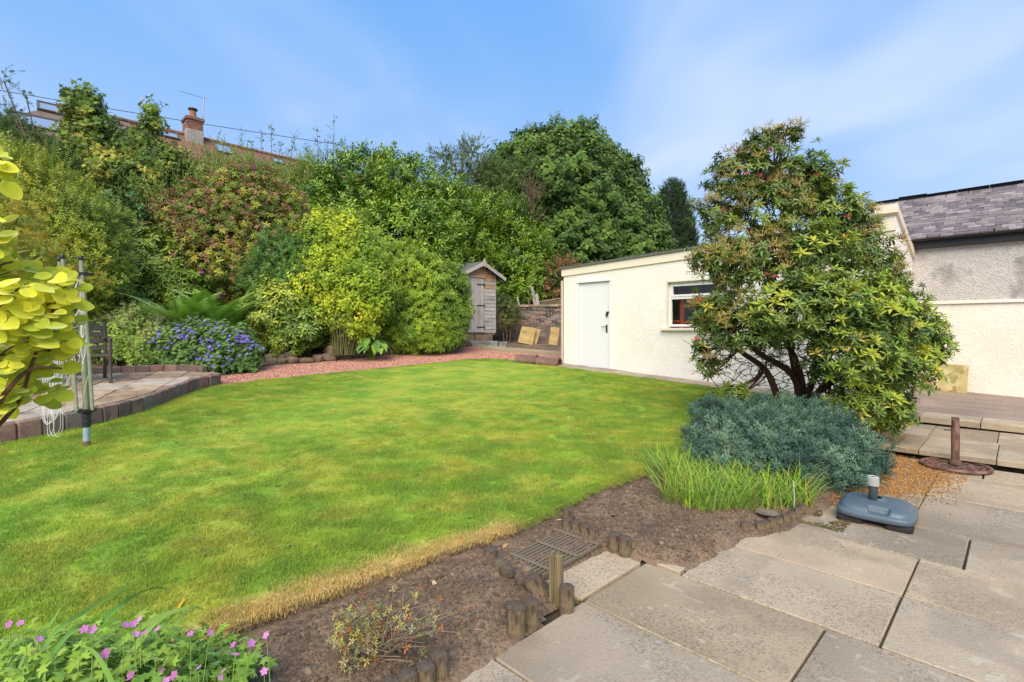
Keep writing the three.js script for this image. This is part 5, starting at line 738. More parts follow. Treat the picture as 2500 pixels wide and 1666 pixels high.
// ------------------------------------------------------------------ rotary clothes dryer, folded
{
  seed(2070); const b = onG(211, 1089), t = thing('rotary_dryer', 'folded rotary clothes dryer with white lines standing in the lawn', 'clothes dryer', b), side = v3(S2, 0, -S2), fwd = v3(S2, 0, S2);     // side: to the right, fwd: to the viewer
  const olive = std({ map: tex(128, 256, (u, v) => mix3([0.20, 0.205, 0.10], [0.33, 0.36, 0.27], fbm(u * 5, v * 9, 4, 871)), 0.5), roughness: 0.6 }), blue = std({ map: tex(128, 128, (u, v) => mix3([0.18, 0.26, 0.31], [0.32, 0.42, 0.46], fbm(u * 5, v * 7, 4, 875)), 0.4), roughness: 0.5 }), plastic = std({ color: col(0.02, 0.022, 0.025), roughness: 0.45 }), line = std({ color: col(0.72, 0.72, 0.70), roughness: 0.6 });
  const at3 = (s, y, f = 0) => v3(side.x * s + fwd.x * f, y, side.z * s + fwd.z * f);
  mesh('ground_socket', tube([at3(0, -0.1), at3(0, 0.20)], 0.029, 14), blue, t); mesh('rusty_foot', tube([at3(0, -0.02), at3(0, 0.05)], 0.031, 14), std({ color: col(0.16, 0.09, 0.05) }), t);
  mesh('collar', boxUV(new THREE.LatheGeometry([[0.034, 0.19], [0.038, 0.2], [0.036, 0.23], [0.04, 0.235], [0.04, 0.26], [0.036, 0.265], [0.045, 0.32], [0.03, 0.33]].map(p => new THREE.Vector2(...p)), 16).toNonIndexed()), plastic, t);
  mesh('pole', tube([at3(-0.005, 0.30), at3(-0.05, 1.55)], 0.026, 14), olive, t); mesh('pole', tube([at3(-0.05, 1.54), at3(-0.055, 1.82)], 0.019, 12), steel, t);
  mesh('lower_hub', boxUV(new THREE.CylinderGeometry(0.085, 0.075, 0.03, 16).translate(0, 0.355, 0).toNonIndexed()), plastic, t); mesh('upper_hub', boxUV(new THREE.CylinderGeometry(0.10, 0.10, 0.022, 16).translate(side.x * -0.05, 1.72, side.z * -0.05).toNonIndexed()), plastic, t);
  const arms = [[-0.08, 0.03, -0.23, 1.86, 0.05], [-0.03, 0.08, -0.17, 1.88, 0.08], [0.075, 0.02, -0.005, 1.87, 0.06], [-0.02, -0.07, -0.10, 1.86, -0.06]];
  for (const [s0, f0, s1, y1, f1] of arms) { const a = mesh('arm', tube([at3(s0, 0.36, f0), at3(mix(s0, s1, 0.3), 0.9, mix(f0, f1, 0.3)), at3(s1, y1, f1)], 0.0165, 10), olive, t); mesh('end_cap', tube([at3(s1, y1 - 0.02, f1), at3(s1, y1 + 0.02, f1)], 0.021, 10), plastic, a); mesh('strut', tube([at3(-0.05, 1.72, 0), at3(mix(s0, s1, 0.72), 1.35, mix(f0, f1, 0.72))], 0.009, 6), steel, t); }
  const loops = []; for (let k = 0; k < 36; k++) { const A = arms[k % 4], B = arms[(k + 1) % 4], ya = rr(0.75, 1.84), q = (ya - 0.36) / 1.5, p0 = at3(mix(A[0], A[2], q), ya, mix(A[1], A[4], q)), p1 = at3(mix(B[0], B[2], q), ya + rr(-0.06, 0.04), mix(B[1], B[4], q)), sag = rr(0.15, 0.6) * (ya > 1.3 ? 1.2 : 0.7), off = k % 4 === 0 || k % 4 === 3 ? at3(rr(-0.2, -0.02), 0, rr(-0.04, 0.1)) : at3(rr(-0.04, 0.06), 0, rr(0, 0.07)); const lo = p0.clone().lerp(p1, 0.5).add(off); lo.y = Math.max(0.12, ya - sag); loops.push(tube(curve([p0, p0.clone().lerp(lo, 0.5).add(at3(rr(-0.04, 0.02), -sag * 0.2, rr(0, 0.03))), lo, p1.clone().lerp(lo, 0.5).add(at3(rr(-0.03, 0.03), -sag * 0.2, 0)), p1], 14), 0.0019, 4, false)); }
  for (let k = 0; k < 14; k++) { const s = rr(-0.36, -0.14), ya = rr(1.0, 1.6), yb = rr(0.1, 0.55), A = at3(-0.2 + rr(-0.03, 0.03), ya, 0.05), w = rr(0.02, 0.06); loops.push(tube(curve([A, at3(s, mix(ya, yb, 0.5), rr(0, 0.08)), at3(s - w, yb + 0.05, 0.05), at3(s, yb, 0.06), at3(s + w, yb + 0.06, 0.05), at3(s + w * 0.6, mix(ya, yb, 0.5), 0.05), at3(-0.16, ya + 0.05, 0.06)], 22), 0.0019, 4, false)); }
  const wl = mesh('washing_lines', merge(loops), line, t); wl.userData.label = 'tangle of thin white washing lines hanging in loops'; wl.userData.kind = 'stuff';
  mesh('tie_tag', boxUV(cbox(0.03, 0.07, 0.006, 0.002).translate(...at3(-0.10, 0.82, 0.11).toArray())), blue, t);
}
// ------------------------------------------------------------------ parasol bases
{
  seed(2090);
  const pl = std({ color: col(0.085, 0.12, 0.15), roughness: 0.42, bumpMap: bumpTex(256, 256, (u, v) => vn(u * 128, v * 128, 3, 128), 0.25), bumpScale: 0.0008 }), t = thing('plastic_parasol_base', 'blue grey plastic water filled parasol base on the slabs', 'parasol base', v3(-0.74, 0, -4.49), null, 0.06); t.scale.setScalar(0.93);
  const out = (h, n = 48) => { const a = []; for (let i = 0; i < n; i++) { const q = i / n * 6.283, c = Math.cos(q), s = Math.sin(q), p = 4.6, r = Math.pow(Math.pow(Math.abs(c), p) + Math.pow(Math.abs(s), p), -1 / p); a.push([c * r * h, s * r * h]); } return a; };
  const shell = (rings, notch) => { const g = new GB(), n = 200, R0 = rings.map(([h]) => out(h, n)); const P = (k, i) => { const [x, z] = R0[k][i % n]; let y = rings[k][1]; return v3(x, y, z); }; for (let k = 0; k < rings.length - 1; k++) for (let i = 0; i < n; i++) { g.quad(P(k, i), P(k, i + 1), P(k + 1, i + 1), P(k + 1, i)); } return g; };
  const prof = [[0.20, 0.040], [0.243, 0.042], [0.25, 0.052], [0.25, 0.078], [0.244, 0.088], [0.232, 0.091], [0.226, 0.096], [0.222, 0.112], [0.217, 0.118], [0.211, 0.1225], [0.203, 0.126], [0.195, 0.1285], [0.187, 0.1305], [0.18, 0.132], [0.172, 0.1335], [0.165, 0.135], [0.158, 0.1365], [0.15, 0.138], [0.13, 0.142], [0.07, 0.15], [0.05, 0.151], [0.046, 0.160], [0.038, 0.163], [0.03, 0.164]];
  const g = shell(prof).geo(), p = g.attributes.position;   // hand grip pressed into the front edge
  for (let i = 0; i < p.count; i++) { const x = p.getX(i), y = p.getY(i), z = p.getZ(i); if (z > 0.158 && y > 0.0915 && Math.abs(x - 0.03) < 0.07) { const k = sstep(0.07, 0.06, Math.abs(x - 0.03)) * sstep(0.158, 0.17, z); p.setY(i, mix(y, 0.093, k)); } }
  g.computeVertexNormals(); const sm = boxUV(g); { const nn = sm.attributes.normal, map = new Map(), key = i => [p.getX(i), p.getY(i), p.getZ(i)].map(v => v.toFixed(4)).join(); for (let i = 0; i < p.count; i++) { const k = key(i), a = map.get(k) || v3(); a.add(v3().fromBufferAttribute(nn, i)); map.set(k, a); } for (let i = 0; i < p.count; i++) { const f = v3().fromBufferAttribute(nn, i), a = map.get(key(i)).clone().normalize(); if (a.dot(f) > 0.8) nn.setXYZ(i, a.x, a.y, a.z); } }
  mesh('body', sm, pl, t);
  for (const [x, z] of [[-0.15, 0.15], [0.15, 0.15], [-0.15, -0.15], [0.15, -0.15]]) mesh('foot', cbox(0.17, 0.045, 0.17, 0.02).translate(x, 0, z), std({ color: col(0.018, 0.016, 0.014) }), t);
  const stem = mesh('stem', tube([v3(-0.02, 0.15, 0.04), v3(-0.02, 0.262, 0.04)], 0.030, 20), std({ color: col(0.035, 0.055, 0.06), roughness: 0.4 }), t);
  const kn = new GB(), nk = 36; for (let i = 0; i < nk; i++) { const r = k => k % 2 ? 0.040 : 0.0375, q = (k, y, s = 1) => v3(Math.cos(k / nk * 6.283) * r(k % nk) * s - 0.02, y, Math.sin(k / nk * 6.283) * r(k % nk) * s + 0.04); kn.quad(q(i, 0.262), q(i + 1, 0.262), q(i + 1, 0.325), q(i, 0.325)); kn.quad(q(i, 0.325), q(i + 1, 0.325), q(i + 1, 0.332, 0.85), q(i, 0.332, 0.85)); kn.quad(q(i, 0.332, 0.85), q(i + 1, 0.332, 0.85), q(i + 1, 0.322, 0.55), q(i, 0.322, 0.55)); kn.tri(q(i, 0.262), v3(-0.02, 0.262, 0.04), q(i + 1, 0.262)); }
  mesh('clamp_knob', kn.geo(), std({ color: col(0.36, 0.37, 0.36), roughness: 0.5 }), stem); mesh('socket_hole', new THREE.CylinderGeometry(0.021, 0.021, 0.004, 16).translate(-0.02, 0.324, 0.04), black, stem);
}
{
  seed(2100); const rust = std({ map: tex(256, 256, (u, v) => { const n = fbm(u * 7, v * 7, 5, 881, 7); return mix3([0.10, 0.048, 0.034], [0.245, 0.125, 0.095], sstep(0.25, 0.75, n)); }, 0.4), bumpMap: stoneBump, bumpScale: 0.003, roughness: 0.85 });
  const c = onG(2333, 1143, () => 0.0), t = thing('iron_parasol_base', 'rusty cast iron parasol base with round pierced plate and tube', 'parasol base', v3(c.x, 0, c.z));
  mesh('rim', tube(many(41, (_, i) => v3(Math.cos(i / 40 * 6.2832) * 0.262, 0.022, Math.sin(i / 40 * 6.2832) * 0.262)), 0.020, 8, false), rust, t);
  mesh('plate', boxUV(new THREE.LatheGeometry([[0.0, 0.028], [0.07, 0.033], [0.16, 0.026], [0.25, 0.012], [0.25, 0.004], [0, 0.004]].map(p => new THREE.Vector2(...p)), 40).toNonIndexed()), std({ color: col(0.06, 0.032, 0.026) }), t);
  for (let k = 0; k < 110; k++) { const r = Math.sqrt(rr(0.05, 1)) * 0.24, a = R() * 6.283, cu = [], a2 = R() * 6; for (let i = 0; i <= 6; i++) { const q = a2 + i * 0.75, rr2 = 0.018 + i * 0.0016; cu.push(v3(Math.cos(a) * r + Math.cos(q) * rr2, mix(0.036, 0.02, r / 0.25), Math.sin(a) * r + Math.sin(q) * rr2)); } mesh('scroll', tube(cu, [0.0065, 0.003], 5), rust, t); }
  mesh('boss', boxUV(new THREE.LatheGeometry([[0.0, 0.03], [0.062, 0.03], [0.052, 0.05], [0.045, 0.075], [0.036, 0.08]].map(p => new THREE.Vector2(...p)), 20).toNonIndexed()), rust, t);
  mesh('tube', tube([v3(0, 0.03, 0), v3(0, 0.40, 0), v3(0, 0.402, 0), v3(0, 0.50, 0)], [0.034, 0.034, 0.031, 0.031], 18), rust, t);
  const k = mesh('thumbscrew', tube([v3(-0.03, 0.37, 0), v3(-0.085, 0.37, 0.03)], 0.006, 6), iron, t);
}
// ------------------------------------------------------------------ drain grate and the log edging round the bed
{
  seed(2120); const t = thing('drain_grate', 'rusty brown slatted metal drain grate between the two beds', 'drain grate', v3(-1.985, 0.03, -2.34)), m = std({ color: col(0.20, 0.155, 0.105), roughness: 0.7, metalness: 0.2 });
  for (let k = 0; k < 11; k++) mesh('bar', block(-0.148 + k * 0.029, -0.136 + k * 0.029, 0, 0.018, -0.285, 0.285, 0.002), m, t); for (const z of [-0.24, -0.02, 0.22]) mesh('crossbar', block(-0.152, 0.16, 0.019, 0.026, z - 0.011, z + 0.011, 0.002), m, t);
  t.rotation.y = 0.03;
  const logWood = std({ map: tex(256, 256, (u, v) => { const n = fbm(u * 12, v * 5, 5, 861), m = fbm(u * 4, v * 4, 4, 866); return mix3(mix3([0.07, 0.047, 0.028], [0.19, 0.135, 0.082], sstep(0.25, 0.75, n)), [0.17, 0.155, 0.05], sstep(0.56, 0.74, m) * 0.4); }, 0.2), bumpMap: woodBump, bumpScale: 0.006 });
  const capM = std({ map: tex(128, 128, (u, v) => mix3([0.035, 0.026, 0.02], [0.14, 0.1, 0.07], fbm(u * 9, v * 9, 4, 891)), 0.1), bumpMap: stoneBump, bumpScale: 0.01 });
  const log = (x, z, r, h, label, group, { tilt = 0, az = 0, y = null, half = false, lie = false } = {}) => {
    const y0 = y ?? (inPoly(x, z, SOIL) ? soilY(x, z) : 0), o = thing('log_stake', label, 'log', v3(x, y0, z), group); const n = 14, pts = []; for (let i = 0; i <= 4; i++) pts.push(v3(0, -0.06 + (h + 0.06 - r * 0.25) * i / 4, 0));
    const side = tube(pts, r, n, false), p = side.attributes.position; for (let i = 0; i < p.count; i++) { const a = Math.atan2(p.getZ(i), p.getX(i)), k = 1 + 0.03 * Math.sin(a * 5 + x * 90) + rr(-0.02, 0.02) * 0 + 0.05 * n3.noise(a * 2, p.getY(i) * 12, x * 50); p.setX(i, p.getX(i) * k); p.setZ(i, p.getZ(i) * k * (half ? 0.6 : 1)); } side.computeVertexNormals(); mesh('bark_side', side, logWood, o);
    const cap = new THREE.LatheGeometry([[0.0, 0.30], [0.5, 0.24], [0.85, 0.1], [1.02, -0.08]].map(([a, b]) => new THREE.Vector2(a * r, h + r * (b - 0.22))), n); if (half) cap.scale(1, 1, 0.6); mesh('end_cap', boxUV(cap.toNonIndexed()), capM, o);
    o.rotation.order = 'YXZ'; o.rotation.y = az; o.rotation.z = lie ? 1.35 : tilt + rr(-0.05, 0.05); if (lie) o.position.y += r; return o;
  };
  const S8 = (x, y) => [1100 + x * 0.361, 1100 + y * 0.361], g0 = (px, py, h = 0.02) => onG(px, py, () => h);
  const far = 'short log stakes beside the grate'; [[795, 500], [790, 545], [852, 566], [912, 592], [968, 608]].forEach(([x, y], i) => { const p = g0(...S8(x, y)); log(p.x, p.z, i ? 0.034 : 0.036, i ? 0.105 : 0.13, i ? 'short dark log stake in the row behind the grate' : 'rear log stake standing behind the row by the grate', i ? far : null); });
  [[1108, 664], [1178, 692]].forEach(([x, y], i) => { const p = g0(...S8(x, y)); log(p.x, p.z, 0.037, 0.12, i ? 'mossy log stake at the slab corner of the far bed' : 'log stake just behind the mossy one at the far bed', null); });
  { const p = g0(...S8(270, 735)), q = g0(...S8(305, 768)); log(p.x, p.z, 0.038, 0.10, 'cut log stake beside the lawn edge by the grate', null); log(q.x, q.z, 0.034, 0.06, 'stub of a log sunk beside the lawn edge', null); }
  { const p = g0(...S8(345, 790)); log(p.x, p.z, 0.036, 0.18, 'short log fallen across the grate corner', null, { lie: true, az: 2.6 }); const q = g0(...S8(455, 850)); log(q.x, q.z, 0.03, 0.17, 'rotten split log lying in front of the grate', null, { lie: true, az: 2.5 }); const r = g0(...S8(610, 985)); log(r.x, r.z, 0.045, 0.13, 'broken pale stump leaning against the tall post', null, { tilt: 0.45, az: 0.5 }); }
  { const p = g0(...S8(716, 1000)), o = thing('timber_post', 'tall square mossy timber post standing by the grate', 'post', v3(p.x, 0.0, p.z)); const g = boxUV(cbox(0.066, 0.285, 0.062, 0.004, 0, 0, false, 0.004).translate(0, -0.04, 0)); mesh('post', g, std({ map: woodTex([0.12, 0.09, 0.042], [0.23, 0.175, 0.085], [0.06, 0.047, 0.025], 901), bumpMap: woodBump, bumpScale: 0.006 }), o); o.rotation.y = 0.5; }
  { const p = g0(...S8(788, 1056)); log(p.x, p.z, 0.036, 0.125, 'dark log stake with peaked top in front of tall post', null); const a = g0(...S8(440, 1222)), b = g0(...S8(545, 1162)); log(a.x, a.z, 0.043, 0.145, 'split yellowish log stake at the patio edge', null); log(b.x, b.z, 0.036, 0.125, 'smaller split log stake paired at the patio edge', null); }
  [[1930, 1495, 0.042, 0.15], [1812, 1585, 0.044, 0.145], [1668, 1655, 0.045, 0.14], [1530, 1700, 0.045, 0.13]].forEach(([x, y, r, h]) => { const p = g0(500 + x * 0.2975, 1200 + y * 0.2975); log(p.x, p.z, r * 0.82, h * 0.72, 'log stake in the row behind the withered azalea', 'log stakes by the azalea'); });
  const S7 = (x, y) => [1600 + x * 0.3827, 780 + y * 0.3827]; [[570, 1358, 0.028, 0.085], [665, 1350, 0.03, 0.07], [705, 1338, 0.028, 0.065], [745, 1325, 0.03, 0.07], [790, 1312, 0.028, 0.065], [832, 1296, 0.03, 0.07], [872, 1275, 0.028, 0.065], [905, 1250, 0.03, 0.07], [938, 1225, 0.028, 0.065], [968, 1200, 0.03, 0.065], [1000, 1172, 0.028, 0.06], [1025, 1145, 0.028, 0.06]].forEach(([x, y, r, h], i) => { const p = g0(...S7(x, y), 0.01); log(p.x, p.z, r, h, i ? 'small round log stake in the chain edging the grassy clump' : 'single flat log stake apart from the chain at the bed corner', i ? 'chain of small log stakes' : null, { y: 0.0, half: !i }); });
  const rk = g0(...S7(765, 1290), 0.03), st = mesh('flat_stone', rockGeos[2], rockMats[1]); st.position.set(rk.x - 0.06, 0.075, rk.z - 0.02); st.scale.set(0.075, 0.014, 0.045); tag(st, 'flat pale stone resting on the chain of small logs', 'stone');
}
// ------------------------------------------------------------------ the pieris by the drive
{
  seed(3001);
  const L = [[1868, 366, 6.6, 52, 'a'], [1800, 425, 6.6, 62, 'a'], [1955, 435, 6.6, 72, 'b'], [1760, 520, 6.5, 62, 'a'], [1880, 520, 6.3, 90, 'a'], [2010, 530, 6.5, 78, 'b'], [2085, 545, 6.7, 55, 'a'], [1752, 640, 6.4, 66, 'a'], [1860, 650, 6.0, 95, 'a'], [1985, 640, 5.9, 95, 'b'], [2105, 640, 6.3, 80, 'a'], [2165, 690, 6.6, 48, 'a'], [1745, 760, 6.3, 58, 'a'], [1800, 800, 5.9, 60, 'a'], [1900, 770, 5.7, 80, 'b'], [2020, 760, 5.6, 88, 'c'], [2120, 760, 5.7, 90, 'c'], [2215, 800, 6.0, 66, 'c'], [2265, 845, 6.2, 45, 'c'], [2090, 860, 5.5, 85, 'c'], [2180, 900, 5.7, 78, 'c'], [2010, 880, 5.6, 50, 'b'], [1735, 890, 6.2, 34, 'a'], [1722, 850, 6.2, 30, 'a'], [2120, 980, 5.6, 62, 'c'], [2055, 1000, 5.6, 45, 'c'], [2170, 1010, 5.7, 48, 'c'], [1800, 965, 6.3, 28, 'c'], [1905, 840, 6.4, 50, 'a'], [1980, 480, 6.9, 60, 'a'], [1930, 330, 6.6, 30, 'a']];
  const lob = L.map(([a, b, c, d, k]) => Object.assign(LB(a, b, c, d, d * 0.92), { k })), base = onG(1935, 1022, () => 0.14), t = thing('pieris_tree', 'large pieris bush with gnarled stems and yellow green shoots', 'shrub', base);
  const fork = (px, py, D) => at(px, py, D), trunk = [[[1905, 985, 6.55], [1870, 905, 6.45], [1800, 850, 6.4], [1760, 780, 6.4]], [[1955, 985, 6.5], [1935, 915, 6.4], [1850, 860, 6.3], [1790, 800, 6.2]], [[1960, 985, 6.5], [1950, 900, 6.4], [1905, 800, 6.3], [1880, 640, 6.4]], [[1965, 990, 6.5], [1990, 920, 6.3], [2040, 840, 6.1], [2060, 700, 6.1]], [[1970, 990, 6.45], [2020, 940, 6.1], [2110, 890, 5.9], [2190, 830, 6.0]], [[1950, 980, 6.6], [1930, 820, 6.6], [1950, 650, 6.7], [1890, 450, 6.6]]];
  trunk.forEach((q, i) => mesh('trunk', tube(curve([v3(rr(-0.08, 0.08), -0.12, rr(-0.08, 0.08)), ...q.map(p => at(...p).sub(base))], 16), [[0.055, 0.066, 0.06, 0.055, 0.058, 0.05][i], 0.022], 9), rustBark, t));
  const gs = []; for (const l of lob) for (let k = 0; k < 7; k++) { const q = trunk[Math.floor(R() * trunk.length)]; let best = null, bd = 1e9; for (const tr of trunk) for (const p of tr.slice(1)) { const w = at(...p), d = w.distanceTo(l.c); if (d < bd) { bd = d; best = w; } } const e = l.c.clone().add(v3(rr(-1, 1) * l.r[0], rr(-0.9, 0.6) * l.r[1], rr(-1, 1) * l.r[2]).multiplyScalar(0.7)), b0 = best.clone().add(v3(rr(-0.05, 0.05), rr(-0.15, 0.15), rr(-0.05, 0.05))), m = b0.clone().lerp(e, 0.55).add(v3(rr(-0.12, 0.12), rr(-0.1, 0.12), rr(-0.12, 0.12))); gs.push(tube(curve([b0, m, e].map(p => p.sub(base)), 7), [0.013, 0.004], 5, false)); }
  for (let k = 0; k < 260; k++) { const a = at(rr(1740, 2080), rr(800, 960), rr(6.1, 6.7)), e = a.clone().add(v3(rr(-0.35, 0.35), rr(-0.15, 0.25), rr(-0.35, 0.35))), m = a.clone().lerp(e, 0.5).add(v3(rr(-0.06, 0.06), rr(-0.06, 0.06), rr(-0.06, 0.06))); gs.push(tube([a, m, e].map(p => p.sub(base)), [0.0055, 0.0025], 4, false)); }
  mesh('branches', merge(gs), rustBark, t);
  const G = many(3, () => rosette({ n: 11, L: 0.088, W: 0.026, el: [-0.5, 0.85], droop: 0.22, fold: 0.3, seg: 2 })), GN = many(4, () => rosette({ n: 10, L: 0.095, W: 0.027, el: [0.0, 1.1], droop: 0.2, fold: 0.35, seg: 2 }));
  dress(t, 'dark_leaves', G, glossLeaf, scatter(lob, 3700, { depth: 0.5, bump: 0.45, freq: 3.2, gap: 0.8, low: 0.75, floor: () => 0.1 }), { s: [0.8, 1.25], up: 0.45, jit: 0.45, pal: [[0.055, 0.098, 0.017], [0.085, 0.14, 0.021], [0.13, 0.195, 0.027], [0.195, 0.265, 0.035]], f: 2 });
  const bl = lob.filter(l => l.k === 'c'), mid = lob.filter(l => l.k === 'b');
  const br = [...scatter(bl, 205, { depth: 0.05, bump: 0.3, freq: 2.6, low: 0.3, floor: () => 0.1 }), ...scatter(mid, 72, { depth: 0.05, bump: 0.3, freq: 2.6, low: 0.1 }), ...scatter(lob.filter(l => l.k === 'a'), 18, { depth: 0.05, bump: 0.3, low: 0.1 })];
  const ym = [[0.42, 0.48, 0.04], [0.54, 0.56, 0.05], [0.33, 0.42, 0.035], [0.60, 0.50, 0.06]].map(c => leafy({ color: col(...c), transmission: 0.3 }));
  br.forEach(({ p, n }, i) => { const m = mesh('leaf_rosette', GN[i % 4], ym[Math.floor(R() * 3.3)], t); m.position.copy(p).sub(base); m.quaternion.copy(turnTo(n.clone().multiplyScalar(0.45).add(v3(rr(-0.25, 0.25), 0.65, rr(-0.25, 0.25))).normalize())); m.scale.setScalar(rr(0.95, 1.45)); });
  dress(t, 'young_leaves', GN, leafMat, scatter([...bl, ...bl, ...mid], 1150, { depth: 0.14, bump: 0.32, freq: 2.6, low: 0.35, floor: () => 0.1 }), { s: [0.7, 1.1], up: 0.6, jit: 0.3, pal: [[0.13, 0.23, 0.027], [0.22, 0.34, 0.032], [0.36, 0.45, 0.042]], f: 2 });
  const spray = many(2, () => { const g = new GB(); for (let k = 0; k < 9; k++) { const a = R() * 6.283, e = rr(0.1, 1.2), d = v3(Math.cos(a) * Math.cos(e), Math.sin(e), Math.sin(a) * Math.cos(e)), l = rr(0.06, 0.11), w = v3(-d.z, 0, d.x).normalize().multiplyScalar(0.0015); g.quad(w.clone().negate(), w, w.clone().addScaledVector(d, l), w.clone().negate().addScaledVector(d, l)); for (let j = 0; j < 9; j++) { const c = d.clone().multiplyScalar(l * (0.25 + 0.09 * j)).add(v3(rr(-0.007, 0.007), rr(-0.008, 0.004), rr(-0.007, 0.007))), s = 0.0042; g.tri(c.clone().add(v3(s, 0, 0)), c.clone().add(v3(-s, s, 0)), c.clone().add(v3(0, -s, s))).tri(c.clone().add(v3(0, s, s)), c.clone().add(v3(s, -s, 0)), c.clone().add(v3(-s, 0, -s))); } } return g.geo(); });
  dress(t, 'spent_flower_sprays', spray, matLeaf, scatter(lob.filter(l => l.k === 'a'), 640, { depth: 0.08, bump: 0.35, freq: 2.6, low: 0.25, gap: 0.25 }), { s: [0.8, 1.3], up: 0.6, jit: 0.3, pal: [[0.30, 0.20, 0.055], [0.40, 0.30, 0.08], [0.34, 0.32, 0.07]] });
  const rm = leafy({ color: col(0.55, 0.085, 0.05), transmission: 0.3 }); for (const [px, py, D] of [[1822, 427, 6.1], [1855, 430, 6.0], [1808, 412, 6.2], [1765, 515, 5.95], [1893, 282 + 395, 5.4], [1872, 672, 5.45], [2070, 530, 6.0], [2138, 555, 6.0], [1705, 735, 6.0], [1700, 830, 6.0], [1880, 370, 6.2], [1995, 430, 6.1]]) { const m = mesh('red_shoot', GN[0], rm, t); m.position.copy(at(px, py, D)).sub(base); m.quaternion.copy(turnTo(v3(rr(-0.3, 0.5), 1, rr(-0.3, 0.5)).normalize())); m.scale.setScalar(rr(0.6, 0.85)); }
}
// ------------------------------------------------------------------ blue juniper
{
  seed(3030);
  const g1 = many(3, () => { const g = new GB(); const br = (o, d, l, lev) => { const n = Math.round(l / 0.0042); for (let i = 0; i < n; i++) { const c = o.clone().addScaledVector(d, l * i / n), a = i * 2.4, u = v3(Math.cos(a), 0, Math.sin(a)), nd = d.clone().multiplyScalar(0.75).add(u.multiplyScalar(0.8)).normalize(), w = v3(-nd.z, 0, nd.x).normalize().multiplyScalar(0.003), L2 = rr(0.008, 0.013); g.tri(c.clone().add(w), c.clone().sub(w), c.clone().addScaledVector(nd, L2)); } if (lev) for (let k = 0; k < 7; k++) { const a = k * 2.4, t = 0.15 + k * 0.11; br(o.clone().addScaledVector(d, l * t), d.clone().add(v3(Math.cos(a), 0.1, Math.sin(a)).multiplyScalar(0.85)).normalize(), l * (0.62 - t * 0.35), 0); } }; br(v3(0, 0, 0), v3(0, 1, 0), 0.085, 1); return g.geo(); });
  const L = [[1745, 1020, 5.5, 42], [1800, 1048, 5.5, 66], [1890, 1040, 5.6, 72], [1980, 1052, 5.4, 76], [1850, 1090, 5.0, 92], [1950, 1105, 4.9, 96], [2050, 1110, 4.9, 74], [2110, 1140, 4.8, 42], [1760, 1085, 5.0, 70], [1780, 1135, 4.7, 75], [1890, 1140, 4.5, 80], [1990, 1150, 4.5, 75], [2060, 1160, 4.4, 48], [2060, 1190, 4.2, 30], [2115, 1155, 4.7, 32]].map(([a, b, c, d]) => LB(a, b, c, d, d * 0.72)), b = onG(1920, 1130, () => 0.02);
  const t = thing('juniper_bush', 'low spreading blue green juniper in front of the pieris', 'shrub', b); limbs(t, 'stems', b.clone(), L.map(l => l.c.clone()), 0.02, barkMat, { rise: 0.8 });
  dress(t, 'needle_sprays', g1, matLeaf, scatter(L, 6200, { depth: 0.3, bump: 0.5, freq: 4.2, low: 0.5, gap: 0.45, floor: () => 0.015 }), { s: [1.0, 1.6], up: 0.45, jit: 0.4, pal: [[0.045, 0.10, 0.072], [0.075, 0.15, 0.10], [0.12, 0.215, 0.135], [0.20, 0.31, 0.18]], f: 3.5, clump: 0.75 });
}
// ------------------------------------------------------------------ strap leaves: the grassy clump
const blade = (L, W, lean, curl, seg = 6) => { const g = new GB(); let a = v3(-W / 2, 0, 0), b = v3(W / 2, 0, 0); for (let i = 1; i <= seg; i++) { const t = i / seg, w = W / 2 * (1 - Math.pow(t, 2.2)) + 0.0004, y = L * (t - curl * t * t * t * 0.55), z = L * (lean * t + curl * t * t * 0.7), c = v3(-w, y, z), d = v3(w, y, z); g.quad(a, b, d, c); a = c; b = d; } return g.geo(); };
{
  seed(3050); const b = onG(1770, 1235, () => 0.03), t = thing('grassy_clump', 'clump of upright bright green strap leaves in the bed', 'plant', b), gs = many(7, () => blade(rr(0.28, 0.46), rr(0.008, 0.013), rr(0.08, 0.55), rr(0.1, 0.9))), ms = [[0.22, 0.40, 0.022], [0.28, 0.46, 0.024], [0.36, 0.50, 0.03], [0.17, 0.33, 0.02]].map(c => leafy({ color: col(...c), transmission: 0.35 })), rest = [];
  const spot = () => { const u = R(); let px, py; if (u < 0.5) { px = rr(1620, 1810); py = rr(1170, 1258) - Math.abs(px - 1740) * 0.18; } else if (u < 0.95) { px = rr(1800, 1985); py = rr(1160, 1250) - (px - 1800) * 0.05; } else { px = rr(1600, 1650); py = rr(1150, 1190); } const p = onG(px, py, () => 0.03); return p; };
  for (let i = 0; i < 300; i++) { const p = spot(), m = mesh('leaf_blade', gs[i % 7], ms[Math.floor(R() * 4)], t); m.position.copy(p).sub(b); m.position.y = soilY(p.x, p.z) + 0.01 - b.y; m.rotation.y = R() * 6.283; m.scale.setScalar(rr(0.5, 1.0)); }
  for (let i = 0; i < 2000; i++) { const p = spot().sub(b), k = rr(0.8, 1.2), yl = R() < 0.12; p.y = 0.0; rest.push({ p, q: yaw(R() * 6.283).multiply(new THREE.Quaternion().setFromAxisAngle(v3(1, 0, 0), rr(-0.1, 0.35))), s: rr(0.35, 0.85), c: yl ? [0.45 * k, 0.36 * k, 0.06] : [0.26 * k, 0.44 * k, 0.024 * k] }); }
  instances('leaf_blades', gs[2], leafy({ transmission: 0.35 }), rest, t);
  const cane = mesh('split_cane', tube([v3(0, 0, 0), v3(0.005, 0.12, 0), v3(0, 0.23, 0.01)], 0.004, 6), std({ color: col(0.55, 0.5, 0.42) })); const cp = onG(1938, 1250, () => 0.03); cane.position.copy(cp); tag(cane, 'thin pale cane standing among the strap leaves', 'cane');
}
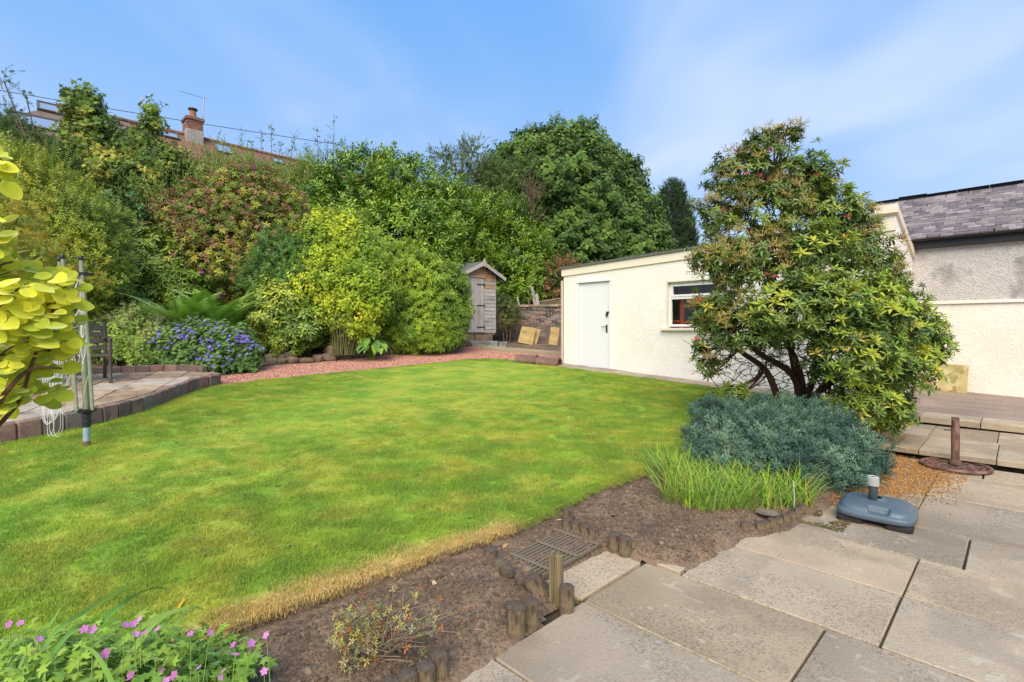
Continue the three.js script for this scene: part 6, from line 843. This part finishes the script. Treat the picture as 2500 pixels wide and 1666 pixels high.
// ------------------------------------------------------------------ ferns, hosta, astilbe, purple geranium in the far bed
{
  seed(3070);
  const frond = (L, seedN) => { const g = new GB(), P = t => v3(0, L * (1.15 * t - 0.52 * t * t), L * (0.16 * t + 0.5 * t * t)); for (let i = 0; i < 34; i++) { const t = 0.12 + 0.88 * i / 34, p = P(t), q = P(t + 0.02), w = L * 0.21 * Math.pow(Math.sin(Math.PI * Math.pow(t, 0.75)), 0.9) + 0.01, d = q.clone().sub(p); for (const s of [-1, 1]) { const e = v3(s * w, -0.10 * w, w * 0.35).add(p); g.tri(p, q, e.clone().addScaledVector(d, 0.2)); g.tri(p.clone().add(d), q.clone().add(d.clone().multiplyScalar(0.3)), e.clone().multiplyScalar(0.6).addScaledVector(p, 0.4).add(d)); } g.quad(p.clone().add(v3(-0.004, 0, 0)), p.clone().add(v3(0.004, 0, 0)), q.clone().add(v3(0.004, 0, 0)), q.clone().add(v3(-0.004, 0, 0))); } return g.geo(); };
  const fg = [frond(1.45), frond(1.6), frond(1.2)], fm = [[0.18, 0.36, 0.025], [0.24, 0.43, 0.03], [0.14, 0.30, 0.025]].map(c => leafy({ color: col(...c), transmission: 0.35 }));
  for (const [px, py, D, n, label] of [[445, 850, 10.75, 30, 'tall green fern with arching fronds next to the pale plumed plant'], [530, 850, 10.95, 28, 'tall green fern with arching fronds above the purple flowers']]) { const b = at(px, py, D); b.y = bank(b.x, b.z) + 0.04; const t = thing('fern', label, 'fern', b); for (let i = 0; i < n; i++) { const m = mesh('frond', fg[i % 3], fm[i % 3], t); m.rotation.order = 'YXZ'; m.rotation.y = i * 2.4 + rr(-0.2, 0.2); m.rotation.x = rr(-0.3, 0.12); m.scale.setScalar(rr(0.85, 1.25)); m.position.set(rr(-0.08, 0.08), 0, rr(-0.08, 0.08)); } }
  const hg = (() => { const g = new GB(); leafTris(g, new THREE.Matrix4(), 0.24, 0.15, { seg: 4, fold: 0.25, droop: 0.55, shape: 0.6 }); return g.geo(); })(), hm = [[0.16, 0.32, 0.03], [0.22, 0.40, 0.04], [0.11, 0.25, 0.03]].map(c => leafy({ color: col(...c), transmission: 0.3 }));
  const hb = at(908, 866, 12.4); hb.y = bank(hb.x, hb.z); const ht = thing('hosta', 'hosta with broad overlapping light green leaves behind the stones', 'plant', hb); for (let i = 0; i < 75; i++) { const m = mesh('leaf', hg, hm[i % 3], ht), a = R() * 6.283, r = 0.34 * Math.sqrt(R()); m.position.set(Math.cos(a) * r, 0.62 - r * 0.75 + rr(-0.08, 0.05), Math.sin(a) * r); m.rotation.order = 'YXZ'; m.rotation.y = Math.PI / 2 - a + rr(-0.4, 0.4); m.rotation.x = rr(-0.1, 0.7); m.scale.setScalar(rr(0.7, 1.15)); } mesh('stalks', merge(many(20, () => tube([v3(rr(-0.06, 0.06), 0, rr(-0.06, 0.06)), v3(rr(-0.25, 0.25), 0.45, rr(-0.25, 0.25))], 0.006, 4, false))), hm[0], ht);
  const hb2 = at(245, 880, 9.6); hb2.y = bank(hb2.x, hb2.z) + 0.1; const ht2 = thing('hosta', 'small hosta with blue green leaves behind the bench arm', 'plant', hb2); for (let i = 0; i < 26; i++) { const m = mesh('leaf', hg, hm[(i * 2) % 3], ht2), a = R() * 6.283, r = 0.22 * Math.sqrt(R()); m.position.set(Math.cos(a) * r, 0.34 - r * 0.7 + rr(-0.04, 0.04), Math.sin(a) * r); m.rotation.order = 'YXZ'; m.rotation.y = Math.PI / 2 - a + rr(-0.4, 0.4); m.rotation.x = rr(0, 0.6); m.scale.setScalar(rr(0.6, 0.95)); } mesh('stalks', merge(many(10, () => tube([v3(0, 0, 0), v3(rr(-0.15, 0.15), 0.25, rr(-0.15, 0.15))], 0.005, 4, false))), hm[0], ht2);
  const plume = many(2, () => twig({ n: 26, len: 0.30, L: 0.065, W: 0.016, el: [0.3, 0.9], seg: 1 }));
  shrub('astilbe', 'pale plumed astilbe clump behind the terrace edge', 'plant', null, [[270, 840, 10, 42], [330, 825, 10.1, 52], [392, 840, 10.1, 36], [300, 875, 9.9, 38], [365, 870, 9.9, 40]].map(a => LB(...a)), { stem: 0.006, spread: 0.4 },
    [{ geos: many(2, () => palmTwig({ n: 9, len: 0.2, S: 0.09, lobes: 3 })), mat: leafMat, n: 1100, pal: [[0.22, 0.36, 0.045], [0.30, 0.43, 0.06], [0.38, 0.47, 0.08]], s: [0.8, 1.2], up: 0.5, jit: 0.5 }, { name: 'plumes', geos: plume, mat: leafMat, n: 520, pal: [[0.50, 0.50, 0.22], [0.60, 0.58, 0.32]], s: [0.7, 1.0], up: 0.9, jit: 0.25, depth: 0.15, low: 0.1 }]);
  const GL = [[392, 865, 9.9, 38], [440, 850, 10.0, 46], [505, 845, 10.2, 52], [565, 850, 10.4, 48], [605, 865, 10.4, 28], [450, 885, 9.8, 36], [530, 888, 10.0, 42], [585, 892, 10.2, 30]].map(a => LB(...a));
  const t = shrub('purple_geranium', 'mound of cranesbill covered in violet blue flowers beside the gravel', 'plant', null, GL, { stem: 0.006, spread: 0.5, floor: (x, z) => H(x, z) }, [{ geos: many(3, () => palmTwig({ n: 7, len: 0.14, S: 0.085 })), mat: leafMat, n: 2000, pal: [[0.09, 0.20, 0.035], [0.14, 0.27, 0.05], [0.20, 0.34, 0.07]], s: [0.8, 1.2], up: 0.6, jit: 0.5 }]);
  const flower = (r, k = 5) => { const g = new GB(); for (let i = 0; i < k; i++) { const a = i / k * 6.283, q = (b, l, y) => v3(Math.cos(a + b) * l, y, Math.sin(a + b) * l); g.quad(v3(0, 0, 0), q(-0.55, r * 0.7, 0.18 * r), q(0, r, 0.22 * r), q(0.55, r * 0.7, 0.18 * r)); } return g.geo(); };
  const fgm = flower(0.036), vm = [[0.22, 0.165, 0.62], [0.27, 0.21, 0.68], [0.17, 0.12, 0.52]].map(c => leafy({ color: col(...c), transmission: 0.25 }));
  scatter(GL.slice(0, 5).concat(GL.slice(2, 5), GL.slice(6)), 620, { depth: 0.0, bump: 0.2, low: 0.2 }).filter(({ n }) => n.x + n.z > 0.25).slice(0, 200).forEach(({ p, n }, i) => { const m = mesh('flower', fgm, vm[i % 3], t); m.position.copy(p).add(v3(n.x * 0.12, 0.08, n.z * 0.12)).sub(t.position); m.quaternion.copy(turnTo(n.clone().multiplyScalar(0.8).add(v3(0.35 + rr(-0.4, 0.4), 0.6, 0.35 + rr(-0.4, 0.4))).normalize())); m.scale.setScalar(rr(0.75, 1.2)); });
  const umb = many(2, () => { const g = new GB(); for (let k = 0; k < 26; k++) { const a = R() * 6.283, r = 0.07 * Math.sqrt(R()), c = v3(Math.cos(a) * r, 0.1 + rr(-0.01, 0.01), Math.sin(a) * r), s = 0.008; g.tri(c.clone().add(v3(s, 0, 0)), c.clone().add(v3(-s, 0.003, s)), c.clone().add(v3(-s, 0, -s))); g.tri(v3(0, 0, 0), c, c.clone().add(v3(0.003, 0, 0.003))); } return g.geo(); });
  shrub('yellow_flowered_shrub', 'airy shrub with flat mustard yellow flower heads behind the dryer', 'shrub', null, [[40, 540, 7.3, 48], [95, 620, 7.2, 52], [25, 640, 7.2, 55], [160, 660, 7.4, 38], [232, 690, 7.6, 24], [60, 720, 7.2, 60]].map(a => LB(...a)), { stem: 0.006, spread: 0.3, y: TP(-10, 1), base: v3(-10.6, 0.5, 0.35) },
    [{ geos: umb, mat: leafMat, n: 420, pal: [[0.34, 0.30, 0.03], [0.46, 0.38, 0.04], [0.28, 0.28, 0.03]], s: [0.7, 1.1], up: 0.8, jit: 0.3, depth: 0.5, bump: 0.4 }, { geos: G_small, n: 420, pal: PAL.tawny, s: [0.4, 0.7], up: 0.4, jit: 0.6, depth: 0.8 }]);
  // ------------------------------------------------------------------ foreground: pink cranesbill, day lily leaves, withered azalea
  seed(3120);
  const pinkL = [[80, 1650, 1.75, 110], [220, 1640, 1.8, 95], [340, 1630, 1.9, 85], [450, 1630, 1.9, 75], [540, 1640, 1.95, 65], [610, 1660, 1.95, 45], [300, 1690, 1.6, 150], [120, 1720, 1.55, 170], [500, 1700, 1.75, 110]].map(([a, b, c, d]) => LB(a, b, c, d, d * 0.6)), pt = shrub('pink_geranium', 'low pink flowered cranesbill at the corner of the lawn', 'plant', null, pinkL, { stem: 0.003, spread: 0.3, base: v3(-2.35, 0.02, -0.25), floor: () => 0.02 },
    [{ geos: many(3, () => palmTwig({ n: 4, len: 0.06, S: 0.052, el: [-0.2, 0.5] })), mat: leafMat, n: 560, pal: [[0.18, 0.33, 0.035], [0.27, 0.42, 0.04], [0.40, 0.52, 0.06]], s: [0.6, 1.05], up: 0.7, jit: 0.35, depth: 0.5, low: 0.6 }]);
  const pk = flower(0.0165), pm = [[0.62, 0.20, 0.55], [0.70, 0.28, 0.62], [0.55, 0.16, 0.46]].map(c => leafy({ color: col(...c), transmission: 0.3 }));
  for (const [px, py] of [[22, 1525], [50, 1522], [62, 1565], [95, 1562], [70, 1590], [82, 1597], [205, 1537], [225, 1538], [258, 1588], [305, 1528], [325, 1524], [342, 1512], [330, 1550], [350, 1548], [385, 1537], [465, 1548], [512, 1546], [570, 1575], [612, 1572], [650, 1552], [573, 1600], [485, 1632], [545, 1640], [645, 1640], [320, 1650], [395, 1640], [405, 1662], [540, 1655], [425, 1650], [255, 1600]]) { const D = rr(1.46, 1.6), p = at(px, py, D), m = mesh('flower', pk, pm[Math.floor(R() * 3)], pt); m.position.copy(p).sub(pt.position); m.quaternion.copy(turnTo(v3(rr(-0.4, 0.8), 0.7, rr(-0.4, 0.8)).normalize())); m.scale.setScalar(rr(0.6, 0.95)); mesh('flower_stalk', tube([p.clone().sub(pt.position), p.clone().add(v3(rr(-0.02, 0.02), -0.14, rr(-0.02, 0.02))).sub(pt.position)], 0.0012, 4, false), fm[1], pt); }
  const lb = v3(-2.45, 0.02, 0.05), lt = thing('day_lily', 'long arching green strap leaves with one yellow bud in foreground', 'plant', lb), strap = pts => { const c = curve(pts.map(p => at(...p)), 14), g = new GB(), side = v3(S2, 0.15, -S2).normalize(); let a, b; c.forEach((p, i) => { const t = i / 14, tg = c[Math.min(14, i + 1)].clone().sub(c[Math.max(0, i - 1)]).normalize(), s = tg.clone().cross(v3(S2, 0, S2)).normalize(), w = 0.0085 * (1 - Math.pow(t, 3)) * (pts.w ?? 1) + 0.0006, q = p.clone().sub(lb), l = q.clone().addScaledVector(s, -w), r = q.clone().addScaledVector(s, w), m = q.clone().add(v3(0, -w * 0.45, 0)); if (i) { g.quad(a[0], l, m, a[1]); g.quad(a[1], m, r, a[2]); } a = [l, m, r]; }); return g.geo(); };
  const lm = [[0.20, 0.38, 0.05], [0.14, 0.32, 0.04], [0.28, 0.44, 0.08]].map(c => leafy({ color: col(...c), transmission: 0.35 }));
  [[[80, 1700, 1.5], [120, 1560, 1.6], [230, 1480, 1.75], [340, 1415, 1.9]], [[60, 1720, 1.5], [180, 1590, 1.65], [290, 1480, 1.8], [375, 1436, 1.95], [420, 1440, 2.0]], [[150, 1720, 1.5], [260, 1600, 1.65], [380, 1510, 1.75], [470, 1484, 1.8], [505, 1490, 1.85]], [[20, 1720, 1.45], [60, 1600, 1.55], [110, 1540, 1.65], [155, 1475, 1.7]], [[0, 1680, 1.4], [30, 1610, 1.5], [85, 1560, 1.6], [125, 1530, 1.65]], [[100, 1720, 1.45], [105, 1640, 1.5], [95, 1580, 1.55], [75, 1550, 1.55]], [[290, 1720, 1.4], [260, 1640, 1.42], [225, 1590, 1.45], [195, 1578, 1.47]], [[60, 1700, 1.45], [140, 1580, 1.55], [190, 1530, 1.62], [232, 1520, 1.66]], [[240, 1720, 1.5], [330, 1580, 1.62], [380, 1520, 1.68], [410, 1505, 1.7]], [[10, 1720, 1.5], [100, 1610, 1.6], [160, 1560, 1.66], [240, 1555, 1.72]]].forEach((p, i) => mesh('strap_leaf', strap(p), lm[i % 3], lt));
  { const a = at(425, 1500, 1.8).sub(lb), b = at(448, 1468, 1.82).sub(lb); mesh('stalk', tube(curve([at(260, 1680, 1.6).sub(lb), at(370, 1560, 1.72).sub(lb), a], 8), 0.0026, 5), lm[1], lt); const g = new GB(); for (let k = 0; k < 4; k++) leafTris(g, new THREE.Matrix4().makeTranslation(a.x, a.y, a.z).multiply(new THREE.Matrix4().makeRotationFromQuaternion(turnTo(b.clone().sub(a).normalize(), k * 1.6))).multiply(new THREE.Matrix4().makeRotationX(-1.3)), 0.062, 0.02, { seg: 2, fold: 0.6, droop: -0.15 }); mesh('bud', g.geo(), leafy({ color: col(0.50, 0.40, 0.03), transmission: 0.25 }), lt); }
  const az = onG(930, 1600, () => 0.03), at2 = thing('azalea', 'small withered azalea with bronze leaves and dry twigs', 'shrub', az), tw = []; const tips = []; for (let k = 0; k < 70; k++) { const b0 = v3(rr(-0.04, 0.04), 0, rr(-0.04, 0.04)), e = v3(rr(-0.16, 0.16), rr(0.05, 0.22), rr(-0.16, 0.16)); if (R() < 0.35) { e.x += S2 * 0.14; e.z -= S2 * 0.14; } const m = b0.clone().lerp(e, 0.5).add(v3(rr(-0.04, 0.04), rr(0, 0.05), rr(-0.04, 0.04))); tw.push(tube(curve([b0, m, e], 6), [0.004, 0.0015], 4, false)); tips.push(e); if (k % 2) tw.push(tube([m, m.clone().add(v3(rr(-0.08, 0.08), rr(-0.01, 0.07), rr(-0.08, 0.08)))], [0.002, 0.001], 4, false)); }
  mesh('twigs', merge(tw), std({ color: col(0.24, 0.17, 0.125) }), at2); const azl = []; for (let k = 0; k < 620; k++) { const leftish = R() < 0.7, p = leftish ? v3(-S2 * 0.08 + rr(-0.10, 0.10), rr(0.01, 0.18), S2 * 0.08 + rr(-0.10, 0.10)) : tips[Math.floor(R() * tips.length)].clone().add(v3(rr(-0.025, 0.025), rr(-0.02, 0.02), rr(-0.025, 0.025))), u = R(), q = rr(0.8, 1.2); azl.push({ p, q: turnTo(v3(rr(-1, 1), rr(0.1, 1), rr(-1, 1)).normalize()), s: rr(0.7, 1.2), c: u < 0.42 ? [0.20 * q, 0.21 * q, 0.09 * q] : u < 0.7 ? [0.34 * q, 0.30 * q, 0.12 * q] : u < 0.9 ? [0.30 * q, 0.10 * q, 0.035 * q] : [0.40 * q, 0.33 * q, 0.05 * q] }); } instances('leaves', rosette({ n: 5, L: 0.022, W: 0.008, el: [0, 0.9], seg: 1 }), matLeaf, azl, at2);
}
// ------------------------------------------------------------------ golden smoke bush close on the left
{
  seed(3160); const b = v3(-2.9, 0.05, 0.9), t = thing('smoke_bush', 'smoke bush with large rounded golden yellow leaves in the foreground', 'shrub', b);
  const lg = many(3, (_, k) => { const g = new GB(), L = 0.075, n = 7, q = (x, y, z) => v3(x, y, z); const row = i => { const s = i / n, w = 0.031 * Math.pow(Math.sin(Math.PI * Math.pow(clamp(s * 0.965 + 0.018), 1.15)), 0.62), y = -0.012 * s * s * (1 + k * 0.5) + 0.006 * Math.sin(s * 5 + k); return [q(-w, y + w * 0.25, 0.02 + L * s), q(0, y, 0.02 + L * s), q(w, y + w * (0.25 - 0.2 * k), 0.02 + L * s)]; }; let p = row(0); for (let i = 1; i <= n; i++) { const c = row(i); g.quad(p[0], c[0], c[1], p[1]); g.quad(p[1], c[1], c[2], p[2]); p = c; } g.quad(q(-0.0012, 0, 0), q(0.0012, 0, 0), q(0.0012, 0, 0.022), q(-0.0012, 0, 0.022)); return g.geo(); });
  const cm = [[0.80, 0.78, 0.035], [0.86, 0.82, 0.04], [0.68, 0.70, 0.03], [0.52, 0.58, 0.03]].map(c => leafy({ color: col(...c), transmission: 0.45 })), st = [];
  const sprigs = [[150, 690, 2.05], [185, 730, 2.05], [120, 690, 2.1], [60, 665, 2.0], [95, 720, 1.95], [20, 700, 1.9], [150, 770, 2.0], [195, 790, 2.1], [60, 780, 1.95], [120, 830, 2.0], [175, 850, 2.1], [20, 800, 1.9], [70, 860, 2.0], [140, 890, 2.1], [30, 900, 1.95], [95, 935, 2.05], [150, 950, 2.15], [45, 960, 2.0], [0, 600, 1.9], [40, 630, 2.05], [10, 385, 1.9], [25, 440, 1.9], [5, 570, 1.9], [30, 590, 1.95], [-30, 520, 1.85], [165, 715, 2.1], [110, 700, 1.95], [200, 700, 2.1], [205, 830, 2.1], [110, 770, 1.95]];
  let cnt = 0;
  for (const [px0, py, D] of sprigs) { const px = px0 - 38, e = at(px, py, D), s0 = e.clone().add(v3(-S2 * 0.16, -0.09, S2 * 0.16)).add(v3(rr(-0.04, 0.04), rr(-0.03, 0.03), rr(-0.04, 0.04))); st.push(tube(curve([s0, s0.clone().lerp(e, 0.5).add(v3(0, 0.015, 0)), e].map(p => p.sub(b)), 6), [0.0035, 0.0015], 5, false)); for (let k = 0; k < 10 && cnt < 298; k++, cnt++) { const f = 0.15 + 0.85 * k / 9, p = s0.clone().lerp(e, f), m = mesh('leaf', lg[cnt % 3], cm[Math.floor(R() * (py < 760 ? 3 : 4))], t); m.position.copy(p); { const nn = v3(0.55 + rr(-0.45, 0.45), 0.75 + rr(-0.3, 0.3), 0.55 + rr(-0.45, 0.45)).normalize(), ax = v3(S2, rr(-0.5, 0.3), -S2).add(v3(rr(-0.8, 0.8), rr(-0.5, 0.5), rr(-0.8, 0.8))), zz = ax.addScaledVector(nn, -ax.dot(nn)).normalize(), xx = nn.clone().cross(zz); m.quaternion.setFromRotationMatrix(new THREE.Matrix4().makeBasis(xx, nn, zz)); } m.position.add(v3(rr(-0.03, 0.03), rr(-0.03, 0.03), rr(-0.03, 0.03))); m.scale.setScalar(rr(0.62, 1.08)); } }
  { const l = []; for (let i = 0; i < 420; i++) { const [px0, py, D] = sprigs[Math.floor(R() * sprigs.length)], p = at(px0 - 62 + rr(-45, 45), py + rr(-45, 45), D + rr(0.03, 0.2)).sub(b), nn = v3(0.55 + rr(-0.6, 0.6), 0.7 + rr(-0.4, 0.4), 0.55 + rr(-0.6, 0.6)).normalize(), k = rr(0.8, 1.15); l.push({ p, q: turnTo(nn), s: rr(0.6, 0.95), c: R() < 0.5 ? [0.50 * k, 0.55 * k, 0.03] : [0.66 * k, 0.66 * k, 0.035] }); } instances('inner_leaves', lg[1], leafy({ transmission: 0.4 }), l, t); }
  mesh('twigs', merge(st), rustBark, t);
  for (const q of [[[-200, 1250, 2.0], [-60, 1090, 2.0], [40, 990, 2.05], [80, 880, 2.05], [115, 800, 2.05], [140, 720, 2.05]], [[-200, 1250, 2.0], [-110, 950, 1.95], [-50, 750, 1.9], [0, 650, 1.95], [30, 640, 2.0]], [[-110, 950, 1.95], [-120, 700, 1.9], [-80, 520, 1.88], [-25, 400, 1.9]], [[-60, 1090, 2.0], [20, 950, 1.98], [80, 900, 2.02], [150, 900, 2.1]]]) mesh('branch', tube(curve([...(q[0][0] === -200 ? [v3(0, 0, 0).add(b)] : []), ...q.map(p => at(...p))].map(p => p.sub(b)), 16), [0.012, 0.004], 6), rustBark, t);
}
// ------------------------------------------------------------------ fallen things
{
  seed(3200); const seedG = new THREE.IcosahedronGeometry(1, 0), list = [];
  for (let i = 0; i < 15000; i++) { const x = rr(-1.35, -0.35), z = rr(-4.55, -6.9), d = x + 1.15 - 0.42 * vn(z * 2.6, 3, 7) - 0.5 * sstep(-5.0, -5.9, z) * sstep(-6.9, -6.4, z) * 0.8 - 0.05; if (R() > Math.exp(-Math.max(0, d) * 9) || R() > 0.3 + fbm(x * 6, z * 6, 3, 8)) continue; const k = rr(0.7, 1.3); list.push({ p: v3(x, (inPoly(x, z, SOIL) ? soilY(x, z) + 0.02 : 0) + 0.003 + rr(0, 0.006), z), q: new THREE.Quaternion().set(R() - 0.5, R() - 0.5, R() - 0.5, R()).normalize(), s: [rr(0.005, 0.009), rr(0.002, 0.004), rr(0.003, 0.006)], c: R() < 0.2 ? [0.5 * k, 0.32 * k, 0.10 * k] : [0.36 * k, 0.155 * k, 0.03 * k] }); }
  for (let i = 0; i < 500; i++) { const x = rr(-1.25, -0.95), z = rr(-6.95, -7.7), k = rr(0.7, 1.2); list.push({ p: v3(x, 0.105, z), q: yaw(R() * 6), s: [0.007, 0.003, 0.005], c: [0.38 * k, 0.17 * k, 0.03 * k] }); }
  tag(instances('fallen_husks', seedG, std({ roughness: 0.9 }), list), 'drift of orange brown fallen flower husks on slabs beside the juniper', 'husks');
  const moss = []; for (let i = 0; i < 2600; i++) { const u = R(); let x, z; if (u < 0.45) { x = rr(-1.15, -0.85); z = rr(-4.0, -4.75); } else if (u < 0.7) { x = -0.557 + rr(-0.008, 0.008); z = rr(-4.5, -6.3); } else if (u < 0.85) { x = rr(-1.75, -1.5); z = rr(-1.95, -2.12); } else { x = rr(-1.3, 0.2); z = [-2.68, -3.28, -2.07, -3.88][Math.floor(R() * 4)] + rr(-0.007, 0.007); } if (u < 0.45 && fbm(x * 7, z * 7, 3, 13) < 0.5) continue; const k = rr(0.7, 1.3); moss.push({ p: v3(x, u < 0.45 ? 0.002 : -0.014, z), q: yaw(R() * 6), s: [rr(0.004, 0.011), rr(0.002, 0.006), rr(0.004, 0.011)], c: R() < 0.35 ? [0.17 * k, 0.14 * k, 0.028 * k] : [0.08 * k, 0.055 * k, 0.03 * k] }); }
  tag(instances('joint_moss', seedG, std({ roughness: 1 }), moss), 'moss and grit in the joints and corner of the paving', 'moss');
  const dead = (() => { const g = new GB(); leafTris(g, new THREE.Matrix4(), 0.055, 0.024, { seg: 2, fold: 0.7, droop: -0.3 }); return g.geo(); })(), dm = [[0.42, 0.24, 0.11], [0.50, 0.34, 0.2], [0.26, 0.12, 0.05]].map(c => std({ color: col(...c) }));
  const spots = [[1065, 1440, 'on the bare soil next to the lawn'], [1355, 1275, 'at the lawn edge behind the grate'], [1228, 1345, 'beside the cut log at the lawn edge'], [1490, 1262, 'on the far soil bed'], [585, 1620, 'beside the pink flowers'], [868, 1530, 'on the soil above the azalea'], [1745, 1325, 'lying across the slab corner'], [1905, 1298, 'below the chain of small logs'], [1640, 1225, 'under the strap leaves'], [820, 1520, 'on the soil by the dry lawn edge']];
  for (const [px, py, w] of spots) { const p = onG(px, py, (x, z) => inPoly(x, z, SOIL) ? soilY(x, z) + 0.02 : 0.003), m = mesh('fallen_leaf', dead, dm[Math.floor(R() * 3)]); m.position.copy(p).add(v3(0, 0.008, 0)); m.rotation.set(rr(-0.3, 0.3), R() * 6, rr(-0.4, 0.4)); m.scale.setScalar(rr(0.8, 1.3)); tag(m, 'curled dry brown leaf ' + w, 'leaf'); }
  const lw = []; for (let i = 0; i < 90; i++) { const x = rr(-8.5, -2.6), z = rr(-8.8, -0.5); if (!inPoly(x, z, LAWN)) continue; const k = rr(0.7, 1.2); lw.push({ p: v3(x, H(x, z) + 0.022, z), q: new THREE.Quaternion().setFromEuler(new THREE.Euler(rr(-0.4, 0.4), R() * 6, rr(-0.4, 0.4))), s: rr(0.4, 0.9), c: [0.22 * k, 0.13 * k, 0.06 * k] }); } tag(instances('leaf_litter', dead, std({}), lw), 'tiny brown leaves scattered over the lawn', 'litter');
  const root = []; for (let i = 0; i < 60; i++) { const x = rr(-2.4, -1.65), z = rr(-0.6, -4.2); if (!inPoly(x, z, SOIL)) continue; const a = R() * 6, l = rr(0.02, 0.07); root.push(tube(curve([v3(x, soilY(x, z) + 0.028, z), v3(x + Math.cos(a) * l * 0.5 + rr(-0.01, 0.01), soilY(x, z) + 0.036, z + Math.sin(a) * l * 0.5), v3(x + Math.cos(a) * l, soilY(x, z) + 0.026, z + Math.sin(a) * l)], 5), [0.0018, 0.001], 4, false)); } const ro = mesh('root_bits', merge(root), std({ color: col(0.4, 0.32, 0.25) })); ro.userData.kind = 'stuff'; tag(ro, 'pale bits of dead root lying on the bare soil', 'roots');
}
{ // broad leaved weeds in the turf
  seed(3300); const g = rosette({ n: 7, L: 0.03, W: 0.016, el: [0.05, 0.5], seg: 1 }), l = []; for (let i = 0; i < 110; i++) { const cx = rr(-9.4, -2.7), cz = rr(-8.8, 0.4); if (!inPoly(cx, cz, LAWN)) continue; for (let k = 0; k < 1 + R() * 5; k++) { const x = cx + rr(-0.08, 0.08), z = cz + rr(-0.06, 0.06), q = rr(0.8, 1.2); l.push({ p: v3(x, H(x, z) + 0.008, z), q: yaw(R() * 6), s: rr(0.5, 1.1), c: [0.15 * q, 0.29 * q, 0.05 * q] }); } }
  tag(instances('lawn_weeds', g, matLeaf, l), 'small grey green broad leaved weeds dotted through the turf', 'weeds');
}
renderer.render(scene, camera);
